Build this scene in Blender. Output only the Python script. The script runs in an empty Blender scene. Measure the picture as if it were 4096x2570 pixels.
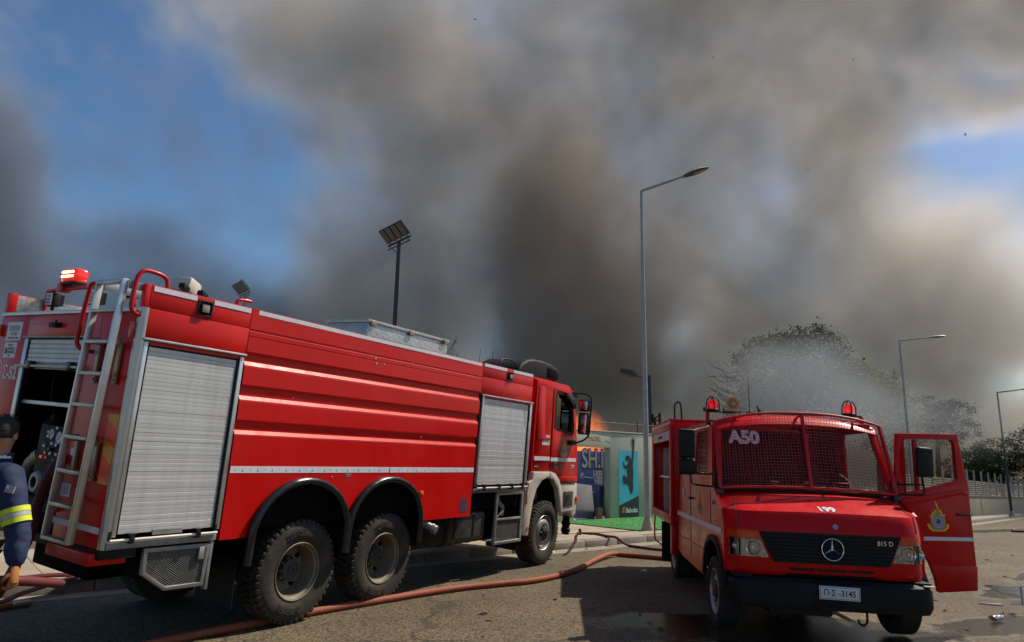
import bpy, bmesh, math, random
from math import sin, cos, pi, radians, sqrt
from mathutils import Matrix, Vector, noise as mnoise
random.seed(7)
sc = bpy.context.scene
COL = sc.collection
# ------------------------------------------------------------------ camera
CAM_H, PITCH, ROLL = 1.7227, .2015, .0201
cd = bpy.data.cameras.new('camera'); cam = bpy.data.objects.new('camera', cd); COL.objects.link(cam)
_f = Vector((0, cos(PITCH), sin(PITCH))); _u0 = Vector((0, -sin(PITCH), cos(PITCH))); _r0 = Vector((1, 0, 0))
_r = cos(ROLL)*_r0 + sin(ROLL)*_u0; _u = -sin(ROLL)*_r0 + cos(ROLL)*_u0
cam.matrix_world = Matrix(((_r.x, _u.x, -_f.x, 0), (_r.y, _u.y, -_f.y, 0), (_r.z, _u.z, -_f.z, CAM_H), (0, 0, 0, 1)))
cd.sensor_width = 36; cd.lens = 36*2765/4096; cd.clip_start = .05; cd.clip_end = 3000
sc.camera = cam
# ------------------------------------------------------------------ sky, sun, exposure
SUN_AZ, SUN_EL = radians(59), radians(50)
w = bpy.data.worlds.new('World'); sc.world = w; w.use_nodes = True
wt = w.node_tree; bg = wt.nodes['Background']
sky = wt.nodes.new('ShaderNodeTexSky'); sky.sky_type = 'NISHITA'; sky.sun_disc = False
sky.sun_elevation = SUN_EL; sky.sun_rotation = SUN_AZ; sky.air_density = 1.1; sky.dust_density = .9; sky.ozone_density = 3.0
hs = wt.nodes.new('ShaderNodeHueSaturation'); hs.inputs['Saturation'].default_value = 1.18; wt.links.new(sky.outputs[0], hs.inputs['Color']); wt.links.new(hs.outputs[0], bg.inputs[0]); bg.inputs[1].default_value = .10
sd = bpy.data.lights.new('sun', 'SUN'); sun = bpy.data.objects.new('sun', sd); COL.objects.link(sun)
sd.energy = 5.0; sd.angle = radians(.6); sd.color = (1, .9, .76)
sun.rotation_euler = Vector((sin(SUN_AZ)*cos(SUN_EL), cos(SUN_AZ)*cos(SUN_EL), sin(SUN_EL))).to_track_quat('Z', 'Y').to_euler()
vs = sc.view_settings; vs.view_transform = 'Standard'; vs.look = 'None'; vs.exposure = 0; vs.gamma = 1
cy = sc.cycles; cy.use_denoising = True; cy.max_bounces = 8; cy.diffuse_bounces = 3; cy.glossy_bounces = 4; cy.transmission_bounces = 6
cy.transparent_max_bounces = 16; cy.volume_bounces = 1; cy.volume_step_rate = 4; cy.use_adaptive_sampling = True; cy.adaptive_threshold = .025; cy.volume_max_steps = 128; cy.sample_clamp_indirect = 6
cy.caustics_reflective = False; cy.caustics_refractive = False
# ------------------------------------------------------------------ geometry helpers
class MB:
    """collects simple shapes, then links them as one mesh object"""
    def __init__(s): s.v = []; s.f = []
    def add(s, vs, fs):
        b = len(s.v); s.v += [tuple(p) for p in vs]; s.f += [tuple(b+i for i in f) for f in fs]; return s
    def box(s, x0, x1, y0, y1, z0, z1):
        return s.add([(x, y, z) for x in (x0, x1) for y in (y0, y1) for z in (z0, z1)],
                     [(0, 1, 3, 2), (4, 6, 7, 5), (0, 4, 5, 1), (2, 3, 7, 6), (0, 2, 6, 4), (1, 5, 7, 3)])
    def hexa(s, a, b):   # two quads -> solid
        return s.add(list(a)+list(b), [(3, 2, 1, 0), (4, 5, 6, 7), (0, 1, 5, 4), (1, 2, 6, 5), (2, 3, 7, 6), (3, 0, 4, 7)])
    def obox(s, c, sx, sy, sz, rot=None):
        m = rot if rot is not None else Matrix.Identity(3); c = Vector(c)
        return s.add([c+m@Vector((x*sx/2, y*sy/2, z*sz/2)) for x in (-1, 1) for y in (-1, 1) for z in (-1, 1)],
                     [(0, 1, 3, 2), (4, 6, 7, 5), (0, 4, 5, 1), (2, 3, 7, 6), (0, 2, 6, 4), (1, 5, 7, 3)])
    def bar(s, p0, p1, w, h, up=(0, 0, 1)):
        p0, p1, up = Vector(p0), Vector(p1), Vector(up); d = (p1-p0).normalized()
        r = d.cross(up)
        if r.length < 1e-4: r = d.cross(Vector((1, 0, 0)))
        r.normalize(); u = r.cross(d)
        q = lambda p: [p-r*w/2-u*h/2, p+r*w/2-u*h/2, p+r*w/2+u*h/2, p-r*w/2+u*h/2]
        return s.hexa(q(p0), q(p1))
    def prism(s, pts, ax, a0, a1):
        def m(p, a):
            if ax == 'x': return (a, p[0], p[1])
            if ax == 'y': return (p[0], a, p[1])
            return (p[0], p[1], a)
        n = len(pts)
        return s.add([m(p, a0) for p in pts]+[m(p, a1) for p in pts],
                     [tuple(range(n)), tuple(range(2*n-1, n-1, -1))]+[(i, i+n, (i+1) % n+n, (i+1) % n) for i in range(n)])
    def tube(s, path, r, n=8, closed=False, flat=1.0):
        path = [Vector(p) for p in path]; N = len(path); rings = []; prev = None
        for i, p in enumerate(path):
            if closed: d = path[(i+1) % N]-path[i-1]
            else: d = path[min(i+1, N-1)]-path[max(i-1, 0)]
            d.normalize()
            if prev is None:
                a = Vector((0, 0, 1)) if abs(d.z) < .9 else Vector((1, 0, 0))
                prev = (a-d*a.dot(d)).normalized()
            else:
                prev = (prev-d*prev.dot(d)).normalized()
            b = d.cross(prev); rr = r[i] if isinstance(r, (list, tuple)) else r
            rings.append([p+(prev*cos(t)*flat+b*sin(t))*rr for t in (2*pi*k/n for k in range(n))])
        vs = [q for g in rings for q in g]; fs = []
        M = N if closed else N-1
        for i in range(M):
            j = (i+1) % N
            fs += [(i*n+k, i*n+(k+1) % n, j*n+(k+1) % n, j*n+k) for k in range(n)]
        if not closed: fs += [tuple(range(n-1, -1, -1)), tuple((N-1)*n+k for k in range(n))]
        return s.add(vs, fs)
    def cyl(s, p0, p1, r0, r1=None, n=16):
        return s.tube([p0, p1], [r0, r0 if r1 is None else r1], n)
    def lathe(s, prof, n, o=(0, 0, 0), ax='y', closed=False, a0=0, a1=2*pi):
        o = Vector(o); full = abs(a1-a0-2*pi) < 1e-6; K = n if full else n+1; m = len(prof); vs = []
        for k in range(K):
            t = a0+(a1-a0)*k/n
            for r, h in prof:
                c, s_ = r*cos(t), r*sin(t)
                vs.append(o+Vector({'y': (c, h, s_), 'x': (h, c, s_), 'z': (c, s_, h)}[ax]))
        fs = []
        for k in range(n):
            a, b = k*m, ((k+1) % K)*m
            for i in range(m if closed else m-1): fs.append((a+i, a+(i+1) % m, b+(i+1) % m, b+i))
        return s.add(vs, fs)
    def ball(s, c, r, nu=12, nv=8):
        rx, ry, rz = r if isinstance(r, (tuple, list)) else (r, r, r); c = Vector(c); vs = [c+Vector((0, 0, rz))]
        for j in range(1, nv):
            for i in range(nu):
                a, b = 2*pi*i/nu, pi*j/nv; vs.append(c+Vector((rx*cos(a)*sin(b), ry*sin(a)*sin(b), rz*cos(b))))
        vs.append(c-Vector((0, 0, rz))); L = len(vs)-1; fs = [(0, 1+i, 1+(i+1) % nu) for i in range(nu)]
        for j in range(nv-2):
            for i in range(nu): fs.append((1+j*nu+i, 1+(j+1)*nu+i, 1+(j+1)*nu+(i+1) % nu, 1+j*nu+(i+1) % nu))
        fs += [(L, 1+(nv-2)*nu+(i+1) % nu, 1+(nv-2)*nu+i) for i in range(nu)]
        return s.add(vs, fs)
    def grid(s, fn, us, vs_):
        nu, nv = len(us), len(vs_)
        return s.add([fn(a, b) for a in us for b in vs_], [(i*nv+j, (i+1)*nv+j, (i+1)*nv+j+1, i*nv+j+1) for i in range(nu-1) for j in range(nv-1)])
    def xf(s, M):
        s.v = [tuple(M@Vector(p)) for p in s.v]; return s
    def mesh(s, name, mat=None, bev=0, seg=2, smooth=None, thick=0):
        me = bpy.data.meshes.new(name); bm = bmesh.new()
        vv = [bm.verts.new(p) for p in s.v]
        for f in s.f:
            try: bm.faces.new([vv[i] for i in f])
            except ValueError: pass
        bmesh.ops.recalc_face_normals(bm, faces=bm.faces)
        if thick:
            bmesh.ops.solidify(bm, geom=bm.faces[:], thickness=thick)
            bmesh.ops.recalc_face_normals(bm, faces=bm.faces)
        if bev:
            for f in bm.faces: f.smooth = any(len(e.link_faces) == 2 and .02 < e.calc_face_angle(0) <= .5 for e in f.edges)
            ed = [e for e in bm.edges if len(e.link_faces) == 2 and e.calc_face_angle(0) > .5]
            rb = bmesh.ops.bevel(bm, geom=ed, offset=bev, segments=seg, affect='EDGES', profile=.5, clamp_overlap=True)
            for f in rb['faces']: f.smooth = True
        bm.to_mesh(me); bm.free()
        if smooth is None: smooth = bev > 0
        if smooth:
            if not bev: me.shade_smooth()
            me.set_sharp_from_angle(angle=radians(40 if smooth is True else smooth))
        if mat: me.materials.append(M[mat] if isinstance(mat, str) else mat)
        return me
    def build(s, name, mat, parent=None, **k):
        return link(name, s.mesh(name, mat, **k), parent)
def link(name, me, parent=None, loc=None, rot=None, scale=None):
    o = bpy.data.objects.new(name, me); COL.objects.link(o)
    if parent is not None: o.parent = parent
    if loc is not None: o.location = loc
    if rot is not None: o.rotation_euler = rot
    if scale is not None: o.scale = scale if isinstance(scale, (tuple, list)) else (scale,)*3
    return o
def tag(o, label, cat, group=None):
    o['label'] = label; o['category'] = cat
    if group: o['group'] = group
    return o
def thing(name, label, cat, loc=(0, 0, 0), rot=(0, 0, 0), group=None, parent=None):
    o = link(name, None, parent, loc, rot); o.empty_display_size = .2
    return tag(o, label, cat, group)
def struct(o, kind='structure'):
    o['kind'] = kind; return o
def arc(cx, cy, r, a0, a1, n, ry=None):
    return [(cx+r*cos(a0+(a1-a0)*i/n), cy+(ry or r)*sin(a0+(a1-a0)*i/n)) for i in range(n+1)]
def smooth_path(pts, k=6):
    pts = [Vector(p) for p in pts]; out = []
    for i in range(len(pts)-1):
        p0 = pts[max(i-1, 0)]; p1 = pts[i]; p2 = pts[i+1]; p3 = pts[min(i+2, len(pts)-1)]
        for j in range(k):
            t = j/k; out.append(.5*((2*p1)+(p2-p0)*t+(2*p0-5*p1+4*p2-p3)*t*t+(3*p1-p0-3*p2+p3)*t**3))
    return out+[pts[-1]]
def basis(o, right, up):     # plane frame for lettering and decals
    r = Vector(right).normalized(); u = Vector(up); u = (u-r*u.dot(r)).normalized(); n = r.cross(u); o = Vector(o)
    return Matrix(((r.x, u.x, n.x, o.x), (r.y, u.y, n.y, o.y), (r.z, u.z, n.z, o.z), (0, 0, 0, 1)))
def text(name, body, size, mat, parent, B, bold=0, ext=.001, sx=1, align='CENTER', warp=None, spacing=1):
    cu = bpy.data.curves.new('txt', 'FONT'); cu.body = body; cu.size = size; cu.align_x = align; cu.align_y = 'CENTER'
    cu.offset = bold; cu.extrude = ext; cu.resolution_u = 3; cu.space_character = spacing
    o = bpy.data.objects.new('txt', cu); COL.objects.link(o); dg = bpy.context.evaluated_depsgraph_get()
    me = bpy.data.meshes.new_from_object(o.evaluated_get(dg)); bpy.data.objects.remove(o)
    for v in me.vertices:
        p = Vector((v.co.x*sx, v.co.y, v.co.z+ext))
        if warp: p = warp(p)
        v.co = B@p
    me.materials.clear(); me.materials.append(M[mat]); me.name = name
    return link(name, me, parent)
def decal(name, pts, mat, parent, B, h=.0015):
    m = MB(); m.prism(pts, 'z', 0, h); m.xf(B); return m.build(name, mat, parent)
# ------------------------------------------------------------------ materials
M = {}
def nd(t, kind, **k):
    n = t.nodes.new(kind)
    for a, v in k.items():
        if a in n.inputs: n.inputs[a].default_value = v
        else: setattr(n, a, v)
    return n
def mat(name, col, rough=.5, metal=0, var=.12, vscale=6, bump=0, bscale=60, coat=0, spec=.5, dirt=0, dcol=(.16, .13, .10), dscale=3, alpha=None, trans=0, emit=0, ecol=None, rvar=.1, coatr=.08):
    m = bpy.data.materials.new(name); m.use_nodes = True; t = m.node_tree; b = t.nodes['Principled BSDF']; M[name] = m
    tc = nd(t, 'ShaderNodeTexCoord'); oc = tc.outputs['Object']
    n1 = nd(t, 'ShaderNodeTexNoise', Scale=vscale, Detail=5.0, Roughness=.6); t.links.new(oc, n1.inputs['Vector'])
    rp = nd(t, 'ShaderNodeMapRange'); t.links.new(n1.outputs[0], rp.inputs[0])
    rp.inputs[1].default_value = .25; rp.inputs[2].default_value = .75; rp.inputs[3].default_value = 1-var; rp.inputs[4].default_value = 1+var
    mx = nd(t, 'ShaderNodeMix', data_type='RGBA', blend_type='MULTIPLY'); mx.inputs[0].default_value = 1
    mx.inputs[6].default_value = (*col, 1); t.links.new(rp.outputs[0], mx.inputs[7]); out = mx.outputs[2]
    rr = nd(t, 'ShaderNodeMapRange'); t.links.new(n1.outputs[0], rr.inputs[0]); rr.inputs[1].default_value = .3; rr.inputs[2].default_value = .7
    rr.inputs[3].default_value = max(.02, rough-rvar); rr.inputs[4].default_value = min(1, rough+rvar); ro = rr.outputs[0]
    if dirt:
        n2 = nd(t, 'ShaderNodeTexNoise', Scale=dscale, Detail=8.0, Roughness=.7); t.links.new(oc, n2.inputs['Vector'])
        r2 = nd(t, 'ShaderNodeMapRange'); t.links.new(n2.outputs[0], r2.inputs[0]); r2.inputs[1].default_value = .45; r2.inputs[2].default_value = .75; r2.inputs[4].default_value = dirt
        m2 = nd(t, 'ShaderNodeMix', data_type='RGBA'); t.links.new(r2.outputs[0], m2.inputs[0]); t.links.new(out, m2.inputs[6]); m2.inputs[7].default_value = (*dcol, 1); out = m2.outputs[2]
        m3 = nd(t, 'ShaderNodeMix'); t.links.new(r2.outputs[0], m3.inputs[0]); t.links.new(ro, m3.inputs[2]); m3.inputs[3].default_value = .85; ro = m3.outputs[0]
    t.links.new(out, b.inputs['Base Color']); t.links.new(ro, b.inputs['Roughness'])
    b.inputs['Metallic'].default_value = metal; b.inputs['Coat Weight'].default_value = coat; b.inputs['Coat Roughness'].default_value = coatr
    b.inputs['Specular IOR Level'].default_value = spec; b.inputs['Transmission Weight'].default_value = trans
    if alpha is not None: b.inputs['Alpha'].default_value = alpha
    if emit: b.inputs['Emission Strength'].default_value = emit; b.inputs['Emission Color'].default_value = (*(ecol or col), 1)
    if bump:
        n3 = nd(t, 'ShaderNodeTexNoise', Scale=bscale, Detail=3.0); t.links.new(oc, n3.inputs['Vector'])
        bp = nd(t, 'ShaderNodeBump', Strength=bump, Distance=.01); t.links.new(n3.outputs[0], bp.inputs['Height']); t.links.new(bp.outputs[0], b.inputs['Normal'])
    return m
mat('red', (.62, .003, .002), .36, var=.07, vscale=1.2, coat=.15, spec=.28, dirt=.12, dcol=(.22, .05, .03), dscale=2.2, bump=.03, bscale=9, coatr=.24)
mat('red_van', (.60, .003, .004), .30, var=.05, vscale=1.5, coat=.09, spec=.16, dirt=.08, dcol=(.25, .06, .04), coatr=.06)
mat('red_frame', (.52, .005, .006), .38, var=.08, coat=.15, spec=.3)
mat('red_glint', (.66, .02, .003), .42, coat=.13, coatr=.36, spec=.3, var=.05); mat('alu', (.60, .60, .59), .36, metal=.85, var=.08, vscale=4, dirt=.25, dcol=(.3, .28, .25))  # first: truck red made lighter and more orange, a painted glint for the ribs
mat('slat', (.64, .64, .62), .44, metal=.3, var=.05, vscale=3, dirt=.15, dcol=(.32, .30, .27), dscale=4)
mat('white_strip', (.74, .74, .78), .35, var=.06, dirt=.3, dcol=(.42, .38, .36), dscale=7)
mat('black', (.010, .010, .010), .55, var=.2, spec=.25)
mat('black_gloss', (.012, .012, .013), .22, var=.15, dirt=.12, dcol=(.10, .085, .07))
mat('black_trim', (.009, .009, .010), .6, spec=.2, var=.2, dirt=.15, dcol=(.10, .09, .075))
mat('dark', (.004, .004, .004), .95, spec=.1)
mat('rubber', (.026, .021, .016), .85, var=.25, vscale=9, dirt=.9, dcol=(.105, .078, .048), dscale=4, bump=.15, bscale=40)
mat('rubber_van', (.014, .014, .014), .8, var=.2, dirt=.3, dcol=(.06, .05, .04))
mat('letter_rubber', (.016, .014, .013), .7, dirt=.3, dcol=(.06, .048, .035))
mat('rim', (.20, .165, .115), .5, metal=.2, var=.2, dirt=.6, dcol=(.24, .19, .12), dscale=6)
mat('rim_silver', (.42, .41, .39), .4, metal=.7, var=.15, dirt=.5, dcol=(.12, .10, .08), dscale=9)
mat('hub', (.06, .06, .06), .45, metal=.5, dirt=.4, dcol=(.14, .11, .07), dscale=12)
mat('bolt', (.40, .38, .36), .4, metal=.8)
mat('galv', (.30, .30, .29), .5, metal=.6, var=.2, vscale=8, dirt=.45, dcol=(.12, .10, .075), dscale=6)
mat('cream', (.62, .56, .46), .45, var=.06, dirt=.25, dcol=(.26, .21, .15), dscale=5)
mat('chrome', (.75, .75, .75), .12, metal=1, var=.03)
mat('amber', (.75, .20, .01), .25, coat=.5)
mat('amber_lens', (.68, .055, .006), .2, coat=.6)
mat('lens_red', (.75, .008, .006), .12, coat=1, emit=.55, ecol=(1, .02, .01))
mat('led', (1, .75, .25), .3, emit=9, ecol=(1, .62, .18))
mat('led_hot', (1, .5, .2), .3, emit=14, ecol=(1, .35, .10))
mat('refl_red', (.96, .06, .02), .35)
mat('refl_orange', (.85, .30, .01), .4, dirt=.12)
mat('paper', (.70, .70, .69), .6, var=.05)
mat('print_grey', (.12, .12, .13), .6)
mat('white_paint', (.72, .72, .70), .5, var=.06, dirt=.2)
mat('plate_white', (.66, .66, .66), .35, var=.03)
mat('tank_plastic', (.035, .033, .032), .5, var=.2, dirt=.5, dcol=(.13, .105, .075))
mat('yellow_flame', (.88, .52, .015), .4); mat('orange_flame', (.62, .13, .015), .4)
mat('badge_grey', (.33, .31, .33), .5); mat('badge_white', (.66, .62, .60), .5); mat('badge_dark', (.06, .05, .09), .5)
mat('gauge_white', (.62, .62, .60), .4)
mat('skin', (.42, .20, .12), .55, var=.08); mat('hair', (.018, .012, .009), .7, var=.3, vscale=60, bump=.4, bscale=200)
mat('navy', (.008, .019, .068), .85, var=.25, vscale=5, bump=.25, bscale=14); mat('hi_vis', (.62, .68, .015), .6, var=.08); mat('silver_tape', (.40, .40, .37), .5)
mat('glove', (.42, .15, .035), .75, var=.2, bump=.2, bscale=60)
mat('hose', (.27, .055, .020), .72, var=.3, vscale=9, dirt=.5, dcol=(.36, .165, .08), dscale=22, bump=.12, bscale=90)
mat('hose_dark', (.12, .014, .012), .7, var=.25, vscale=14, dirt=.3, dcol=(.18, .06, .04), dscale=12, bump=.12, bscale=90)
mat('brass', (.35, .30, .20), .4, metal=.7, dirt=.3)
mat('concrete', (.36, .33, .27), .85, var=.15, vscale=9, dirt=.35, dcol=(.17, .145, .10), bump=.3, bscale=70)
mat('kerb', (.25, .22, .175), .85, var=.18, vscale=11, dirt=.5, dcol=(.13, .11, .08), dscale=5, bump=.4, bscale=50)
mat('tile', (.38, .31, .215), .8, var=.10, vscale=3.3, dirt=.35, dcol=(.26, .21, .14), dscale=1.7, bump=.2, bscale=80)
mat('gutter', (.27, .235, .17), .85, var=.15, vscale=5, dirt=.4, dcol=(.18, .15, .11), bump=.3, bscale=80)
mat('wall_green', (.47, .455, .36), .85, var=.06, vscale=2, dirt=.25, dcol=(.28, .28, .22), dscale=1.5, bump=.15, bscale=40)
mat('wall_beige', (.34, .27, .19), .88, var=.10, vscale=2, dirt=.3, dcol=(.20, .16, .11), bump=.2, bscale=30)
mat('far_white', (.42, .38, .31), .7, dirt=.3)
mat('mural_blue', (.010, .045, .19), .6, var=.25, vscale=3, dirt=.2, dcol=(.03, .08, .22))
mat('graf_white', (.48, .50, .52), .7, var=.2, vscale=14, dirt=.4, dcol=(.12, .14, .20), dscale=14)
mat('graf_black', (.012, .014, .022), .7); mat('graf_orange', (.50, .22, .05), .7, dirt=.5, dcol=(.40, .35, .25), dscale=12)
mat('poster_cyan', (.05, .46, .60), .5, var=.06); mat('poster_black', (.010, .011, .016), .5); mat('poster_line', (.03, .33, .45), .5)
mat('board_grey', (.20, .19, .20), .85, var=.25, vscale=5, dirt=.5, dcol=(.32, .29, .26), dscale=8, bump=.3)
mat('wood', (.26, .14, .06), .8, var=.3, vscale=12)
mat('wire', (.10, .08, .06), .6, metal=.4)
mat('steel_pole', (.34, .36, .36), .5, metal=.45, var=.22, vscale=9, dirt=.4, dcol=(.18, .18, .17), dscale=14)
mat('pole_dark', (.05, .05, .055), .55, metal=.3)
mat('lamp_grey', (.36, .36, .36), .5); mat('lamp_under', (.04, .035, .033), .5); mat('lamp_glass', (.34, .17, .045), .25, coat=.6)
mat('flood_glass', (.30, .27, .22), .25, coat=.4)
mat('bark', (.07, .055, .045), .9, var=.3, bump=.4)
mat('seat_cloth', (.03, .03, .035), .9); mat('rear_trim', (.13, .11, .095), .8, var=.2); mat('mesh_wire', (.36, .012, .010), .5, spec=.3); mat('dash', (.028, .028, .03), .6); mat('cup_red', (.5, .03, .02), .4); mat('cup_cream', (.62, .55, .42), .5)
mat('horn', (.52, .38, .16), .4, var=.1); mat('horn_in', (.45, .36, .26), .35)
mat('head_lens', (.42, .41, .39), .18, coat=1, var=.35, vscale=16, bump=.9, bscale=30, metal=.7)
mat('ash', (.02, .018, .017), .9); mat('leaf_dry', (.30, .19, .07), .8, var=.3); mat('leaf_dark', (.03, .022, .016), .8)
def streaks(name, amount, col, obj_var=0):   # run-off streaks and per-piece variation added over a plain material
    m = M[name]; t = m.node_tree; b = t.nodes['Principled BSDF']; base = b.inputs['Base Color'].links[0].from_socket
    g = nd(t, 'ShaderNodeNewGeometry'); mp = nd(t, 'ShaderNodeMapping'); mp.inputs['Scale'].default_value = (9, 9, .7); t.links.new(g.outputs['Position'], mp.inputs[0])
    n = nd(t, 'ShaderNodeTexNoise', Scale=1.0, Detail=6.0, Roughness=.65); t.links.new(mp.outputs[0], n.inputs['Vector']); r = nd(t, 'ShaderNodeMapRange'); t.links.new(n.outputs[0], r.inputs[0])
    r.inputs[1].default_value = .46; r.inputs[2].default_value = .72; r.inputs[4].default_value = amount
    mx = nd(t, 'ShaderNodeMix', data_type='RGBA'); t.links.new(r.outputs[0], mx.inputs[0]); t.links.new(base, mx.inputs[6]); mx.inputs[7].default_value = (*col, 1); out = mx.outputs[2]
    if obj_var:
        oi = nd(t, 'ShaderNodeObjectInfo'); r2 = nd(t, 'ShaderNodeMapRange'); t.links.new(oi.outputs['Random'], r2.inputs[0]); r2.inputs[3].default_value = 1-obj_var; r2.inputs[4].default_value = 1+obj_var*.4
        m2 = nd(t, 'ShaderNodeMix', data_type='RGBA', blend_type='MULTIPLY'); m2.inputs[0].default_value = 1; t.links.new(out, m2.inputs[6]); t.links.new(r2.outputs[0], m2.inputs[7]); out = m2.outputs[2]
    t.links.new(out, b.inputs['Base Color'])
streaks('slat', .32, (.34, .31, .27), .10); streaks('red', .16, (.26, .035, .02)); streaks('red_van', .10, (.28, .06, .04)); streaks('alu', .2, (.33, .30, .26)); streaks('tile', .2, (.22, .18, .12), .16)
def glass(name, tint=(.8, .85, .83), rough=.02, amount=.18, ior=1.5):
    """thin pane: mostly clear, part mirror"""
    m = bpy.data.materials.new(name); m.use_nodes = True; t = m.node_tree; t.nodes.clear(); M[name] = m
    o = nd(t, 'ShaderNodeOutputMaterial'); tr = nd(t, 'ShaderNodeBsdfTransparent'); gl = nd(t, 'ShaderNodeBsdfGlossy', Roughness=rough)
    tr.inputs[0].default_value = (*tint, 1); lw = nd(t, 'ShaderNodeFresnel', IOR=ior)
    ad = nd(t, 'ShaderNodeMath', operation='ADD'); ad.inputs[1].default_value = amount-.04
    t.links.new(lw.outputs[0], ad.inputs[0]); mx = nd(t, 'ShaderNodeMixShader'); t.links.new(ad.outputs[0], mx.inputs[0])
    t.links.new(tr.outputs[0], mx.inputs[1]); t.links.new(gl.outputs[0], mx.inputs[2]); t.links.new(mx.outputs[0], o.inputs[0])
glass('window_glass', (.80, .83, .81), .02, .045); glass('screen_glass', (.86, .87, .85), .02, .045, 1.22); glass('lens_glass', (.95, .95, .93), .03, .12); glass('dark_glass', (.25, .28, .28), .03, .10); glass('red_glass', (.95, .03, .02), .08, .06)
def diamond(name, col):      # tread plate: raised lozenges as fine relief
    m = mat(name, col, .38, metal=.8, var=.06, dirt=.2, dcol=(.3, .28, .25)); t = m.node_tree; b = t.nodes['Principled BSDF']
    tc = nd(t, 'ShaderNodeTexCoord'); mp = nd(t, 'ShaderNodeMapping'); mp.inputs['Rotation'].default_value = (.785, .785, .785)
    t.links.new(tc.outputs['Object'], mp.inputs[0]); ck = nd(t, 'ShaderNodeTexChecker', Scale=24.0); t.links.new(mp.outputs[0], ck.inputs['Vector'])
    base = b.inputs['Base Color'].links[0].from_socket; mq = nd(t, 'ShaderNodeMix', data_type='RGBA', blend_type='MULTIPLY'); mq.inputs[0].default_value = 1; t.links.new(base, mq.inputs[6])
    rq = nd(t, 'ShaderNodeMapRange'); t.links.new(ck.outputs['Fac'], rq.inputs[0]); rq.inputs[3].default_value = .84; rq.inputs[4].default_value = 1.06; t.links.new(rq.outputs[0], mq.inputs[7]); t.links.new(mq.outputs[2], b.inputs['Base Color'])
    bp = nd(t, 'ShaderNodeBump', Strength=1.0, Distance=.006); t.links.new(ck.outputs['Fac'], bp.inputs['Height']); t.links.new(bp.outputs[0], b.inputs['Normal'])
diamond('tread_plate', (.50, .48, .44))
def expanded(name):          # expanded-metal infill seen as fine relief on a dark sheet
    m = mat(name, (.05, .047, .042), .5, metal=.5, dirt=.3); t = m.node_tree; b = t.nodes['Principled BSDF']
    tc = nd(t, 'ShaderNodeTexCoord'); vo = nd(t, 'ShaderNodeTexVoronoi', Scale=42.0); vo.feature = 'DISTANCE_TO_EDGE'; vo.inputs['Randomness'].default_value = .25
    t.links.new(tc.outputs['Object'], vo.inputs['Vector']); r = nd(t, 'ShaderNodeMapRange'); t.links.new(vo.outputs['Distance'], r.inputs[0])
    r.inputs[1].default_value = .06; r.inputs[2].default_value = .1; mx = nd(t, 'ShaderNodeMix', data_type='RGBA'); t.links.new(r.outputs[0], mx.inputs[0])
    mx.inputs[6].default_value = (.13, .125, .11, 1); mx.inputs[7].default_value = (.006, .006, .006, 1); t.links.new(mx.outputs[2], b.inputs['Base Color'])
expanded('expanded_metal')
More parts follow.
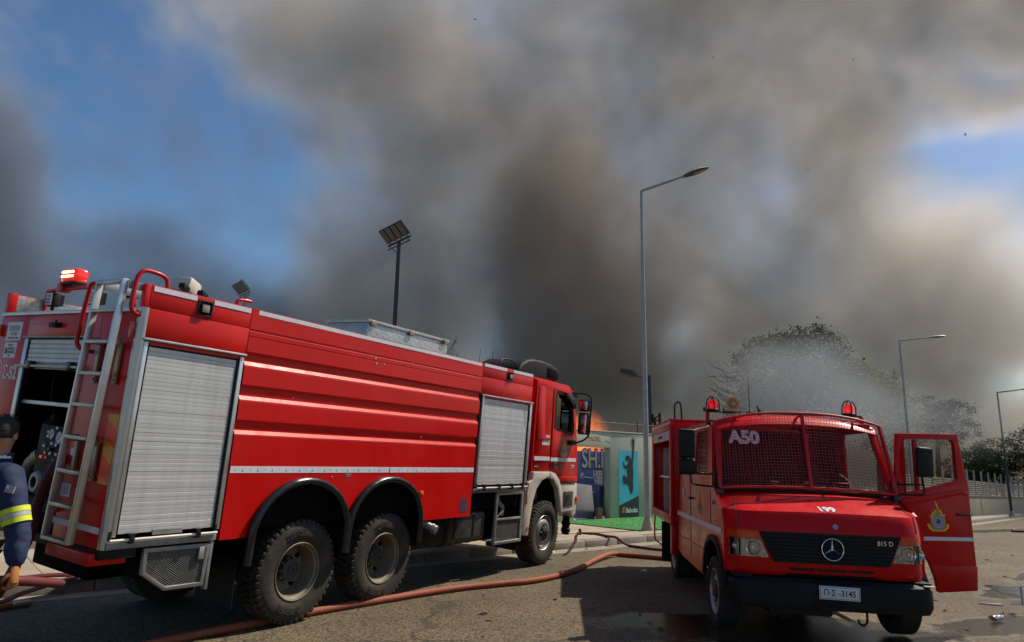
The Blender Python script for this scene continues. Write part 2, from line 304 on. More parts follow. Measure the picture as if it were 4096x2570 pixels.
# ------------------------------------------------------------------ terrain frame: kerb line K + a*D + b*N
KX, KY = .88, 14.5; DX, DY = .7716, .6361
def ground_z(x, y):
    k = DX*x+DY*y-16
    if k > 95: k = 95
    return 0 if k <= 0 else (-.028*k*k/8 if k < 4 else -.028*(k-2))
def kp(a, b, z=0):           # along the street, towards the wall
    x, y = KX+a*DX-b*DY, KY+a*DY+b*DX
    return Vector((x, y, ground_z(x, y)+z))
def kerb_b(a): return 0 if a < 22 else .155*(a-22)
def road_material():
    m = mat('asphalt', (.098, .074, .040), .88, var=.25, vscale=.9); t = m.node_tree; b = t.nodes['Principled BSDF']
    tc = nd(t, 'ShaderNodeTexCoord'); oc = tc.outputs['Object']
    base = b.inputs['Base Color'].links[0].from_socket
    vo = nd(t, 'ShaderNodeTexVoronoi', Scale=48.0); t.links.new(oc, vo.inputs['Vector'])       # stone chips
    hs = nd(t, 'ShaderNodeSeparateColor'); t.links.new(vo.outputs['Color'], hs.inputs[0])
    r = nd(t, 'ShaderNodeMapRange'); t.links.new(hs.outputs[0], r.inputs[0]); r.inputs[3].default_value = .30; r.inputs[4].default_value = 1.85
    m1 = nd(t, 'ShaderNodeMix', data_type='RGBA', blend_type='MULTIPLY'); m1.inputs[0].default_value = 1; t.links.new(base, m1.inputs[6]); t.links.new(r.outputs[0], m1.inputs[7])
    # wet patches: blobs of their own with ragged rims
    nz = nd(t, 'ShaderNodeTexNoise', Scale=1.6, Detail=7.0, Roughness=.65); t.links.new(oc, nz.inputs['Vector'])
    wet = None
    for cx, cy_, rx, ry, ang in ((1.75, 8.35, 1.35, .55, .25), (3.1, 7.9, 2.2, 1.2, 0), (1.6, 7.2, 1.0, .35, .1), (6.0, 8.5, 1.9, .6, .3), (6.6, 7.4, 1.6, .55, .1), (7.6, 10.8, 1.5, .45, .6), (9.5, 12.8, 2.6, .35, .7), (18, 26, 6, .6, .68)):
        mp = nd(t, 'ShaderNodeMapping'); mp.vector_type = 'TEXTURE'; mp.inputs['Location'].default_value = (cx, cy_, 0); mp.inputs['Rotation'].default_value = (0, 0, ang); mp.inputs['Scale'].default_value = (rx, ry, 50)
        t.links.new(oc, mp.inputs[0]); ln = nd(t, 'ShaderNodeVectorMath', operation='LENGTH'); t.links.new(mp.outputs[0], ln.inputs[0])
        rg = nd(t, 'ShaderNodeMapRange'); t.links.new(ln.outputs['Value'], rg.inputs[0]); rg.inputs[1].default_value = 1.35; rg.inputs[2].default_value = .3
        if wet is None: wet = rg.outputs[0]
        else:
            mm = nd(t, 'ShaderNodeMath', operation='MAXIMUM'); t.links.new(wet, mm.inputs[0]); t.links.new(rg.outputs[0], mm.inputs[1]); wet = mm.outputs[0]
    ad = nd(t, 'ShaderNodeMath', operation='ADD'); t.links.new(wet, ad.inputs[0]); t.links.new(nz.outputs[0], ad.inputs[1])
    wm = nd(t, 'ShaderNodeMapRange'); wm.interpolation_type = 'SMOOTHSTEP'; t.links.new(ad.outputs[0], wm.inputs[0]); wm.inputs[1].default_value = 1.0; wm.inputs[2].default_value = 1.2
    m2 = nd(t, 'ShaderNodeMix', data_type='RGBA', blend_type='MULTIPLY'); t.links.new(wm.outputs[0], m2.inputs[0]); t.links.new(m1.outputs[2], m2.inputs[6]); m2.inputs[7].default_value = (.42, .40, .38, 1)
    # long faint tyre-polished lanes and tar seams
    n4 = nd(t, 'ShaderNodeTexNoise', Scale=.35, Detail=4.0); t.links.new(oc, n4.inputs['Vector'])
    r4 = nd(t, 'ShaderNodeMapRange'); t.links.new(n4.outputs[0], r4.inputs[0]); r4.inputs[1].default_value = .35; r4.inputs[2].default_value = .65; r4.inputs[3].default_value = .78; r4.inputs[4].default_value = 1.15
    m4 = nd(t, 'ShaderNodeMix', data_type='RGBA', blend_type='MULTIPLY'); m4.inputs[0].default_value = 1; t.links.new(m2.outputs[2], m4.inputs[6]); t.links.new(r4.outputs[0], m4.inputs[7])
    # cracks (warped cell borders) and oil / tar stains
    wn = nd(t, 'ShaderNodeTexNoise', Scale=1.3, Detail=5.0); t.links.new(oc, wn.inputs['Vector']); wv = nd(t, 'ShaderNodeVectorMath', operation='MULTIPLY_ADD'); t.links.new(wn.outputs['Color'], wv.inputs[0]); wv.inputs[1].default_value = (1.1, 1.1, 0); t.links.new(oc, wv.inputs[2])
    cv = nd(t, 'ShaderNodeTexVoronoi', Scale=.22); cv.feature = 'DISTANCE_TO_EDGE'; t.links.new(wv.outputs[0], cv.inputs['Vector'])
    cr = nd(t, 'ShaderNodeMapRange'); t.links.new(cv.outputs['Distance'], cr.inputs[0]); cr.inputs[1].default_value = .004; cr.inputs[2].default_value = .009; cr.inputs[3].default_value = .55; cr.inputs[4].default_value = 1
    m5 = nd(t, 'ShaderNodeMix', data_type='RGBA', blend_type='MULTIPLY'); m5.inputs[0].default_value = 1; t.links.new(m4.outputs[2], m5.inputs[6]); t.links.new(cr.outputs[0], m5.inputs[7])
    sn = nd(t, 'ShaderNodeTexNoise', Scale=2.4, Detail=6.0, Roughness=.7); t.links.new(oc, sn.inputs['Vector']); sr = nd(t, 'ShaderNodeMapRange'); t.links.new(sn.outputs[0], sr.inputs[0]); sr.inputs[1].default_value = .60; sr.inputs[2].default_value = .72; sr.inputs[3].default_value = 1; sr.inputs[4].default_value = .5
    m6 = nd(t, 'ShaderNodeMix', data_type='RGBA', blend_type='MULTIPLY'); m6.inputs[0].default_value = 1; t.links.new(m5.outputs[2], m6.inputs[6]); t.links.new(sr.outputs[0], m6.inputs[7])
    t.links.new(m6.outputs[2], b.inputs['Base Color'])
    m3 = nd(t, 'ShaderNodeMix'); t.links.new(wm.outputs[0], m3.inputs[0]); m3.inputs[2].default_value = .86; m3.inputs[3].default_value = .22; t.links.new(m3.outputs[0], b.inputs['Roughness'])
    inv = nd(t, 'ShaderNodeMath', operation='MULTIPLY_ADD'); t.links.new(wm.outputs[0], inv.inputs[0]); inv.inputs[1].default_value = -.42; inv.inputs[2].default_value = .5
    bp = nd(t, 'ShaderNodeBump', Distance=.012); t.links.new(inv.outputs[0], bp.inputs['Strength']); t.links.new(vo.outputs['Distance'], bp.inputs['Height'])
    t.links.new(bp.outputs[0], b.inputs['Normal'])
road_material()
mat('earth', (.19, .155, .105), .95, var=.25, vscale=.4)
def lines(a, b, fine0, fine1, n0, n1, n2): 
    f = lambda p, q, n: [p+(q-p)*(i/n) for i in range(n)]
    return f(a, fine0, n0)+f(fine0, fine1, n1)+f(fine1, b, n2)+[b]
m = MB(); m.grid(lambda x, y: (x, y, ground_z(x, y)-.03), lines(-900, 1300, -40, 140, 4, 40, 4), lines(-300, 1400, -10, 160, 3, 40, 4))
struct(m.build('ground', 'earth', smooth=True))
m = MB(); m.grid(lambda x, y: (x, y, ground_z(x, y)), lines(-60, 130, -15, 30, 6, 45, 25), lines(-25, 130, -2, 40, 4, 42, 20))
struct(m.build('road', 'asphalt', smooth=True))
# pale concrete gutter band along the kerb
m = MB()
for i in range(-16, 46, 2):
    m.add([kp(i, kerb_b(i)-.42, .004), kp(i+2, kerb_b(i+2)-.42, .004), kp(i+2, kerb_b(i+2), .004), kp(i, kerb_b(i), .004)], [(0, 1, 2, 3)])
struct(m.build('gutter', 'gutter'))
# pavement slab under the tiles, kerbstones and tiles one by one
pav = MB()
for i in range(-18, 46, 2):
    b0, b1 = kerb_b(i), kerb_b(i+2)
    pav.add([kp(i, b0+.1, .128), kp(i+2, b1+.1, .128), kp(i+2, b1+3.9, .128), kp(i, b0+3.9, .128)], [(0, 1, 2, 3)])
pavement = struct(pav.build('pavement', 'concrete'))
R2 = random.Random(3)
for i in range(-16, 44):
    m = MB(); a0, a1 = i+.006, i+.994; b0, b1 = kerb_b(a0), kerb_b(a1); dz = R2.uniform(-.006, .006); db = R2.uniform(-.006, .006)
    m.hexa([kp(a0, b0+db, -.05), kp(a1, b1+db, -.05), kp(a1, b1+.18, -.05), kp(a0, b0+.18, -.05)],
           [kp(a0, b0+.025+db, .14+dz), kp(a1, b1+.025+db, .14+dz), kp(a1, b1+.18, .145+dz), kp(a0, b0+.18, .145+dz)])
    m.build('kerbstone', 'kerb', pavement, bev=.018)
tile_mesh = MB().box(-.247, .247, -.247, .247, -.02, .012).mesh('tile', 'tile', bev=.004, seg=1)
ang = math.atan2(DY, DX); n = 0
for i in range(-8, 8):
    for j in range(7):
        a, b = i*.5+.25, .18+.25+j*.5
        if a > 3.5 and b > .75: continue
        p = kp(a, b, .14); s_ = R2.uniform(-.003, .003)
        link('tile', tile_mesh, pavement, (p.x, p.y, p.z+s_), (R2.uniform(-.006, .006), R2.uniform(-.006, .006), ang)); n += 1
for i in range(-24, -8):
    for j in range(5):
        p = kp(i*.5+.25, .43+j*.5, .14)
        link('tile', tile_mesh, pavement, (p.x, p.y, p.z+R2.uniform(-.003, .003)), (R2.uniform(-.006, .006), R2.uniform(-.006, .006), ang))
# green artificial turf between pavement and wall
mat('turf', (.035, .23, .045), .9, var=.35, vscale=5, dirt=.35, dcol=(.22, .20, .07), dscale=2.5, bump=.5, bscale=150)
mat('turf_blade', (.035, .26, .05), .9, var=.3, vscale=3)
m = MB(); m.grid(lambda a, b: kp(a, b, .152+.012*mnoise.noise((a*2, b*2, 0))), [3.72+i*.3 for i in range(28)], [.80+j*.3 for j in range(11)])
turf = struct(m.build('turf', 'turf', smooth=True))
m = MB()
for i in range(5000):
    a = 3.72+4.2*R2.random()**1.2; b = .80+3.0*R2.random(); p = kp(a, b, .155); t = R2.uniform(0, pi); l = R2.uniform(.008, .022)
    d = Vector((cos(t), sin(t), 0))*.006; q = Vector((R2.uniform(-.02, .02), R2.uniform(-.02, .02), l))
    m.add([p-d, p+d, p+q], [(0, 1, 2)])
o = m.build('grass', 'turf_blade', turf); o['kind'] = 'stuff'
# ------------------------------------------------------------------ padel club wall
WALLR = Matrix.Rotation(ang, 4, 'Z'); wo = kp(5.94, 3.8, .13)
wall = thing('club_wall', 'pale grey green club wall with painted padel slogan above a wide opening', 'wall', wo, (0, 0, ang))
def pl(name, mt, *b, bev=.006, parent=wall): return MB().box(*b).build(name, mt, parent, bev=bev)
pl('lintel', 'wall_green', -9, .0, 0, .25, 2.08, 2.54)
pl('pillar', 'wall_green', .0, 3.6, .003, .253, 0, 2.52)
pl('pillar', 'wall_green', -9, -1.55, .003, .253, 0, 2.078)
pl('coping', 'wall_green', -9, 3.6, -.02, .27, 2.543, 2.575)
WB = lambda x, z, y=-.004: basis((x, y, z), (1, 0, 0), (0, 0, 1))
text('slogan_word', 'YOUR', .19, 'plate_white', wall, WB(-1.17, 2.32), bold=.008)
text('slogan_word', 'PADEL', .19, 'graf_orange', wall, WB(-.70, 2.315), bold=.008)
text('slogan_word', 'GAME', .19, 'plate_white', wall, WB(-.24, 2.31), bold=.008)
# player poster beside the opening
post = thing('wall_poster', 'turquoise poster of a leaping player silhouette on the club wall', 'poster', wo, (0, 0, ang))
PB = lambda d: basis((.36, -.002-d, .04), (1, 0, 0), (0, 0, 1))
decal('sheet', [(0, 0), (.9, 0), (.9, 1.97), (0, 1.97)], 'poster_cyan', post, PB(.004), .004)
decal('dark_corner', [(0, 0), (.9, 0), (.9, .62), (0, .34)], 'poster_black', post, PB(.0085))
for q in ([(0, 1.12), (.02, 1.14), (.24, .93), (.22, .91)], [(.60, .60), (.62, .60), (.88, .93), (.88, .96)], [(.70, .72), (.86, .60), (.87, .62), (.71, .74)]):
    decal('court_line', q, 'poster_line', post, PB(.0085))
sil = [(.60, 2.28), (.63, 2.40), (.66, 2.27), (.68, 2.41), (.70, 2.28), (.74, 2.40), (.745, 2.26), (.73, 2.12), (.70, 1.95), (.685, 1.76), (.66, 1.62), (.64, 1.52), (.67, 1.38), (.66, 1.22), (.64, 1.06),
       (.66, .92), (.645, .80), (.60, .70), (.56, .66), (.50, .72), (.46, .86), (.36, .98), (.28, .95), (.19, 1.00), (.16, 1.12), (.20, 1.24), (.28, 1.22), (.33, 1.14), (.38, 1.20), (.37, 1.34), (.39, 1.46),
       (.31, 1.40), (.23, 1.46), (.19, 1.60), (.21, 1.66), (.24, 1.60), (.27, 1.52), (.35, 1.53), (.42, 1.60), (.44, 1.66), (.40, 1.67), (.33, 1.66), (.30, 1.72), (.32, 1.80), (.40, 1.83), (.50, 1.80), (.545, 1.74), (.575, 1.70), (.60, 1.80), (.63, 1.96), (.645, 2.12), (.625, 2.22)]
decal('player_silhouette', sil, 'poster_black', post, PB(.0115))
text('brand_word', 'Babolat', .20, 'plate_white', post, basis((.36+.56, -.014, .04+.19), (1, 0, 0), (0, 0, 1)), bold=.006, sx=.9)
for k in (0, 1): decal('brand_mark', [(.10+.03*k, .13+.09*k), (.22, .13+.09*k), (.26, .20+.09*k), (.14+.03*k, .20+.09*k)], 'graf_orange', post, PB(.013))
# graffiti panel set back inside the opening
gp = kp(6.94, 4.75, .13)
mural = thing('graffiti_wall', 'dark blue wall covered in white graffiti letters behind the opening', 'wall', gp, (0, 0, ang))
pl('panel', 'mural_blue', -6, 1.2, 0, .15, 0, 1.98, parent=mural)
GB = lambda x, z, d=.003: basis((x, -d, z), (1, 0, 0), (0, 0, 1))
text('graffiti_shadow', 'SH.I', .78, 'graf_black', mural, GB(-.77, 1.72), bold=.055, sx=.78)
text('graffiti_letters', 'SH.I', .78, 'graf_white', mural, GB(-.77, 1.72, .008), bold=.018, sx=.78)
text('graffiti_letters', 'HIEI', .30, 'graf_white', mural, GB(-.55, 1.26), bold=.012, sx=.8)
text('graffiti_letters', 'HIEI', .26, 'graf_white', mural, GB(-.52, 1.06), bold=.012, sx=.8)
m = MB()
for a in (0, .6, 1.2, 1.9, 2.5): m.bar((-1.28-.12*cos(a), -.006, 1.24-.12*sin(a)), (-1.28+.12*cos(a), -.006, 1.24+.12*sin(a)), .02, .012)
m.bar((-1.16, -.006, 1.2), (-.8, -.006, 1.16), .02, .03); m.bar((-1.1, -.006, .88), (-.7, -.006, .72), .02, .02); m.bar((-.95, -.006, .95), (-.85, -.006, .72), .02, .02)
m.build('graffiti_strokes', 'graf_white', mural)
decal('graffiti_skull', arc(-1.34, .62, .22, 0, 2*pi, 20, .30)[:-1], 'graf_white', mural, GB(0, 0, .004), .004)
decal('skull_jaw', [(-1.45, .4), (-1.25, .4), (-1.27, .12), (-1.42, .12)], 'graf_white', mural, GB(0, 0, .003), .004)
for c in ((-1.41, .62, .07), (-1.27, .60, .07), (-1.33, .45, .035)): decal('skull_hole', arc(c[0], c[1], c[2], 0, 2*pi, 12)[:-1], 'graf_black', mural, GB(0, 0, .009))
# boards leaning in the opening
def board(name, label, x, y, w_, h, lean, mt, ry=0):
    p = wo+WALLR.to_3x3()@Vector((x, y, 0)); o = thing(name, label, 'board', p, (lean, ry, ang))
    MB().box(-w_/2, w_/2, -.012, .012, 0, h).build('sheet', mt, o, bev=.003); return o
board('leaning_board', 'grey scuffed board leaning inside the opening under the graffiti', -.62, .52, .95, 1.02, -.22, 'board_grey', .10)
board('leaning_board', 'narrow dark board propped against the wall pillar edge', -.16, .30, .16, .95, -.1, 'pole_dark', .22)
b_ = thing('wood_offcut', 'short reddish wooden offcut standing beside the leaning boards', 'offcut', wo+WALLR.to_3x3()@Vector((-.36, .15, 0)), (0, .1, ang)); MB().box(-.09, .09, -.05, .05, 0, .34).build('block', 'wood', b_, bev=.004)
b_ = thing('plank', 'pale plank lying flat on the ground inside the opening', 'plank', wo+WALLR.to_3x3()@Vector((-1.3, .25, .0)), (0, 0, ang+.12)); MB().box(-.5, .5, -.06, .06, 0, .035).build('board', 'white_paint', b_, bev=.003)
# chain-link on top of the wall
fence = thing('chain_link_fence', 'rusty chain link strip along the top of the club wall', 'fence', wo, (0, 0, ang))
for x in (-5, -2.9, -.76, 1.4, 3.4): MB().cyl((x, .12, 2.56), (x, .12, 3.0 if x < -.7 else 2.9), .018, n=8).build('post', 'pole_dark', fence)
m = MB(); sp = .075
for i in range(-58, 23):
    for s_ in (1, -1):
        pts = []; x0 = i*sp*2
        a = (x0, 2.58); b = (x0+s_*.26, 2.84)
        m.cyl((a[0], .12+.004*s_, a[1]), (b[0], .12+.004*s_, b[1]), .0035, n=3)
m.tube([(-9, .12, 2.85), (3.6, .12, 2.84)], .005, 4)
o = m.build('wire_mesh', 'wire', fence); o['kind'] = 'stuff'
# ------------------------------------------------------------------ far wall with louvred fence
fw0 = Vector((23.81, 36.65, -.60)); fa = math.atan2(.729, .684); slope = -.0262
fw = thing('boundary_wall', 'beige rendered boundary wall at the far right end of the street', 'wall', fw0, (0, -math.atan(slope), fa))
MB().box(-14, 26, 0, .25, -.1, 1.06).build('wall_body', 'wall_beige', fw, bev=.01)
MB().box(-14, 26, -.03, .28, 1.063, 1.13).build('coping', 'wall_beige', fw, bev=.01)
ff = thing('louvre_fence', 'white slatted fence panels between posts on the far boundary wall', 'fence', fw0, (0, -math.atan(slope), fa))
xs = [-13, -11, -9, -7, -5, -3, -1.2, .4, 2.2, 4.2, 6.3, 8.4, 10.4, 12.4, 14.6, 16.8, 19, 21.4, 24]
sl = {}
for i, x in enumerate(xs):
    MB().box(x-.035, x+.035, .09, .17, 1.13, 2.45).build('post', 'galv', ff)
    if i < len(xs)-1:
        L = xs[i+1]-x-.14; me = MB().box(0, L, -.015, .015, -.035, .035).mesh('slat', 'far_white')
        for k in range(7): link('slat', me, ff, (x+.07, .13, 1.2+k*.105), (radians(25), 0, 0))
# ------------------------------------------------------------------ shared vehicle helpers
from mathutils.geometry import tessellate_polygon
def plate(m, outer, holes, ax, a0, a1):
    """flat plate with holes; outlines in the plane, thickness along ax"""
    loops = [outer]+list(holes); flat = [p for l in loops for p in l]
    def mp(p, a): return {'x': (a, p[0], p[1]), 'y': (p[0], a, p[1]), 'z': (p[0], p[1], a)}[ax]
    tris = tessellate_polygon([[Vector((p[0], p[1], 0)) for p in l] for l in loops]); n = len(flat); fs = []
    for t in tris: fs.append(tuple(t)); fs.append(tuple(n+i for i in reversed(t)))
    k = 0
    for l in loops:
        for i in range(len(l)): a, b = k+i, k+(i+1) % len(l); fs.append((a, b, b+n, a+n))
        k += len(l)
    return m.add([mp(p, a0) for p in flat]+[mp(p, a1) for p in flat], fs)
def frame_loop(m, pts, w_, ax, a0, a1):
    """mitred picture frame along a closed outline"""
    n = len(pts); P_ = [Vector((p[0], p[1])) for p in pts]; area = sum(P_[i].cross(P_[(i+1) % n]) for i in range(n)); s = 1 if area > 0 else -1; inn = []
    for i in range(n):
        d0 = (P_[i]-P_[i-1]).normalized(); d1 = (P_[(i+1) % n]-P_[i]).normalized(); n0 = Vector((-d0.y, d0.x))*s; n1 = Vector((-d1.y, d1.x))*s
        b = (n0+n1); b = b/max(.2, b.dot(n0)) if b.length > 1e-6 else n0; inn.append(P_[i]+b*w_)
    return plate(m, pts, [[(p.x, p.y) for p in reversed(inn)]], ax, a0, a1)
def inside(p, poly):
    x, y = p; c = False
    for i in range(len(poly)):
        (x0, y0), (x1, y1) = poly[i-1], poly[i]
        if (y0 > y) != (y1 > y) and x < (x1-x0)*(y-y0)/(y1-y0)+x0: c = not c
    return c
def lattice(m, poly, sx, sz, y, r, fn):
    """expanded metal / woven wire: two families of short strands inside an outline"""
    x0, x1 = min(p[0] for p in poly), max(p[0] for p in poly); z0, z1 = min(p[1] for p in poly), max(p[1] for p in poly)
    for i in range(int((x1-x0)/sx)+2):
        for j in range(int((z1-z0)/sz)+2):
            for d in (1, -1):
                a = (x0+i*sx, z0+j*sz+(sz/2 if i % 2 else 0)); b = (a[0]+sx, a[1]+d*sz/2)
                if inside(a, poly) and inside(b, poly): m.bar(fn(a[0], y, a[1]), fn(b[0], y, b[1]), r, r)
def rrect(x0, x1, z0, z1, r, n=4):
    return arc(x1-r, z1-r, r, 0, pi/2, n)+arc(x0+r, z1-r, r, pi/2, pi, n)+arc(x0+r, z0+r, r, pi, 1.5*pi, n)+arc(x1-r, z0+r, r, 1.5*pi, 2*pi, n)
def bend(R0):        # wrap flat lettering round a circle of radius R0 (baseline upright at the top)
    def f(p):
        t = pi/2-p.x/R0; r = R0+p.y; return Vector((r*cos(t), r*sin(t), p.z))
    return f
FLAME = [(0, -.5), (-.30, -.46), (-.45, -.34), (-.50, -.18), (-.44, -.10), (-.38, -.20), (-.30, -.18), (-.34, -.02), (-.32, .14), (-.40, .26), (-.30, .22), (-.26, .34), (-.24, .46), (-.16, .36), (-.14, .58), (-.06, .46), (-.04, .66), (-.10, .98), (.02, .78), (.05, .62), (.10, .44), (.14, .60), (.20, .40), (.26, .28), (.36, .34), (.30, .18), (.34, .02), (.31, -.16), (.40, -.20), (.42, -.10), (.50, -.18), (.46, -.34), (.30, -.46)]
def emblem(parent, o, right, up, w_, h, lift):
    """flaming badge: flame outline, glow, ring, disc, helmet mark"""
    nrm = Vector(right).normalized().cross(Vector(up).normalized())
    def B(k): return basis(Vector(o)+nrm*(lift+.0016*k), right, up)
    sx, sy = w_, h/1.48
    sc_ = lambda pts, k=1, dy=0: [(p[0]*sx*k, (p[1]*k+dy)*sy) for p in pts]
    e = decal('emblem', sc_(FLAME), 'yellow_flame', parent, B(0))
    decal('flame_core', sc_(FLAME, .78, -.03), 'orange_flame', e, B(1))
    ell = lambda k: [(sx*.33*k*cos(t), sy*(-.06+.40*k*sin(t))) for t in [2*pi*i/28 for i in range(28)]]
    decal('badge_ring', ell(.92), 'badge_white', e, B(2)); decal('badge_rim', ell(.97), 'badge_dark', e, B(1.5)); decal('badge_disc', ell(.62), 'badge_grey', e, B(3))
    decal('badge_mark', [(-.08*sx, -.12*sy), (.08*sx, -.12*sy), (.09*sx, .02*sy), (0, .12*sy), (-.09*sx, .02*sy)], 'badge_dark', e, B(4))
    for i in range(18):
        t = 2*pi*i/18; c = (sx*.33*.77*cos(t), sy*(-.06+.4*.77*sin(t))); q = .018*sx+.004
        decal('badge_letter', [(c[0]-q, c[1]-q), (c[0]+q, c[1]-q), (c[0]+q*.6, c[1]+q), (c[0]-q*.6, c[1]+q)], 'badge_dark', e, B(3))
def tyre_mesh(R, wd, rim, name, mt, blocks=0, depth=.02):
    hw = wd/2; m = MB()
    prof = [(rim, -hw*.80), (rim+.02, -hw*.93), ((R+rim)/2-.02, -hw*1.04), (R-.07, -hw*1.0), (R-.028, -hw*.90), (R-depth, -hw*.80), (R-depth, hw*.80), (R-.028, hw*.90), (R-.07, hw), ((R+rim)/2, hw*1.04), (rim+.02, hw*.93), (rim, hw*.80)]
    m.lathe(prof, 56); m2 = MB()
    if blocks:
        for k in range(blocks):
            for row in (-1, -.33, .33, 1):
                t = 2*pi*(k+(.5 if abs(row) < .5 else 0))/blocks; dt = 2*pi/blocks*.36
                y0 = row*hw*.62-hw*.26; y1 = row*hw*.62+hw*.26; ro = R
                pts = []
                for rr, q in ((R-depth-.01, 1), (ro, .9)):
                    for a, y in ((t-dt*q, y0), (t+dt*q, y0), (t+dt*q, y1), (t-dt*q, y1)): pts.append((rr*cos(a), y, rr*sin(a)))
                m2.hexa(pts[:4], pts[4:])
                if abs(row) == 1:      # shoulder lug running down the sidewall
                    ye = row*hw*.965; yi = row*hw*.80; a0, a1 = t-dt*.9, t+dt*.9
                    m2.hexa([(R*cos(a0), yi, R*sin(a0)), (R*cos(a1), yi, R*sin(a1)), (R*cos(a1), row*hw*.9, R*sin(a1)), (R*cos(a0), row*hw*.9, R*sin(a0))],
                            [((R-.042)*cos(a0), yi, (R-.042)*sin(a0)), ((R-.042)*cos(a1), yi, (R-.042)*sin(a1)), ((R-.042)*cos(a1), ye, (R-.042)*sin(a1)), ((R-.042)*cos(a0), ye, (R-.042)*sin(a0))])
    return m.mesh(name, mt, smooth=35), (m2.mesh('tread', mt, bev=.003, seg=1) if blocks else None)
# ------------------------------------------------------------------ big fire truck; x forward, y to its left, z up; origin under its right rear corner
T = thing('fire_truck', 'large red three axle fire tanker with silver roller shutters, parked at the kerb', 'fire truck', (-3.3461, 5.8938, 0), (.0747, 0, 1.0251))
def tb(name, mt, *b, bev=.004, parent=T, **k): return MB().box(*b).build(name, mt, parent, bev=bev, **k)
SL = Matrix.Identity(4)
def side_B(u, z, y=-.001): return basis((u, y, z), (1, 0, 0), (0, 0, 1))
def rear_B(y, z, u=-.001): return basis((u, y, z), (0, -1, 0), (0, 0, 1))
# carcass
m = MB(); m.box(.62, 6.76, .10, 2.43, 1.02, 2.93); m.box(.02, .618, .10, .78, 1.02, 2.93); m.box(.02, .618, 1.93, 2.43, 1.02, 2.93); m.box(.02, .618, .782, 1.928, 2.67, 2.93); m.box(.02, .618, .782, 1.928, 1.02, 1.18)
m.build('carcass', 'dark', T)
tb('chassis', 'dark', .35, 8.3, .75, 1.75, .55, 1.015)
tb('roof_deck', 'alu', .03, 6.78, .06, 2.47, 2.932, 2.95)
# tank flank: ribbed upper sheet + lower sheet with two wheel arches
U1, U2 = 1.098, 5.262
prof = [(0, 3.178), (0, 2.975), (.008, 2.968), (.008, 2.955), (0, 2.948), (0, 2.905), (.008, 2.899), (0, 2.893), (0, 2.748), (.024, 2.718), (.027, 2.650), (.003, 2.612), (0, 2.603), (0, 2.590), (0, 2.425), (.024, 2.395), (.027, 2.314), (.003, 2.276), (0, 2.267), (0, 2.254), (0, 2.083), (.024, 2.053), (.027, 1.980), (.003, 1.942), (0, 1.93)]
m = MB(); n = len(prof)
us = [U1+(U2-U1)*i/40 for i in range(41)]
m.grid(lambda u, k: (u, prof[k][0]+.0035*mnoise.noise((u*1.3, prof[k][1]*1.5, 0)), prof[k][1]), us, list(range(n)))
for u in (U1, U2): m.add([(u, y, z) for y, z in prof]+[(u, .09, 1.93), (u, .09, 3.178)], [tuple(range(n+2))])
m.add([(U1, 0, 3.178), (U2, 0, 3.178), (U2, .09, 3.178), (U1, .09, 3.178)], [(0, 1, 2, 3)])
m.build('tank_panel', 'red', T, smooth=30)
for zi, zo in ((2.650, 2.612), (2.314, 2.276), (1.980, 1.942)):      # added strip over each rib ledge, its lighter orange-red standing for sun glint
    m = MB(); m.grid(lambda u, k: (u, (.0262, .0022)[k]-.0020, (zi, zo)[k]+.0014), us, [0, 1]); m.build('rib_glint', 'red_glint', T, thick=.001)
def arch(cx, rx, top, z0): return [(cx+rx*cos(t), z0+(top-z0)*sin(t)) for t in [pi*i/18 for i in range(19)]]
A1 = arch(2.085, .675, 1.502, .951); A2 = arch(3.425, .675, 1.505, .951)
out = [(U1, 1.928), (U1, .951)]+list(reversed(A1))+list(reversed(A2))+[(U2, .951), (U2, 1.928)]
m = MB(); m.prism(out, 'y', 0, .05); m.build('lower_panel', 'red', T)
for ux, A in ((2.085, A1), (3.425, A2)):
    p = [(ux-.655, -.03, .69)]+[(ux+(q[0]-ux)*.965, -.035, q[1]-.012) for q in reversed(A)]+[(ux+.655, -.03, .69)]
    MB().tube(p, .042, 10).build('wheel_arch_trim', 'black_gloss', T, smooth=True)
    m = MB(); m.grid(lambda k, y: (ux+(A[k][0]-ux)*.93, y, A[k][1]-.02), list(range(19)), [-.02, .3, .7]); m.build('wheel_arch_liner', 'dark', T, smooth=True)
    for s_ in (-1, 1): MB().box(ux+s_*.63-.006, ux+s_*.63+.006, -.03, .55, .66, .96).build('wheel_arch_liner', 'dark', T)
def strip(u0, u1, z0, z1, name='reflective_strip', mt='white_strip', y=-.003):
    o = MB().box(u0, u1, y, y+.0025, z0, z1).build(name, mt, T)
    return o
for a in ((.072, .487, 3.125, 3.170), (.668, 1.083, 3.125, 3.170), (1.178, 5.225, 3.128, 3.171), (5.30, 5.945, 3.135, 3.180), (6.145, 6.775, 3.137, 3.183), (1.107, 3.40, 1.573, 1.638), (3.415, 5.25, 1.573, 1.638)): strip(*a)
m = MB()
for i in range(46):
    u = 1.16+i*.0895
    if i % 2: m.box(u-.0025, u+.0025, -.0045, -.002, 1.59, 1.612); m.box(u-.009, u+.009, -.0045, -.002, 1.588, 1.592)
    else: m.cyl((u, -.005, 1.606), (u, -.002, 1.606), .0045, n=8)
m.build('strip_marks', 'print_grey', T)
# rear side locker
tb('header_panel', 'red', .062, 1.096, .002, .05, 2.718, 2.973); tb('parapet', 'red', .052, 1.096, .002, .05, 2.977, 3.178)

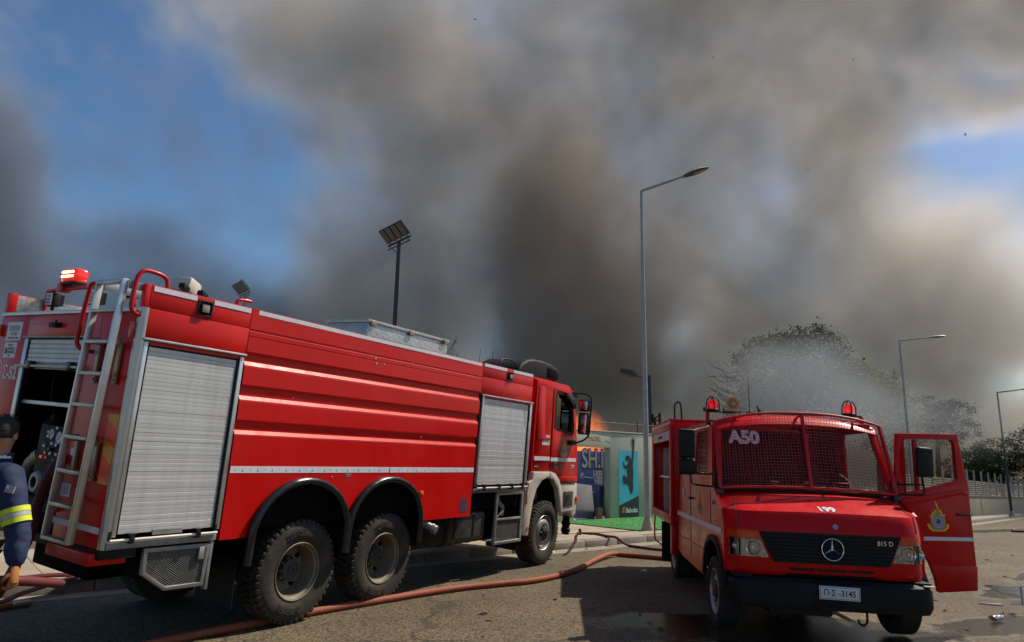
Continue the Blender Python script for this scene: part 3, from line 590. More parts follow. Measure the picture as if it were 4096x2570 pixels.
def lampbox(u0, u1, z0, z1):
    o = MB(); frame_loop(o, [(u0, z0), (u1, z0), (u1, z1), (u0, z1)], .016, 'y', -.010, .02); q = o.build('work_lamp', 'black_gloss', T, bev=.003)
    tb('lamp_back', 'dark', u0+.01, u1-.01, -.0035, .018, z0+.01, z1-.01, parent=q)
    uc, zc = (u0+u1)/2-.01, (z0+z1)/2-.005
    MB().box(uc-.05, uc+.045, -.03, -.004, zc-.045, zc+.045).build('lamp_head', 'black_trim', q, bev=.012)
    MB().box(uc-.038, uc+.034, -.036, -.029, zc-.033, zc+.033).build('lamp_lens', 'flood_glass', q, bev=.006)
lampbox(.505, .66, 2.995, 3.145); lampbox(5.962, 6.13, 2.992, 3.14)
tb('header_panel', 'red', 5.275, 6.80, .002, .05, 2.718, 2.978); tb('parapet', 'red', 5.275, 6.80, .002, .04, 2.981, 3.186)
tb('parapet_seam', 'black', 1.098, 1.136, .012, .06, 2.9, 3.17); tb('parapet_seam', 'black', 5.262, 5.276, .012, .06, 1.3, 3.16)
# near-side corner post and frames
m = MB(); m.prism([(0, .06)]+[(.055+.055*cos(t), .055+.055*sin(t)) for t in [pi+pi/2*i/6 for i in range(7)]]+[(.06, 0), (.06, .06)], 'z', .955, 2.976)
m.build('corner_post', 'alu', T, smooth=True)
tb('corner_cap', 'red', .0, .05, .004, .06, 2.978, 3.178)
def shutter(u0, u1, z0, z1, pitch, name_parent, flip=False):
    """roller shutter: guide rails, gasket, slats, lift bar with two clamps, drip rail"""
    s = name_parent; tb('guide_rail', 'alu', u0-.045, u0-.006, -.008, .04, z0-.02, z1+.03, parent=s, bev=.006); tb('gasket', 'black', u0-.006, u0+.012, .004, .04, z0, z1+.02, parent=s, bev=0)
    tb('guide_rail', 'alu', u1+.018, u1+.062, -.008, .04, z0-.02, z1+.03, parent=s, bev=.006); tb('gasket', 'black', u1-.006, u1+.018, .004, .04, z0, z1+.02, parent=s, bev=0)
    nsl = int((z1-z0)/pitch); L = u1-u0
    pr = [(.03, .0006), (.0150, .0006), (.0128, .0022), (.0125, pitch*.5), (.0128, pitch-.0022), (.0150, pitch-.0006), (.03, pitch-.0006)]
    me = MB().prism(pr, 'x', 0, L).mesh('slat', 'slat', smooth=35)
    for k in range(nsl): link('slat', me, s, (u0, random.uniform(-.0008, .0008), z0+k*pitch))
    tb('backing', 'black', u0, u1, .031, .038, z0, z1+.02, parent=s, bev=0)
def lift_bar(s, u0, u1, z, clamps, y=-.03):
    MB().tube([(u0, y, z), (u1, y, z)], .0125, 10).build('lift_bar', 'cream', s, smooth=True)
    for c in clamps:
        m = MB(); m.box(c-.022, c+.022, y-.02, .0, z-.03, z+.045); m.box(c-.034, c+.034, y-.026, .0, z+.045, z+.053); m.cyl((c, y-.026, z+.012), (c, y-.018, z+.012), .010, n=10); m.build('clamp', 'black_gloss', s, bev=.003)
    for c in (u0+.008, u1-.008): MB().box(c-.012, c+.012, -.016, .0, z+.0, z+.07).build('bar_end', 'black', s, bev=.002)
sh = MB().box(.045, 1.092, -.028, .012, 2.694, 2.716).build('roller_shutter', 'alu', T, bev=.006)
shutter(.105, 1.015, 1.075, 2.655, .0365, sh); tb('top_gap', 'red', .06, 1.09, .006, .04, 2.66, 2.693, parent=sh, bev=0)
lift_bar(sh, .04, 1.04, 1.032, (.22, .84)); tb('rating_plate', 'galv', .42, .70, -.001, .012, 1.052, 1.094, parent=sh, bev=0)
tb('sill', 'galv', .03, 1.055, -.012, .06, .958, 1.014)
sh2 = MB().box(5.29, 6.83, -.028, .012, 2.694, 2.716).build('roller_shutter', 'alu', T, bev=.006)
shutter(5.37, 6.735, 1.385, 2.665, .0365, sh2); tb('top_gap', 'red', 5.32, 6.79, .006, .04, 2.668, 2.693, parent=sh2, bev=0)
lift_bar(sh2, 5.34, 6.82, 1.345, (5.53, 5.95, 6.33, 6.66)); tb('sill', 'galv', 5.29, 6.82, -.012, .06, 1.272, 1.33)
MB().tube(smooth_path([(6.60, -.01, 2.71), (6.68, -.018, 2.62), (6.72, -.02, 2.5), (6.73, -.018, 2.4)]), .005, 5).build('loose_strap', 'black', T)
tb('front_post', 'alu', 6.80, 6.835, .0, .06, 1.28, 2.69); tb('front_bulkhead', 'red', 6.775, 6.80, .06, 2.47, 1.3, 3.18)
# under-body tool cage
cg = [(.372, .94), (.377, .724), (.612, .563), (1.0, .556), (1.012, .935)]
m = MB(); frame_loop(m, cg, .036, 'y', .0, .035); cage = m.build('tool_cage', 'galv', T, bev=.004)
m = MB(); lattice(m, cg, .0165, .020, .02, .0035, lambda x, y, z: (x, y, z)); o = m.build('expanded_mesh', 'galv', cage); o['kind'] = 'stuff'
m = MB(); m.prism([(.39, .93), (.395, .735), (.62, .58), (.99, .57), (.995, .93)], 'y', .06, .55); m.build('bin', 'dark', cage)
MB().box(.90, .955, -.012, .012, .80, .91).build('latch', 'alu', cage, bev=.004)
MB().box(1.012, 1.045, .0, .05, .52, .955).build('strut', 'galv', cage, bev=.003)
m = MB(); m.grid(lambda u, y: (1.37+.02*u, y, .74-.46*u), [0, .25, .5, .75, 1], [.05, .3, .62]); m.build('mud_flap', 'black', T, thick=.008)
# small signs on the flank
o = MB().box(2.66, 2.75, -.003, .0005, 1.525, 1.558).build('pressure_label', 'badge_grey', T); text('lettering', '675 kPa', .03, 'graf_black', o, side_B(2.705, 1.541, -.0035), bold=.0006, ext=.0004)
MB().box(4.045, 4.115, -.018, .001, 1.285, 1.335).build('side_marker', 'amber', T, bev=.005)
o = MB().box(4.985, 5.165, -.003, .0005, 1.015, 1.205).build('worn_sticker', 'badge_dark', T); strip(5.0, 5.15, 1.175, 1.181, 'sticker_line', 'red', -.005); strip(5.01, 5.13, 1.09, 1.096, 'sticker_line', 'red', -.005)
for u, z, a in ((2.93, 2.93, .018), (2.95, 2.87, .02), (3.09, 2.88, .014), (3.62, 2.965, .012), (2.62, 2.81, .006), (3.95, 2.03, .012), (2.45, 1.53, .010), (4.4, 2.33, .006), (1.75, 2.35, .008)):
    pts = [(a*random.uniform(.5, 1.2)*cos(t), a*random.uniform(.4, 1)*sin(t)) for t in [2*pi*i/9 for i in range(9)]]
    decal('paint_chip', pts, 'wall_green', T, side_B(u, z, -.004))
# fuel tank, air tank and outlet
m = MB(); m.prism(rrect(.10, .72, .53, 1.0, .11), 'x', 4.93, 5.84); o = m.build('fuel_tank', 'tank_plastic', T, bev=.03, smooth=True)
for u in (5.02, 5.5): m = MB(); m.prism(rrect(.094, .726, .524, 1.006, .115), 'x', u, u+.05); m.build('strap', 'black_gloss', o, smooth=True)
m = MB(); m.prism(rrect(.14, .76, .52, .98, .14), 'x', 4.2, 4.9); m.build('air_tank', 'black_trim', T, bev=.04, smooth=True)
m = MB(); m.cyl((4.28, .12, .92), (4.36, -.02, .85), .05, n=14); o = m.build('outlet', 'galv', T, smooth=True)
m = MB(); m.lathe([(.0, -.005), (.055, -.005), (.062, .0), (.062, .03), (.054, .034), (.054, .05), (.06, .052), (.06, .07), (.03, .075), (0, .075)], 18, ax='z'); m.xf(Matrix.Translation((4.36, -.02, .85))@Vector((.3, -.9, -.35)).to_track_quat('Z', 'Y').to_matrix().to_4x4()); m.build('coupling', 'bolt', o, smooth=True)
# step frame below the front locker
fr = [(5.975, .478), (6.80, .476), (6.775, 1.265), (5.965, 1.265)]
m = MB(); frame_loop(m, fr, .042, 'y', .0, .045); m.box(6.0, 6.78, .002, .043, .835, .868); m.bar((6.02, .02, .88), (6.2, .02, .98), .02, .02, (0, 1, 0)); stp = m.build('step_frame', 'alu', T, bev=.004)
m = MB(); q = [(6.01, .52), (6.76, .52), (6.76, .835), (6.01, .835)]; lattice(m, q, .016, .02, .025, .003, lambda x, y, z: (x, y, z)); o = m.build('expanded_mesh', 'galv', stp); o['kind'] = 'stuff'
tb('tread', 'tread_plate', 6.02, 6.76, .03, .40, .508, .522, parent=stp); tb('box_back', 'dark', 5.98, 6.77, .40, .42, .5, 1.26, parent=stp)
MB().tube(smooth_path([(6.15, .12, 1.25), (6.18, .1, 1.1), (6.28, .08, 1.02), (6.3, .1, .9)]), .03, 8).build('hose_stub', 'steel_pole', stp, smooth=True)
# ---- wheels
TYRE, TREAD = tyre_mesh(.535, .33, .292, 'tyre', 'rubber', 44, .022)
def wheel(u, near=True, front=False, zc=.534):
    y = .21 if near else 2.33
    w_ = link('wheel', None, T, (u, y, zc), (0, random.uniform(0, 6), 0 if near else pi)); w_.empty_display_size = .1
    link('tyre', TYRE, w_); link('tread', TREAD, w_)
    if front:
        m = MB(); m.lathe([(.30, -.140), (.292, -.15), (.283, -.14), (.275, -.10), (.25, -.09), (.235, -.12), (.20, -.145), (.165, -.15), (.165, -.13), (0, -.13)], 40); m.build('rim', 'rim_silver', w_, smooth=30)
        for k in range(10):
            t = 2*pi*(k+.5)/10; MB().cyl((.243*cos(t), -.112, .243*sin(t)), (.243*cos(t), -.09, .243*sin(t)), .022, n=10).build('vent_hole', 'dark', w_)
        m = MB(); m.lathe([(.12, -.13), (.115, -.18), (.09, -.20), (.05, -.205), (.048, -.225), (.02, -.23), (0, -.22)], 24); m.build('hub', 'hub', w_, smooth=True)
        for k in range(10):
            t = 2*pi*k/10; MB().cyl((.142*cos(t), -.175, .142*sin(t)), (.142*cos(t), -.14, .142*sin(t)), .017, n=6).build('wheel_nut', 'bolt', w_)
    else:
        m = MB(); m.lathe([(.302, -.150), (.296, -.160), (.286, -.155), (.282, -.13), (.262, -.115), (.255, .0), (.235, .06), (.16, .075), (0, .075)], 48); m.build('rim', 'rim', w_, smooth=30)
        m = MB(); m.lathe([(.135, .075), (.135, .03), (.118, -.015), (.112, -.045), (.07, -.055), (.045, -.055), (.043, -.068), (.02, -.070), (.018, -.058), (0, -.058)], 32); m.build('hub', 'hub', w_, smooth=30)
        for k in range(10):
            t = 2*pi*k/10; MB().cyl((.125*cos(t), -.028, .125*sin(t)), (.125*cos(t), -.008, .125*sin(t)), .009, n=6).build('wheel_nut', 'bolt', w_)
        for k in range(4):
            t = 2*pi*(k+.4)/4; MB().cyl((.205*cos(t), .05, .205*sin(t)), (.205*cos(t), .068, .205*sin(t)), .028, n=10).build('vent_hole', 'dark', w_)
    return w_
def tyre_words(w_, turn):
    w_.rotation_euler[1] = 0
    Bw = basis((0, -.178, 0), (1, 0, 0), (0, 0, 1))
    for body, t in (('LEAO', turn), ('A-WORKS', turn+pi*.86)):
        R_ = Matrix.Rotation(t, 4, 'Z')
        a = bend(.405); plate_ = MB(); k = 12; half = .42 if len(body) > 4 else .30
        plate_.grid(lambda r, q: (r*cos(q), r*sin(q), -.004), [.372, .44], [pi/2-half+2*half*i/k for i in range(k+1)])
        plate_.xf(Bw@R_).build('sidewall_panel', 'letter_rubber', w_, thick=.003)
        text('sidewall_lettering', body, .062, 'rubber', w_, Bw@R_@Matrix.Translation((0, 0, -.001)), bold=.0022, ext=.002, warp=a, spacing=1.1)
for u, near, fr_, zc in ((2.177, 1, 0, .534), (3.527, 1, 0, .534), (7.69, 1, 1, .534), (2.177, 0, 0, .36), (3.527, 0, 0, .36), (7.69, 0, 1, .50)):
    ww = wheel(u, near, fr_, zc)
    if near and not fr_: tyre_words(ww, .25)
for u in (2.177, 3.527, 7.69): MB().cyl((u, .35, .52), (u, 2.2, .45), .09, n=12).build('axle', 'dark', T)
# ---- rear end
def panel_yz(name, mt, y0, y1, z0, z1, u0=0, u1=.018, bev=.003, parent=T): return MB().box(u0, u1, y0, y1, z0, z1).build(name, mt, parent, bev=bev)
panel_yz('rear_panel', 'red', .062, .79, .955, 2.93); panel_yz('rear_panel', 'red', 1.945, 2.53, .955, 2.93); panel_yz('rear_header', 'red', .793, 1.942, 2.722, 2.93)
panel_yz('roof_rail', 'alu', .03, 2.53, 2.932, 2.968, -.02, .05, .006)
panel_yz('seam', 'badge_dark', .79, 2.53, 2.838, 2.841, -.0015, .001, 0); panel_yz('seam', 'badge_dark', 2.005, 2.008, 2.66, 2.93, -.0015, .001, 0); panel_yz('seam', 'badge_dark', .60, .603, 2.62, 2.93, -.0015, .001, 0)
panel_yz('drip_rail', 'galv', .79, 1.97, 2.700, 2.720, -.028, .004, .005)
panel_yz('rear_sill', 'black_trim', .0, 2.53, .88, .953, -.01, .3); 
rs = MB().box(-.012, .01, 1.872, 1.942, 1.18, 2.698).build('rear_shutter', 'alu', T, bev=.005)
panel_yz('guide_rail', 'black', 1.845, 1.870, 1.18, 2.698, -.005, .02, 0, rs); panel_yz('guide_rail', 'alu', .79, .822, 1.18, 2.698, -.008, .02, .004, rs)
me = MB().prism([(.018, .001), (.004, .001), (.0015, .005), (.0005, .0225), (.0015, .04), (.004, .044), (.018, .044)], 'y', .825, 1.842)
me.v = [(p[0], p[1], p[2]) for p in me.v]
sl_ = MB(); pr = [(.018, .001), (.004, .001), (.0015, .005), (.0005, .0225), (.0015, .04), (.004, .044), (.018, .044)]
sl_.add([(x, .825, z) for x, z in pr]+[(x, 1.842, z) for x, z in pr], [tuple(range(7)), tuple(range(13, 6, -1))]+[(i, i+7, (i+1) % 7+7, (i+1) % 7) for i in range(7)])
slm = sl_.mesh('slat', 'slat', smooth=35)
for k in range(5): link('slat', slm, rs, (0, 0, 2.462+k*.0455))
MB().tube([(-.035, .80, 2.428), (-.035, 1.985, 2.424)], .013, 10).build('lift_bar', 'cream', rs, smooth=True)
for y in (.95, 1.70): MB().box(-.055, .0, y-.045, y+.045, 2.40, 2.475).build('clamp', 'black_gloss', rs, bev=.008)
panel_yz('bottom_rail', 'galv', .825, 1.842, 2.40, 2.460, 0, .018, .002, rs)
# open pump bay
panel_yz('shelf', 'alu', .80, 1.84, 2.065, 2.10, .02, .5)
pp = panel_yz('pump_panel', 'black_trim', .83, 1.36, 1.45, 1.89, .02, .05)
def gauge(y, z, r):
    m = MB(); m.lathe([(0, -.022), (r*.86, -.022), (r*.9, -.03), (r, -.028), (r, 0)], 24, (.02, y, z), 'x'); g = m.build('gauge', 'bolt', pp, smooth=30)
    m = MB(); m.lathe([(0, -.024), (r*.84, -.024), (r*.84, -.02)], 24, (.02, y, z), 'x'); m.build('dial', 'gauge_white', g)
    m = MB(); m.bar((-.006, y+.3*r, z-.3*r), (-.006, y-.4*r, z+.45*r), .004, .004); m.build('needle', 'graf_black', g)
gauge(1.10, 1.815, .048); gauge(.96, 1.79, .058)
for y, z, c in ((1.2, 1.83, 'paper'), (1.2, 1.79, 'paper'), (1.11, 1.73, 'paper'), (1.03, 1.72, 'paper'), (1.24, 1.70, 'paper'), (1.2, 1.64, 'amber'), (1.17, 1.60, 'amber'), (1.26, 1.60, 'lens_red'), (1.11, 1.64, 'paper'), (1.0, 1.64, 'paper'), (.93, 1.62, 'gauge_white'), (1.02, 1.58, 'paper'), (1.06, 1.87, 'paper')):
    MB().box(.012, .021, y-.018, y+.018, z-.012, z+.012).build('label_plate', c, pp)
for y, z in ((1.08, 1.68), (.97, 1.56), (.88, 1.60)): MB().cyl((.02, y, z), (-.02, y, z), .014, n=10).build('knob', 'black_gloss', pp, smooth=True)
pipe = MB().tube(smooth_path([(.3, 1.30, 1.66), (.15, 1.38, 1.62), (.10, 1.47, 1.58), (.10, 1.6, 1.52), (.15, 1.75, 1.42)]), .055, 12).build('suction_pipe', 'galv', T, smooth=True)
MB().tube([(.11, 1.44, 1.60), (.10, 1.50, 1.57)], .072, 14).build('flange', 'brass', pipe, smooth=True)
m = MB(); m.lathe([(.05, -.05), (.085, -.05), (.10, -.03), (.10, .02), (.115, .03), (.115, .08), (.07, .09)], 24, (0, 1.17, 1.38), 'x'); m.build('pump_inlet', 'galv', T, smooth=30)
MB().cyl((.05, 1.17, 1.38), (.30, 1.17, 1.38), .085, n=18).build('inlet_pipe', 'tank_plastic', T, smooth=True)
for a in ((.25, 1.62, 1.85, .10), (.3, 1.7, 1.30, .13), (.2, 1.5, 1.95, .05)): MB().ball(a[:3], a[3]).build('valve_body', 'black_trim', T, smooth=True)
panel_yz('foot_plate', 'galv', .80, 1.9, 1.155, 1.185, -.06, .4)
MB().tube(smooth_path([(.25, 1.75, 2.6), (.22, 1.72, 2.2), (.24, 1.62, 1.95), (.22, 1.72, 1.85)]), .008, 6).build('cable', 'black', T)
# rear reflectors, badges and lettering
panel_yz('white_band', 'white_strip', .075, .86, 1.075, 1.125, -.003, .0, 0)
ch = panel_yz('chevron_board', 'refl_orange', .064, .222, 1.47, 2.05, -.004, 0, 0)
for k in range(2):
    z = 1.50+k*.29; decal('red_stripe', [(-.077, z+.05), (.077, z-.02), (.077, z+.125), (-.077, z+.205)], 'refl_red', ch, basis((-.0045, .143, 0), (0, -1, 0), (0, 0, 1)))
for y, z0, z1 in ((.085, 2.70, 2.845), (2.50, 2.72, 2.84)): MB().box(-.03, .002, y-.022, y+.022, z0, z1).build('tail_marker', 'amber_lens', T, bev=.008)
o = panel_yz('sponsor_plate', 'paper', 2.06, 2.37, 2.675, 2.865, -.004, 0, .0)
for q in ((2.11, 2.32, 2.775, 2.83), (2.12, 2.2, 2.79, 2.815)): panel_yz('print', 'badge_grey', q[0], q[1], q[2], q[3], -.0055 if q[1] > 2.3 else -.0075, -.003, 0, o)
text('lettering', 'ΕΣΠΑ', .045, 'print_grey', o, rear_B(2.21, 2.745, -.005), ext=.0005); text('lettering', 'ΠΥΡΟΣΒΕΣΤΙΚΗ', .028, 'print_grey', o, rear_B(2.21, 2.70, -.005), ext=.0005)
o = panel_yz('donor_plate', 'paper', 2.10, 2.355, 2.50, 2.655, -.004, 0, 0)
text('lettering', 'ΔΩΡΕΑ', .028, 'print_grey', o, rear_B(2.23, 2.628, -.005), ext=.0005); text('lettering', 'ΤΡΑΠΕΖΑ', .036, 'print_grey', o, rear_B(2.20, 2.59, -.005), bold=.0006, ext=.0005); text('lettering', 'ΠΕΙΡΑΙΩΣ', .036, 'print_grey', o, rear_B(2.20, 2.555, -.005), bold=.0006, ext=.0005); text('lettering', '2008', .022, 'print_grey', o, rear_B(2.23, 2.52, -.005), ext=.0005)
panel_yz('print', 'badge_dark', 2.29, 2.33, 2.54, 2.60, -.0055, -.003, 0, o)
text('fleet_number', 'Σ-52', .175, 'badge_white', T, rear_B(2.15, 2.345, -.002), bold=.006, ext=.0008, sx=.85)
m = MB(); m.lathe([(.10, -.003), (.115, -.003), (.115, 0), (.10, 0)], 30, (0, 2.43, 2.37), 'x', closed=True); m.build('fleet_ring', 'badge_white', T)
o = panel_yz('notice', 'paper', .62, .77, 1.31, 1.42, -.004, 0, 0)
for k in range(7): panel_yz('print', 'print_grey', .64, .75-.02*(k % 3), 1.33+k*.011, 1.334+k*.011, -.0055, -.003, 0, o)
panel_yz('notice', 'paper', .66, .72, 1.66, 1.72, -.004, 0, 0)
m = MB(); m.box(-.06, -.0, 1.30, 1.42, 2.80, 2.845); m.tube(smooth_path([(-.01, 1.36, 2.845), (-.03, 1.36, 2.87), (-.05, 1.32, 2.85)]), .006, 5); m.build('rear_camera', 'black', T, bev=.004)
# stepped bumper block under the rear corner
bs = panel_yz('rear_step', 'red', .05, .72, .83, .925, -.06, .25, .004)
for k in range(4): panel_yz('rib', 'red', .055, .715, .835+k*.022, .843+k*.022, -.068, -.058, .002, bs)
# ---- ladder
LU = -.15
def lyl(z): return .485+(3.185-z)*.060
def lyr(z): return .09+(3.185-z)*.060
def lu(z): return -.14
lad = MB(); 
for f_ in (lyl, lyr): lad.hexa([(lu(0)-.03, f_(.98)-.015, .98), (lu(0)+.03, f_(.98)-.015, .98), (lu(0)+.03, f_(.98)+.015, .98), (lu(0)-.03, f_(.98)+.015, .98)], [(lu(3)-.03, f_(3.19)-.015, 3.19), (lu(3)+.03, f_(3.19)-.015, 3.19), (lu(3)+.03, f_(3.19)+.015, 3.19), (lu(3)-.03, f_(3.19)+.015, 3.19)])
ladder = lad.build('ladder', 'alu', T, bev=.006)
for z in (2.916, 2.645, 2.373, 2.105, 1.832, 1.551, 1.274, .995): MB().box(lu(z)-.035, lu(z)+.035, lyr(z)+.015, lyl(z)-.015, z-.015, z+.015).build('rung', 'tread_plate', ladder, bev=.005)
for f_ in (lyl, lyr): MB().box(-.10, .30, f_(3.17)-.017, f_(3.17)+.017, 3.115, 3.187).build('top_arm', 'alu', ladder, bev=.005)
MB().box(-.175, -.11, lyr(3.17)+.018, lyl(3.17)-.018, 3.15, 3.187).build('top_rung', 'tread_plate', ladder, bev=.004)
for y, z0, z1 in ((.20, 2.66, 2.30), (.52, 2.66, 2.30), (.29, 1.80, 1.48), (.60, 1.82, 1.50)):
    m = MB(); m.box(-.035, -.006, y-.022, y+.022, z1, z0); m.box(-.105, -.03, y-.03, y-.02, z0-.03, z0+.03); m.cyl((-.045, y, z1+.03), (-.03, y, z1+.03), .012, n=8); m.build('folding_bracket', 'brass', ladder, bev=.003)
MB().tube(smooth_path([(-.10, .50, 3.17), (-.16, .56, 3.16), (-.16, .60, 3.08), (-.16, .65, 2.70), (-.14, .64, 2.60), (-.10, .60, 2.575), (-.04, .56, 2.57)]), .019, 10).build('grab_rail', 'red_frame', T, smooth=True)
MB().tube(smooth_path([(.05, .05, 2.90), (-.05, .035, 2.915), (-.085, .03, 2.98), (-.078, .03, 3.18), (-.05, .03, 3.26), (.0, .03, 3.29), (.12, .03, 3.285), (.185, .03, 3.255), (.205, .03, 3.18)]), .019, 10).build('grab_rail', 'red_frame', T, smooth=True)
MB().tube(smooth_path([(.95, .05, 3.05), (.95, .05, 3.21), (1.0, .05, 3.24), (1.1, .05, 3.245)]), .019, 10).build('grab_rail', 'red_frame', T, smooth=True)
# ---- roof gear
hoop = MB().tube(smooth_path([(.35, 2.50, 2.95), (.35, 2.48, 3.22), (.35, 2.42, 3.275), (.35, 2.0, 3.285), (.35, 1.4, 3.285), (.35, .92, 3.26), (.35, .80, 3.20), (.35, .78, 2.95)]), .022, 10).build('roof_hoop', 'red_frame', T, smooth=True)
bc = MB().box(.29, .43, 1.85, 2.12, 3.325, 3.355).build('rear_beacon', 'black', T, bev=.006)
MB().box(.285, .435, 1.845, 2.125, 3.356, 3.495).build('beacon_lens', 'lens_red', bc, bev=.035, seg=3)
for z in (3.405, 3.452):
    for k in range(7): MB().box(.278, .287, 1.875+k*.033, 1.902+k*.033, z-.010, z+.010).build('led', 'led', bc)
MB().box(.30, .40, 2.10, 2.20, 3.25, 3.34).build('beacon_bracket', 'red_frame', hoop, bev=.004); MB().bar((.35, 2.19, 3.3), (.35, 2.24, 3.4), .03, .03).build('beacon_bracket', 'red_frame', hoop)
def worklight(y, z):
    o = MB().box(.31, .40, y-.075, y+.075, z-.075, z+.075).build('work_light', 'black', T, bev=.02)
    MB().box(.302, .312, y-.066, y+.066, z-.066, z+.066).build('light_face', 'white_paint', o, bev=.012)
    for i in range(3):
        for j in range(3): MB().cyl((.297, y-.036+.036*i, z-.036+.036*j), (.303, y-.036+.036*i, z-.036+.036*j), .013, n=10).build('led_cell', 'badge_grey', o)
    for k in range(5): MB().box(.395, .43, y-.07+k*.033, y-.06+k*.033, z-.06, z+.06).build('cooling_fin', 'black', o)
    MB().box(.34, .38, y-.05, y+.05, 2.95, 3.03).build('light_foot', 'cream', o); MB().cyl((.36, y, 3.02), (.36, y, z-.06), .018, n=8).build('light_stem', 'black', o)
worklight(2.34, 3.175); worklight(1.50, 3.17)
MB().box(.3, .5, 1.95, 2.15, 2.95, 3.02).build('roof_hatch_stop', 'black', T, bev=.02)
# monitor nozzle behind the ladder, partly hidden
mon = MB().tube(smooth_path([(.95, .9, 2.96), (.95, .9, 3.18), (.8, .85, 3.24), (.5, .70, 3.235), (.2, .55, 3.20)]), .03, 10).build('water_monitor', 'black_trim', T, smooth=True)
MB().tube([(.55, 1.3, 3.22), (.9, .7, 3.27)], .018, 8).build('monitor_lever', 'black', mon)
MB().obox((.62, .42, 3.30), .20, .22, .15, Matrix.Rotation(.4, 3, 'Z')@Matrix.Rotation(.25, 3, 'Y')).build('flood_head', 'cream', T, bev=.03)
MB().obox((.60, .46, 3.12), .22, .14, .06, Matrix.Rotation(.4, 3, 'Z')).build('lamp_base', 'amber', T, bev=.02)
for p in ((.42, .12, 3.24), (.60, .10, 3.21)): MB().obox(p, .10, .06, .05, Matrix.Rotation(.4, 3, 'Z')@Matrix.Rotation(.3, 3, 'Y')).build('spot_lamp', 'black', T, bev=.008)
# left parapet, tread plate inside, red end
tb('parapet', 'red', .0, 6.8, 2.512, 2.535, 2.96, 3.18); tb('parapet_lining', 'tread_plate', .08, 6.75, 2.49, 2.51, 2.955, 3.172); tb('parapet_end', 'red', -.002, .08, 2.47, 2.511, 2.97, 3.182)
tb('parapet_lining', 'tread_plate', .06, 6.75, .052, .07, 2.955, 3.165); tb('left_flank', 'red', .02, 6.8, 2.47, 2.53, .955, 2.93)
# roof chest of tread plate
ch = MB().box(3.42, 5.20, .66, 1.42, 2.95, 3.47).build('roof_chest', 'tread_plate', T, bev=.006)
MB().box(3.40, 5.23, .64, 1.44, 3.472, 3.515).build('chest_lid', 'tread_plate', ch, bev=.006)
for u in (3.5, 4.3, 5.12): MB().box(u-.05, u+.05, .622, .645, 3.44, 3.50).build('hinge', 'brass', ch, bev=.003)
for u, l in ((5.28, .22), (5.62, .26)): MB().tube([(u, .1, 3.1), (u+.02, .1, 3.2+l*.9)], .004, 4).build('whip_aerial', 'black', T)
MB().tube(smooth_path([(6.1, .25, 3.18), (6.16, .27, 3.32), (6.3, .3, 3.38), (6.5, .3, 3.39), (6.68, .3, 3.33), (6.8, .3, 3.2)]), .014, 8).build('air_hose', 'black', T, smooth=True)
# ------------------------------------------------------------------ truck cab
CY0, CY1 = .05, 2.42
cab_out = [(7.05, 1.585), (7.05, 3.06), (7.10, 3.12), (7.6, 3.15), (8.22, 3.145), (8.40, 3.06), (8.52, 2.86), (8.66, 2.40), (8.78, 1.90), (8.84, 1.50), (8.845, 1.372), (8.13, 1.372), (8.02, 1.46), (7.86, 1.56), (7.70, 1.585)]
win = [(7.775, 2.345), (7.755, 2.94), (7.80, 2.985), (8.28, 2.955), (8.36, 2.86), (8.50, 2.42), (8.52, 2.30), (8.46, 2.265), (7.90, 2.305)]
for y0, y1 in ((CY0, CY0+.05), (CY1-.05, CY1)):
    m = MB(); plate(m, cab_out, [win], 'y', y0, y1); cs = m.build('cab_side', 'red_van', T, bev=.012)
    fr_ = MB(); frame_loop(fr_, win, .028, 'y', y0-.004 if y0 < 1 else y1-.02, y0+.02 if y0 < 1 else y1+.004); fr_.build('window_seal', 'black', cs)
    g = MB(); g.prism(win, 'y', (y0+y1)/2-.003, (y0+y1)/2+.003); g.build('window_pane', 'window_glass', cs)
# proud door skin, shut lines, lower crease
dskin = [(7.695, 1.60), (7.66, 3.0), (7.70, 3.05), (8.30, 3.03), (8.42, 2.86), (8.56, 2.40), (8.69, 1.85), (8.735, 1.45), (8.16, 1.44), (8.0, 1.53), (7.86, 1.60)]
hole = [(7.74, 2.32), (7.725, 2.97), (7.79, 3.015), (8.30, 2.985), (8.39, 2.87), (8.535, 2.42), (8.555, 2.28), (8.47, 2.235), (7.88, 2.275)]
m = MB(); plate(m, dskin, [hole], 'y', CY0-.012, CY0+.002); door = m.build('door', 'red_van', T, bev=.006)
m = MB(); frame_loop(m, dskin, -.007, 'y', CY0-.002, CY0+.004); m.build('door_gap', 'black', T)
m = MB(); m.prism([(8.0, 1.49), (8.78, 1.49), (8.80, 1.40), (8.12, 1.40)], 'y', CY0-.035, CY0-.012); m.build('lower_trim', 'red_van', door, bev=.012)
hd = MB().box(7.76, 7.95, CY0-.022, CY0-.006, 1.62, 1.735).build('door_handle', 'black_gloss', door, bev=.008); MB().box(7.79, 7.93, CY0-.04, CY0-.02, 1.70, 1.725).build('grip', 'black', hd, bev=.006)
MB().box(8.42, 8.48, CY0-.016, CY0+.0, 2.33, 2.72).build('pillar_handle', 'black', door, bev=.01)
m = MB(); m.prism([(7.12, 2.15), (7.12, 3.02), (7.30, 3.03), (7.36, 2.9), (7.42, 2.25), (7.5, 2.17), (7.62, 2.16), (7.62, 2.12), (7.2, 2.12)], 'y', CY0-.012, CY0+.002); m.build('side_swage', 'red_van', T, bev=.01)
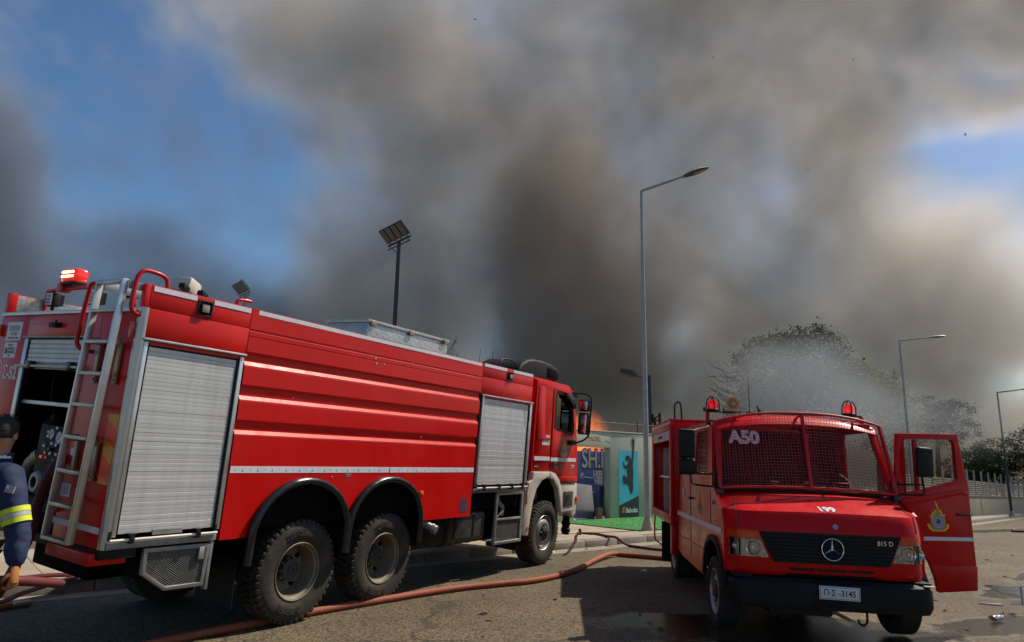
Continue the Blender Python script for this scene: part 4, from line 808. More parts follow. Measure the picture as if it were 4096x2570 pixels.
# roof, rear wall, windscreen, front face
def cab_roof(u, y):
    k = (y-CY0)/(CY1-CY0); cr = 1-(2*k-1)**4; base = 3.115 if u < 8.2 else 3.115-(u-8.2)*.55
    return (u, y, base+cr*(.15-.08*max(0, u-7.9)))
m = MB(); m.grid(cab_roof, [7.05, 7.2, 7.5, 7.8, 8.05, 8.2, 8.35, 8.45], [CY0+(CY1-CY0)*i/16 for i in range(17)]); m.build('cab_roof', 'red_van', T, thick=.02, smooth=40)
m = MB(); frame_loop(m, [(CY0, 1.6), (CY1, 1.6), (CY1, 3.12), (CY0, 3.12)], .6, 'x', 7.05, 7.08); m.box(7.05, 7.08, .64, 1.83, 2.19, 2.53); m.build('cab_rear_wall', 'red_van', T)
fx = [(8.46, 3.03), (8.535, 2.86), (8.675, 2.40), (8.74, 2.1)]
m = MB(); m.grid(lambda k, y: (fx[k][0]+.10*(1-(2*(y-CY0)/(CY1-CY0)-1)**2), y, fx[k][1]), [0, 1, 2, 3], [CY0+(CY1-CY0)*i/10 for i in range(11)]); m.build('windscreen', 'window_glass', T, smooth=True)
fx2 = [(8.74, 2.1), (8.80, 1.85), (8.85, 1.5), (8.85, 1.36)]
m = MB(); m.grid(lambda k, y: (fx2[k][0]+.10*(1-(2*(y-CY0)/(CY1-CY0)-1)**2), y, fx2[k][1]), [0, 1, 2, 3], [CY0+(CY1-CY0)*i/10 for i in range(11)]); m.build('cab_front', 'red_van', T, thick=.03, smooth=True)
MB().box(7.1, 8.7, CY0+.06, CY1-.06, 1.6, 1.66).build('cab_floor', 'dark', T)
MB().box(8.35, 8.72, CY0+.06, CY1-.06, 1.7, 2.25).build('dashboard', 'dash', T, bev=.05)
for y in (.55, 1.95):
    s_ = MB().box(7.55, 8.05, y-.25, y+.25, 1.7, 2.05).build('cab_seat', 'seat_cloth', T, bev=.06); MB().obox((7.52, y, 2.4), .14, .48, .75, Matrix.Rotation(-.12, 3, 'Y')).build('seat_back', 'seat_cloth', s_, bev=.05)
m = MB(); m.tube([(8.15+.08*cos(t), 1.95+.22*sin(t), 2.2+.17*cos(t)) for t in [2*pi*i/24 for i in range(24)]], .014, 6, closed=True); m.tube([(8.15, 1.95, 2.2), (8.4, 1.95, 2.05)], .03, 6); m.build('steering_wheel', 'black', T, smooth=True)
MB().tube(smooth_path([(8.05, .35, 2.9), (8.06, .36, 2.5), (8.02, .36, 2.28), (8.1, .4, 2.25)]), .012, 6).build('grab_strap', 'black', T)
# black roof fairing
prf = [(6.72, 3.14), (6.74, 3.26), (6.85, 3.38), (7.05, 3.47), (7.28, 3.505), (7.62, 3.515), (7.90, 3.49), (8.16, 3.44), (8.22, 3.40), (8.24, 3.24), (8.1, 3.20), (7.4, 3.14)]
m = MB(); m.prism(prf, 'y', .26, 1.15); fa_ = m.build('roof_fairing', 'black_trim', T, bev=.05, seg=3, smooth=True)
m = MB(); m.prism([(7.74, 3.24), (7.74, 3.42), (8.14, 3.38), (8.17, 3.25)], 'y', .252, .262); m.build('fairing_grille', 'dark', fa_, bev=.004)
for k in range(7): MB().cyl((7.74+k*.06, .25, 3.25), (7.735+k*.055, .25, 3.40), .002, n=4).build('grille_wire', 'black', fa_)
rl = MB().box(7.95, 8.25, 1.2, 1.7, 3.26, 3.30).build('roof_beacon', 'black', T, bev=.01); MB().box(7.96, 8.24, 1.22, 1.68, 3.301, 3.42).build('beacon_lens', 'lens_red', rl, bev=.03)
MB().box(7.98, 8.2, .95, 1.12, 3.27, 3.47).build('roof_sign', 'red', T, bev=.01)
MB().cyl((8.35, .5, 3.2), (8.35, .5, 3.34), .02, n=10).build('roof_horn', 'chrome', T, smooth=True)
# visor, mirrors and their loop
m = MB(); m.grid(lambda k, y: ((8.44, 8.52, 8.62)[k]+.1*(1-(2*(y-CY0)/(CY1-CY0)-1)**2), y, (3.10, 3.07, 2.97)[k]), [0, 1, 2], [CY0-.02+(CY1-CY0+.04)*i/10 for i in range(11)]); m.build('sun_visor', 'black_gloss', T, thick=.015, smooth=True)
m = MB(); m.prism([(8.05, 3.0), (8.28, 2.99), (8.46, 2.80), (8.44, 2.72), (8.36, 2.75), (8.22, 2.86), (8.06, 2.92)], 'y', CY0-.07, CY0-.015); m.build('wind_deflector', 'black_gloss', T, bev=.01)
mr = MB().tube(smooth_path([(8.42, .05, 3.02), (8.55, -.10, 3.03), (8.62, -.20, 3.0), (8.64, -.235, 2.9), (8.64, -.235, 2.6), (8.64, -.23, 2.32), (8.62, -.18, 2.2), (8.55, -.05, 2.12), (8.45, .04, 2.10)]), .017, 8).build('mirror_arm', 'black', T, smooth=True)
MB().box(8.35, 8.56, -.02, .06, 2.06, 2.15).build('mirror_foot', 'black', mr, bev=.02)
for z0, z1 in ((2.70, 2.92), (2.27, 2.675)):
    o = MB().box(8.57, 8.68, -.215, -.01, z0, z1).build('mirror', 'black_gloss', T, bev=.03); MB().box(8.562, 8.571, -.19, -.035, z0+.03, z1-.03).build('mirror_glass', 'chrome', o, bev=.004)
# markings on the cab
for u0, u1, z0, z1 in ((7.10, 7.655, 1.765, 1.83), (7.70, 8.70, 1.755, 1.82)): MB().box(u0, u1, CY0-.016, CY0-.011 if u0 > 7.5 else CY0+.001, z0, z1).build('reflective_strip', 'white_strip', T)
emblem(T, (8.20, CY0-.012, 1.955), (1, 0, 0), (0, 0, 1), .27, .34, .001)
o = MB().box(7.36, 7.62, CY0-.003, CY0+.001, 2.03, 2.20).build('donor_plate', 'paper', T)
text('lettering', 'ΤΡΑΠΕΖΑ', .036, 'print_grey', o, basis((7.52, CY0-.004, 2.13), (1, 0, 0), (0, 0, 1)), ext=.0005); text('lettering', 'ΠΕΙΡΑΙΩΣ', .036, 'print_grey', o, basis((7.52, CY0-.004, 2.09), (1, 0, 0), (0, 0, 1)), ext=.0005); MB().box(7.38, 7.415, CY0-.004, CY0-.002, 2.07, 2.15).build('print', 'badge_dark', o)
text('model_number', '3344', .085, 'chrome', T, basis((8.55, CY0-.013, 1.655), (1, 0, 0), (0, 0, 1)), bold=.003, ext=.003)
for k in range(2): MB().box(7.14, 7.30, CY0-.003, CY0+.001, 1.655+.022*k, 1.668+.022*k).build('cab_badge', ('chrome', 'badge_dark')[k], T)
# cream mudguard, step and bumper
mg = [(6.80, .56), (7.03, .54), (7.06, .80), (7.12, 1.10), (7.22, 1.30), (7.38, 1.43), (7.58, 1.475), (7.80, 1.43), (7.98, 1.28), (8.09, 1.05), (8.14, .86), (8.24, .84), (8.20, 1.08), (8.12, 1.30), (8.02, 1.44), (7.86, 1.545), (7.70, 1.575), (7.06, 1.575), (7.04, 1.45), (6.93, 1.40), (6.84, 1.0)]
m = MB(); m.prism(mg, 'y', .0, .10); o = m.build('mudguard', 'cream', T, bev=.015)
MB().box(7.65, 7.656, -.003, .01, 1.46, 1.575).build('seam', 'black', o); MB().box(6.86, 6.90, -.02, .0, 1.06, 1.22).build('marker_lamp', 'amber', o, bev=.006); MB().cyl((6.98, -.012, .66), (6.98, .002, .66), .03, n=14).build('reflector', 'amber_lens', o, smooth=True)
m = MB(); m.grid(lambda t, y: (7.64+.53*cos(t), y, .95+.52*sin(t)), [pi*i/12 for i in range(13)], [.08, .7]); m.build('wheel_arch_liner', 'dark', T, smooth=True)
for u0 in (6.85, 8.16): MB().box(u0, u0+.02, .1, .7, .3, .95).build('mud_flap', 'black', T)
m = MB(); m.prism([(8.16, 1.36), (8.84, 1.36), (8.87, 1.05), (8.86, .80), (8.74, .72), (8.62, .82), (8.30, .84), (8.26, 1.0)], 'y', .04, .5); bp = m.build('front_bumper', 'cream', T, bev=.02)
MB().box(8.30, 8.66, .02, .06, .95, 1.22).build('step_recess', 'tank_plastic', bp, bev=.01); MB().box(8.28, 8.70, .0, .06, .86, .90).build('step_tread', 'tread_plate', bp, bev=.006); MB().box(8.36, 8.5, .015, .03, 1.04, 1.16).build('vent', 'black', bp)
MB().box(8.80, 8.89, .02, .06, 1.02, 1.12).build('corner_lamp', 'amber_lens', bp, bev=.01)
MB().box(8.0, 8.86, .5, CY1, .80, 1.36).build('bumper_core', 'cream', bp, bev=.02)
# front outlet with hose coupling
m = MB(); m.cyl((8.72, .16, .74), (8.72, .16, .42), .07, n=14); m.lathe([(.085, 0), (.085, .07), (.07, .08), (.07, .12), (.085, .13), (.085, .18)], 16, (8.72, .16, .46), 'z'); o = m.build('front_outlet', 'black_trim', T, smooth=30)
# ------------------------------------------------------------------ small fire van; x to image right, y back from the bumper, z up
V = thing('fire_van', 'small red fire van with wire mesh over its windscreen and its driver door open', 'fire van', (3.209, 7.128, 0), (0, .02, -.08))
def vb(name, mt, *b, bev=.004, parent=V, **k): return MB().box(*b).build(name, mt, parent, bev=bev, **k)
def curve(x):
    t = min(1, max(0, (abs(x)-.72)/.28)); return .018*(x/.7)**2+.24*t**2.8
def lean(x, z): return x-math.copysign(max(0, z-1.5)*.085, x)      # tumblehome above the belt line
SEC = [(.125, .655), (.105, .69), (.10, .78), (.10, .93), (.10, 1.085), (.108, 1.115), (.128, 1.18), (.155, 1.245), (.175, 1.278), (.215, 1.294), (.40, 1.352), (.60, 1.418), (.76, 1.47)]
def front_y(x, z):
    for i in range(len(SEC)-1):
        if SEC[i][1] <= z <= SEC[i+1][1]:
            t = (z-SEC[i][1])/(SEC[i+1][1]-SEC[i][1]); return SEC[i][0]+t*(SEC[i+1][0]-SEC[i][0])+curve(x)
    return (SEC[0] if z < 1 else SEC[-1])[0]+curve(x)
def front_pt(x, k):
    y, z = SEC[k]; c = curve(x)*(1 if k < 8 else max(0, 1-(k-8)*.22)); w_ = 1 if k < 9 else 1-.006*(k-9)
    return (x*w_, y+c, z-(.012+.006*max(0, k-7))*(x*x) if k > 4 else z)
xs = [-1.0, -.99, -.97, -.94, -.89, -.82, -.72, -.55, -.35, -.15, 0, .15, .35, .55, .72, .82, .89, .94, .97, .99, 1.0]
m = MB(); m.grid(front_pt, xs, list(range(len(SEC)))); m.build('front_body', 'red_van', V, thick=.012, smooth=28)
def on_front(name, mt, quad, lift, parent, nx=8, nz=3, **k):
    """patch that follows the nose; quad = (x at bottom left, bottom right, top right, top left), z bottom, z top"""
    (xa, xb, xc, xd), z0, z1 = quad
    def f(i, j):
        u, v = i/nx, j/nz; x = (xa*(1-u)+xb*u)*(1-v)+(xd*(1-u)+xc*u)*v; z = z0+(z1-z0)*v; return (x, front_y(x, z)-lift, z)
    return MB().grid(f, list(range(nx+1)), list(range(nz+1))).build(name, mt, parent, thick=.006, smooth=True, **k)
gr = on_front('grille', 'black', ((-.555, .555, .69, -.69), .785, 1.078), .008, V)
for k in range(8):
    z = .806+k*.035; hw = .56+.135*(z-.785)/.293
    MB().tube([(x*hw, front_y(x*hw, z)-.016, z) for x in [-1+i/6 for i in range(13)]], .0085, 6, flat=.6).build('slat', 'black_trim', gr, smooth=True)
m = MB(); cz, cyv = .932, front_y(0, .93)-.034
m.tube([(.008+.105*cos(t), cyv, cz+.105*sin(t)) for t in [2*pi*i/40 for i in range(40)]], .006, 8, closed=True); star = m.build('star_ring', 'chrome', gr, smooth=True)
for k in range(3):
    t = pi/2+2*pi*k/3; c = Vector((.008, cyv, cz)); d = Vector((cos(t), 0, sin(t))); s_ = Vector((-sin(t), 0, cos(t)))
    tip = c+d*.102; m = MB(); m.add([c+s_*.017-d*.01, tip, c-s_*.017-d*.01, c+Vector((0, -.016, 0))+d*.012, c+Vector((0, .012, 0))], [(0, 1, 3), (1, 2, 3), (0, 3, 2), (0, 4, 1), (1, 4, 2)]); m.build('star_ray', 'chrome', star)
text('model_number', '815 D', .062, 'chrome', gr, basis((.52, front_y(.5, 1.0)-.030, 1.008), (1, .03, .015), (0, 0, 1)), bold=.0015, ext=.003)
for s_ in (-1, 1):
    q = (-.955, -.605, -.678, -.955) if s_ < 0 else (.595, .94, .935, .655)
    h = on_front('headlamp', 'head_lens', (q, .826, .995), .004, V, 10, 4)
    for xx, rr_ in ((.755, .070), (.90, .045)):
        c_ = s_*xx; m = MB(); m.lathe([(rr_, -.014), (rr_*.8, -.004), (rr_*.4, .002), (.012, .004), (.012, -.014), (0, -.016)], 20, (c_, front_y(c_, .91)+.0, .912)); m.build('reflector', 'chrome', h, smooth=30)
    on_front('lens', 'lens_glass', (tuple(x*1.0 for x in q), .826, .995), .020, h, 10, 4)
    on_front('lens_seam', 'black', ((-.885, -.878, -.878, -.885) if s_ < 0 else (.86, .867, .867, .86), .828, .993), .024, h, 2, 3)
    on_front('turn_lamp', 'amber_lens', ((-.968, -.678, -.70, -.968) if s_ < 0 else (.655, .962, .962, .68), 1.0, 1.075), .010, V, 10, 3)
for x0, x1 in ((-.416, -.165), (-.145, .145), (.165, .409)):
    o = on_front('air_slot', 'black', ((x0+.01, x1-.01, x1, x0), .714, .738), .004, V, 6, 2)
on_front('air_slot', 'black', ((-.50, .50, .40, -.40), .657, .683), .004, V, 10, 2)
# bonnet seams and marks
for s_ in (-1, 1):
    MB().tube([Vector(front_pt(s_*(.885 if k < 9 else .885-.03*(k-9)), k))+Vector((0, -.003, .003)) for k in range(5, 13)], .004, 5).build('bonnet_seam', 'badge_dark', V)
def hood_B(x, k, dx=.1):
    p = Vector(front_pt(x, k)); q = Vector(front_pt(x+dx, k)); r_ = Vector(front_pt(x, k+1)); u_ = r_-p; n_ = (q-p).cross(u_).normalized()
    return basis(p+u_*.5+n_*.003, q-p, u_)
text('unit_number', '199', .17, 'plate_white', V, hood_B(.03, 9)@Matrix.Translation((0, -.06, 0)), bold=.008, ext=.001, sx=.72)
Bb = hood_B(.06, 5); m = MB(); m.lathe([(0, .006), (.024, .006), (.026, 0)], 20, ax='z'); m.xf(Bb); o = m.build('bonnet_badge', 'chrome', V, smooth=30)
m = MB(); m.lathe([(0, .0068), (.019, .0068), (.019, .006)], 20, ax='z'); m.xf(Bb); m.build('badge_face', 'print_grey', o)
m = MB()
for k in range(3): t = pi/2+2*pi*k/3; m.bar((0, 0, .008), (.018*cos(t), .018*sin(t), .008), .005, .002)
m.xf(Bb); m.build('badge_star', 'chrome', o)
# bumper, plate, tow eye
bpth = [(-.965, .50), (-.985, .30), (-.96, .12), (-.85, .035), (-.5, .0), (.5, .0), (.85, .035), (.96, .12), (.985, .30), (.965, .50)]
bprf = [(.03, .36), (.0, .42), (.0, .575), (.02, .605), (.07, .618), (.14, .64)]
m = MB(); sp_ = [Vector((p[0], p[1], 0)) for p in bpth]; sp_ = smooth_path(sp_, 4)
def bump(i, k):
    p = sp_[i]; c = Vector((0, .4, 0)); d = (c-p); d.z = 0; d.normalize(); return p+d*bprf[k][0]+Vector((0, 0, bprf[k][1]))
m.grid(bump, list(range(len(sp_))), list(range(len(bprf)))); bmp = m.build('bumper', 'black_trim', V, thick=.015, smooth=30)
for s_ in (-1, 1): MB().box(s_*.86-.09, s_*.86+.09, .10, .35, .628, .655).build('bumper_step', 'black', bmp, bev=.01)
MB().box(.86, .96, .05, .2, .621, .632).build('worn_edge', 'cream', bmp, bev=.003)
pl_ = MB().obox((.025, -.014, .533), .385, .006, .125, Matrix.Rotation(.018, 3, 'Y')).build('number_plate', 'plate_white', V, bev=.002)
m = MB(); frame_loop(m, rrect(-.183, .183, -.054, .054, .012), .003, 'y', -.0185, -.0165); m.xf(Matrix.Translation((.025, 0, .533))@Matrix.Rotation(.018, 4, 'Y')); m.build('plate_border', 'graf_black', pl_)
text('plate_number', 'Π·Σ -3145', .078, 'graf_black', pl_, basis((.025, -.0175, .531), (1, 0, -.018), (0, 0, 1)), bold=.0006, ext=.0006, sx=.92)
m = MB(); m.grid(lambda x, z: (x, .012+.01*(z > .40), z), [-.13, -.05, .05, .16], [.375, .40, .43]); m.build('bumper_recess', 'black', V)
MB().tube([(.266+.042*cos(t), .08, .285+.05*sin(t)) for t in [pi+pi*i/10 for i in range(11)]]+[(.308, .08, .35)], .012, 8).build('tow_eye', 'black', V, smooth=True)
vb('underbody', 'dark', -.72, .72, .25, 5.6, .40, .66); vb('radiator', 'dark', -.85, .85, .35, .8, .66, 1.2); vb('skid_plate', 'black', -.62, -.02, .08, .3, .30, .37)
# body sides with windows; the left one has the empty door opening
sidep = [(.33, .62), (.31, 1.08), (.40, 1.27), (.76, 1.462), (.86, 1.50), (1.10, 2.16), (1.18, 2.235), (3.25, 2.27), (3.34, 2.20), (3.35, .52), (2.95, .47), (1.44, .44), (1.40, .62), (1.32, .80), (1.17, .92), (.94, .955), (.68, .90), (.50, .76), (.42, .60)]
win_r = [(1.24, 1.60), (1.98, 1.60), (1.98, 2.10), (1.92, 2.15), (1.44, 2.14), (1.38, 2.08)]
win_c = rrect(2.35, 3.15, 1.60, 2.13, .05)
door_open = [(.98, 1.30), (1.16, 2.10), (1.24, 2.17), (2.02, 2.17), (2.06, 2.10), (2.06, .56), (1.50, .54), (1.44, .80), (1.30, .98), (1.0, 1.02)]
for s_ in (-1, 1):
    m = MB(); plate(m, sidep, [win_r, win_c] if s_ < 0 else [door_open, win_c], 'x', s_*1.0, s_*.97); m.v = [(lean(p[0], p[2]), p[1], p[2]) for p in m.v]
    sd_ = m.build('body_side', 'red_van', V)
    for wn in ([win_r, win_c] if s_ < 0 else [win_c]):
        m = MB(); m.prism(wn, 'x', s_*.983, s_*.987); m.v = [(lean(p[0], p[2]), p[1], p[2]) for p in m.v]; m.build('side_pane', 'window_glass' if wn is win_c and s_ > 0 else 'dark_glass', sd_)
        m = MB(); frame_loop(m, wn, -.022, 'x', s_*1.002, s_*.985); m.v = [(lean(p[0], p[2]), p[1], p[2]) for p in m.v]; m.build('window_seal', 'red_frame', sd_)
    m = MB(); a_ = [(.84+.50*cos(t)*1.12, .47+.50*sin(t)*.98) for t in [pi*i/16 for i in range(17)]]
    b_ = [(.84+.43*cos(t)*1.12, .47+.43*sin(t)*.98) for t in [pi*i/16 for i in range(17)]]
    m.prism(a_+b_[::-1], 'x', s_*.98, s_*1.025); m.build('wheel_arch_trim', 'black_trim', V, bev=.006)
    m = MB(); m.grid(lambda t, x: (x, .84+.5*cos(t), .47+.46*sin(t)), [pi*i/12 for i in range(13)], [s_*.5, s_*.97]); m.build('wheel_arch_liner', 'dark', V, smooth=True)
    strip_ = [(.42, 3.32)] if s_ < 0 else [(2.1, 3.32)]
    for a0, a1 in strip_: MB().box(s_*1.004-.002, s_*1.004+.002, a0, a1, 1.0, 1.06).build('reflective_strip', 'white_strip', V)
# mesh over the side window, shut lines, handle, badge, number on the near flank
m = MB()
for i in range(17): y = 1.24+i*.046; m.cyl((lean(-1.01, 1.6), y, 1.6), (lean(-1.01, 2.14), y+.01, 2.14), .0022, n=4)
for i in range(13): z = 1.6+i*.044; m.cyl((lean(-1.01, z), 1.24, z), (lean(-1.01, z), 1.98, z), .0022, n=4)
o = m.build('window_mesh', 'mesh_wire', V); o['kind'] = 'stuff'
for pth in ([(-1.002, 2.28, 2.2), (-1.002, 2.28, 1.5), (-1.002, 2.24, .55)], [(-1.002, .95, 1.45), (-1.002, .98, 1.0)], [(-1.002, 1.4, .74), (-1.002, 3.3, .73)]):
    MB().tube([(lean(p[0], p[2]), p[1], p[2]) for p in pth], .004, 5).build('shut_line', 'badge_dark', V)
MB().box(-1.035, -1.0, 2.10, 2.26, 1.275, 1.30).build('door_handle', 'black', V, bev=.006)
emblem(V, (-1.0025, 1.62, 1.22), (0, -1, 0), (0, 0, 1), .26, .34, .001)
text('unit_number', '199', .13, 'badge_white', V, basis((-1.003, 2.80, 1.33), (0, -1, 0), (0, 0, 1)), bold=.006, ext=.001)
MB().cyl((-1.02, .80, 1.31), (-.99, .80, 1.31), .025, n=12).build('side_repeater', 'bolt', V, smooth=True)
# roof, rear wall, pillars
def roof(x, y):
    k = abs(x)/.9; z = 2.335-.085*k**2.4-(.10*max(0, (1.22-y)/.18)**2 if y < 1.22 else 0); return (x, y, z)
m = MB(); m.grid(roof, [-.905+1.81*i/20 for i in range(21)], [1.03, 1.08, 1.14, 1.22, 1.5, 2, 2.5, 3, 3.33]); m.build('cab_roof', 'red_van', V, thick=.015, smooth=40)
m = MB(); plate(m, [(-.94, .5), (.94, .5), (.94, 1.5), (.88, 2.28), (-.88, 2.28), (-.94, 1.5)], [], 'x', 0, 0) if False else None
m = MB(); m.prism([(-.94, .5), (.94, .5), (.94, 1.5), (.88, 2.25), (-.88, 2.25), (-.94, 1.5)], 'y', 3.32, 3.345); m.build('cab_rear_wall', 'rear_trim', V)
for s_ in (-1, 1): MB().bar((s_*.93, .80, 1.48), (s_*.865, 1.10, 2.20), .06, .05).build('windscreen_pillar', 'red_van', V, bev=.008)
MB().bar((-.87, 1.12, 2.225), (.87, 1.12, 2.225), .06, .06).build('windscreen_header', 'red_van', V, bev=.01)
m = MB(); m.grid(lambda x, k: (x*(.905 if k == 0 else .85), (.80, 1.09)[k]-.05*(1-x*x), (1.49, 2.19)[k]), [-1+i/8 for i in range(17)], [0, 1]); m.build('windscreen', 'screen_glass', V, smooth=True)
vb('cowl', 'black', -.90, .90, .70, .86, 1.455, 1.482)
for a, b in (((-.5, .72, 1.485), (.05, .79, 1.52)), ((.25, .72, 1.485), (.80, .79, 1.50))): MB().bar(a, b, .02, .014).build('wiper', 'black', V)
text('call_sign', 'A50', .215, 'badge_white', V, basis((-.60, .985, 2.045), (1, .02, 0), (0, .40, 1)), bold=.012, ext=.001, sx=.95)
# ---- wire cage over the windscreen
def cage_pt(x, t):          # x in -1..1, t 0 bottom .. 1 top
    zb = 1.475+.036*(1-x*x); zt = 2.225+.115*(1-abs(x)**2.6); yb = .70-.05*(1-x*x); yt = .98-.10*(1-x*x)
    return Vector((x*(.945-.018*t), yb+(yt-yb)*t, zb+(zt-zb)*t))
cgx = [-1+i/14 for i in range(29)]
m = MB()
m.tube([cage_pt(x, 0) for x in cgx], .017, 6); cgo = m.build('mesh_guard', 'red_frame', V, smooth=True)
MB().tube([cage_pt(x, 1) for x in cgx], .015, 6).build('top_bar', 'red_frame', cgo, smooth=True)
for x in (-1, 1): MB().bar(cage_pt(x, 0), cage_pt(x, 1), .035, .03).build('side_bar', 'red_frame', cgo, bev=.004)
MB().bar(cage_pt(.03, 0), cage_pt(.03, 1), .036, .022).build('middle_bar', 'red_frame', cgo, bev=.004)
m = MB()
for i in range(1, 56):
    x = -1+i/28+.003*sin(i*3); m.tube([cage_pt(x, t/3) for t in range(4)], .0024, 3)
for j in range(1, 24):
    t = j/24; m.tube([cage_pt(x, t) for x in cgx], .0024, 3)
o = m.build('wire_mesh', 'mesh_wire', cgo); o['kind'] = 'stuff'
for x in (-.72, .03, .75): p = cage_pt(x, 1); MB().bar((p.x, p.y+.01, p.z-.01), (p.x, 1.16, 2.28), .03, .012).build('stay', 'red_frame', cgo, bev=.003)
for x in (-1, 1): p = cage_pt(x, 0); MB().box(p.x-.04, p.x+.04, p.y-.02, p.y+.06, p.z-.09, p.z-.01).build('hinge', 'black_gloss', cgo, bev=.008)
# ---- cab interior
vb('dashboard', 'dash', -.88, .88, .86, 1.22, 1.28, 1.46, bev=.04); vb('cab_floor', 'dark', -.9, .9, .9, 3.3, .60, .66)
for x in (-.50, .50):
    o = vb('seat', 'seat_cloth', x-.25, x+.25, 1.55, 2.05, .85, 1.02, bev=.05); MB().obox((x, 2.08, 1.3), .48, .13, .62, Matrix.Rotation(-.15, 3, 'X')).build('seat_back', 'seat_cloth', o, bev=.05); MB().obox((x, 2.13, 1.70), .22, .09, .14).build('headrest', 'seat_cloth', o, bev=.03)
m = MB(); m.tube([(.47+.21*cos(t), 1.30+.14*sin(t), 1.56+.13*sin(t)) for t in [2*pi*i/28 for i in range(28)]], .016, 8, closed=True); m.tube([(.47, 1.30, 1.55), (.47, 1.12, 1.38)], .035, 8); m.tube([(.27, 1.30, 1.56), (.67, 1.30, 1.56)], .014, 6); m.build('steering_wheel', 'black', V, smooth=True)
def cup(x, y, label):
    c = thing('paper_cup', label, 'cup', V.matrix_basis@Vector((x, y, 1.463)))
    m = MB(); m.lathe([(0, 0), (.032, 0), (.043, .095), (.040, .095)], 18, ax='z'); m.build('cup_body', 'cup_red', c, smooth=30)
    m = MB(); m.lathe([(.046, .092), (.046, .102), (.036, .108), (0, .104)], 18, ax='z'); m.build('cup_lid', 'cup_cream', c, smooth=30)
V.matrix_basis = Matrix.Translation(V.location)@V.rotation_euler.to_matrix().to_4x4()
cup(-.28, .95, 'red paper cup on the van dashboard left of the middle bar'); cup(.09, .95, 'red paper cup on the van dashboard beside the middle bar')
for nm, lb, x, l in (('water_bottle', 'clear crumpled water bottle lying on the van dashboard', -.20, .16), ('water_bottle', 'small clear bottle lying on the dashboard near the middle bar', .13, .12)):
    o = thing(nm, lb, 'bottle', V.matrix_basis@Vector((x, .92, 1.492))); m = MB(); m.lathe([(0, -l/2), (.026, -l/2), (.028, -l/4), (.022, 0), (.028, l/5), (.012, l/2-.02), (.012, l/2), (0, l/2)], 14, ax='x'); m.build('bottle_body', 'head_lens', o, smooth=True)
o = thing('clipboard', 'white papers on a board behind the steering wheel of the van', 'papers', V.matrix_basis@Vector((.70, 1.02, 1.475)), (.1, 0, .2)); MB().box(-.15, .15, -.1, .1, 0, .02).build('sheets', 'paper', o, bev=.003)
# ---- driver door, swung open
D_ = link('door', None, V, (.955, .82, 0), (0, 0, radians(17))); D_.empty_display_size = .1; D_['label'] = 'open red driver door with a flame badge and mesh window'
dout = [(.0, 1.02), (.0, 1.46), (.03, 1.62), (.085, 2.15), (.90, 2.178), (.985, 1.60), (.998, 1.06), (1.005, .725), (.98, .478), (.48, .455), (.458, .60), (.40, .755), (.305, .893), (.15, .985)]
dwin = [(.155, 1.505), (.165, 2.07), (.20, 2.09), (.80, 2.108), (.835, 2.07), (.85, 1.68), (.80, 1.645), (.42, 1.555)]
m = MB(); plate(m, dout, [dwin], 'y', -.022, .022); m.build('door_skin', 'red_van', D_, bev=.008)
m = MB(); m.prism([(.02, 1.42), (.90, 1.56), (.97, 1.52), (.97, 1.49), (.88, 1.50), (.02, 1.34)], 'y', -.034, -.02); m.build('belt_swage', 'red_van', D_, bev=.008)
m = MB(); m.prism([(.40, .735), (1.01, .728), (.985, .47), (.472, .45), (.455, .60)], 'y', -.030, -.021); m.build('lower_trim', 'red_van', D_, bev=.006)
MB().box(.30, .345, -.016, .016, 1.53, 2.09).build('quarter_bar', 'red_frame', D_, bev=.004)
m = MB(); m.prism(dwin, 'y', -.003, .003); m.build('door_pane', 'screen_glass', D_)
m = MB(); frame_loop(m, dwin, -.02, 'y', -.03, -.018); m.build('mesh_frame', 'red_frame', D_, bev=.003)
m = MB()
for i in range(21):
    x = .155+i*.0335
    zb = 1.505+(x-.155)*.19; m.cyl((x, -.03, zb), (x+.012, -.03, 2.09), .0015, n=3)
for i in range(18): z = 1.52+i*.0325; x0 = .155 if z > 1.51 else .2; x1 = .15+min(.70, max(.1, (z-1.495)/.21*.70)); m.cyl((x0, -.03, z), (x1, -.03, z+.005), .0015, n=3)
o = m.build('wire_mesh', 'mesh_wire', D_); o['kind'] = 'stuff'
emblem(D_, (.54, -.0225, 1.205), (1, 0, 0), (0, 0, 1), .285, .34, .001)
MB().box(.335, .995, -.0255, -.0225, .995, 1.035).build('reflective_strip', 'white_strip', D_)
h_ = MB().box(.80, .985, -.05, -.02, 1.268, 1.292).build('door_handle', 'black_gloss', D_, bev=.006); MB().cyl((.96, -.052, 1.28), (.96, -.045, 1.28), .009, n=8).build('lock', 'bolt', h_)
MB().box(.0, .98, .022, .05, .95, 1.45).build('inner_card', 'dash', D_, bev=.01)
for z in (1.10, 1.38): MB().box(-.045, .03, -.012, .012, z-.035, z+.035).build('hinge', 'red_frame', D_, bev=.006)
for x, z, a in ((.93, .60, .012), (.70, .50, .009), (.95, 1.15, .007), (.30, 1.25, .006), (.62, .58, .008)):
    decal('paint_chip', [(a*random.uniform(.5, 1.3)*cos(t), a*random.uniform(.4, 1)*sin(t)) for t in [2*pi*i/8 for i in range(8)]], 'rear_trim', D_, basis((x, -.0305 if z < .72 else -.0225, z), (1, 0, 0), (0, 0, 1)))
ma = MB().tube(smooth_path([(.02, -.03, 1.585), (.1, -.10, 1.59), (.24, -.16, 1.592), (.26, -.165, 1.56), (.255, -.165, 1.50), (.22, -.16, 1.485), (.1, -.1, 1.482), (.02, -.03, 1.48)]), .011, 6).build('mirror_arm', 'black', D_, smooth=True)
MB().box(-.03, .05, -.05, -.0, 1.45, 1.62).build('arm_foot', 'black', ma, bev=.01); MB().tube([(.25, -.165, 1.58), (.235, -.17, 1.80)], .011, 6).build('mirror_post', 'black', ma, smooth=True)
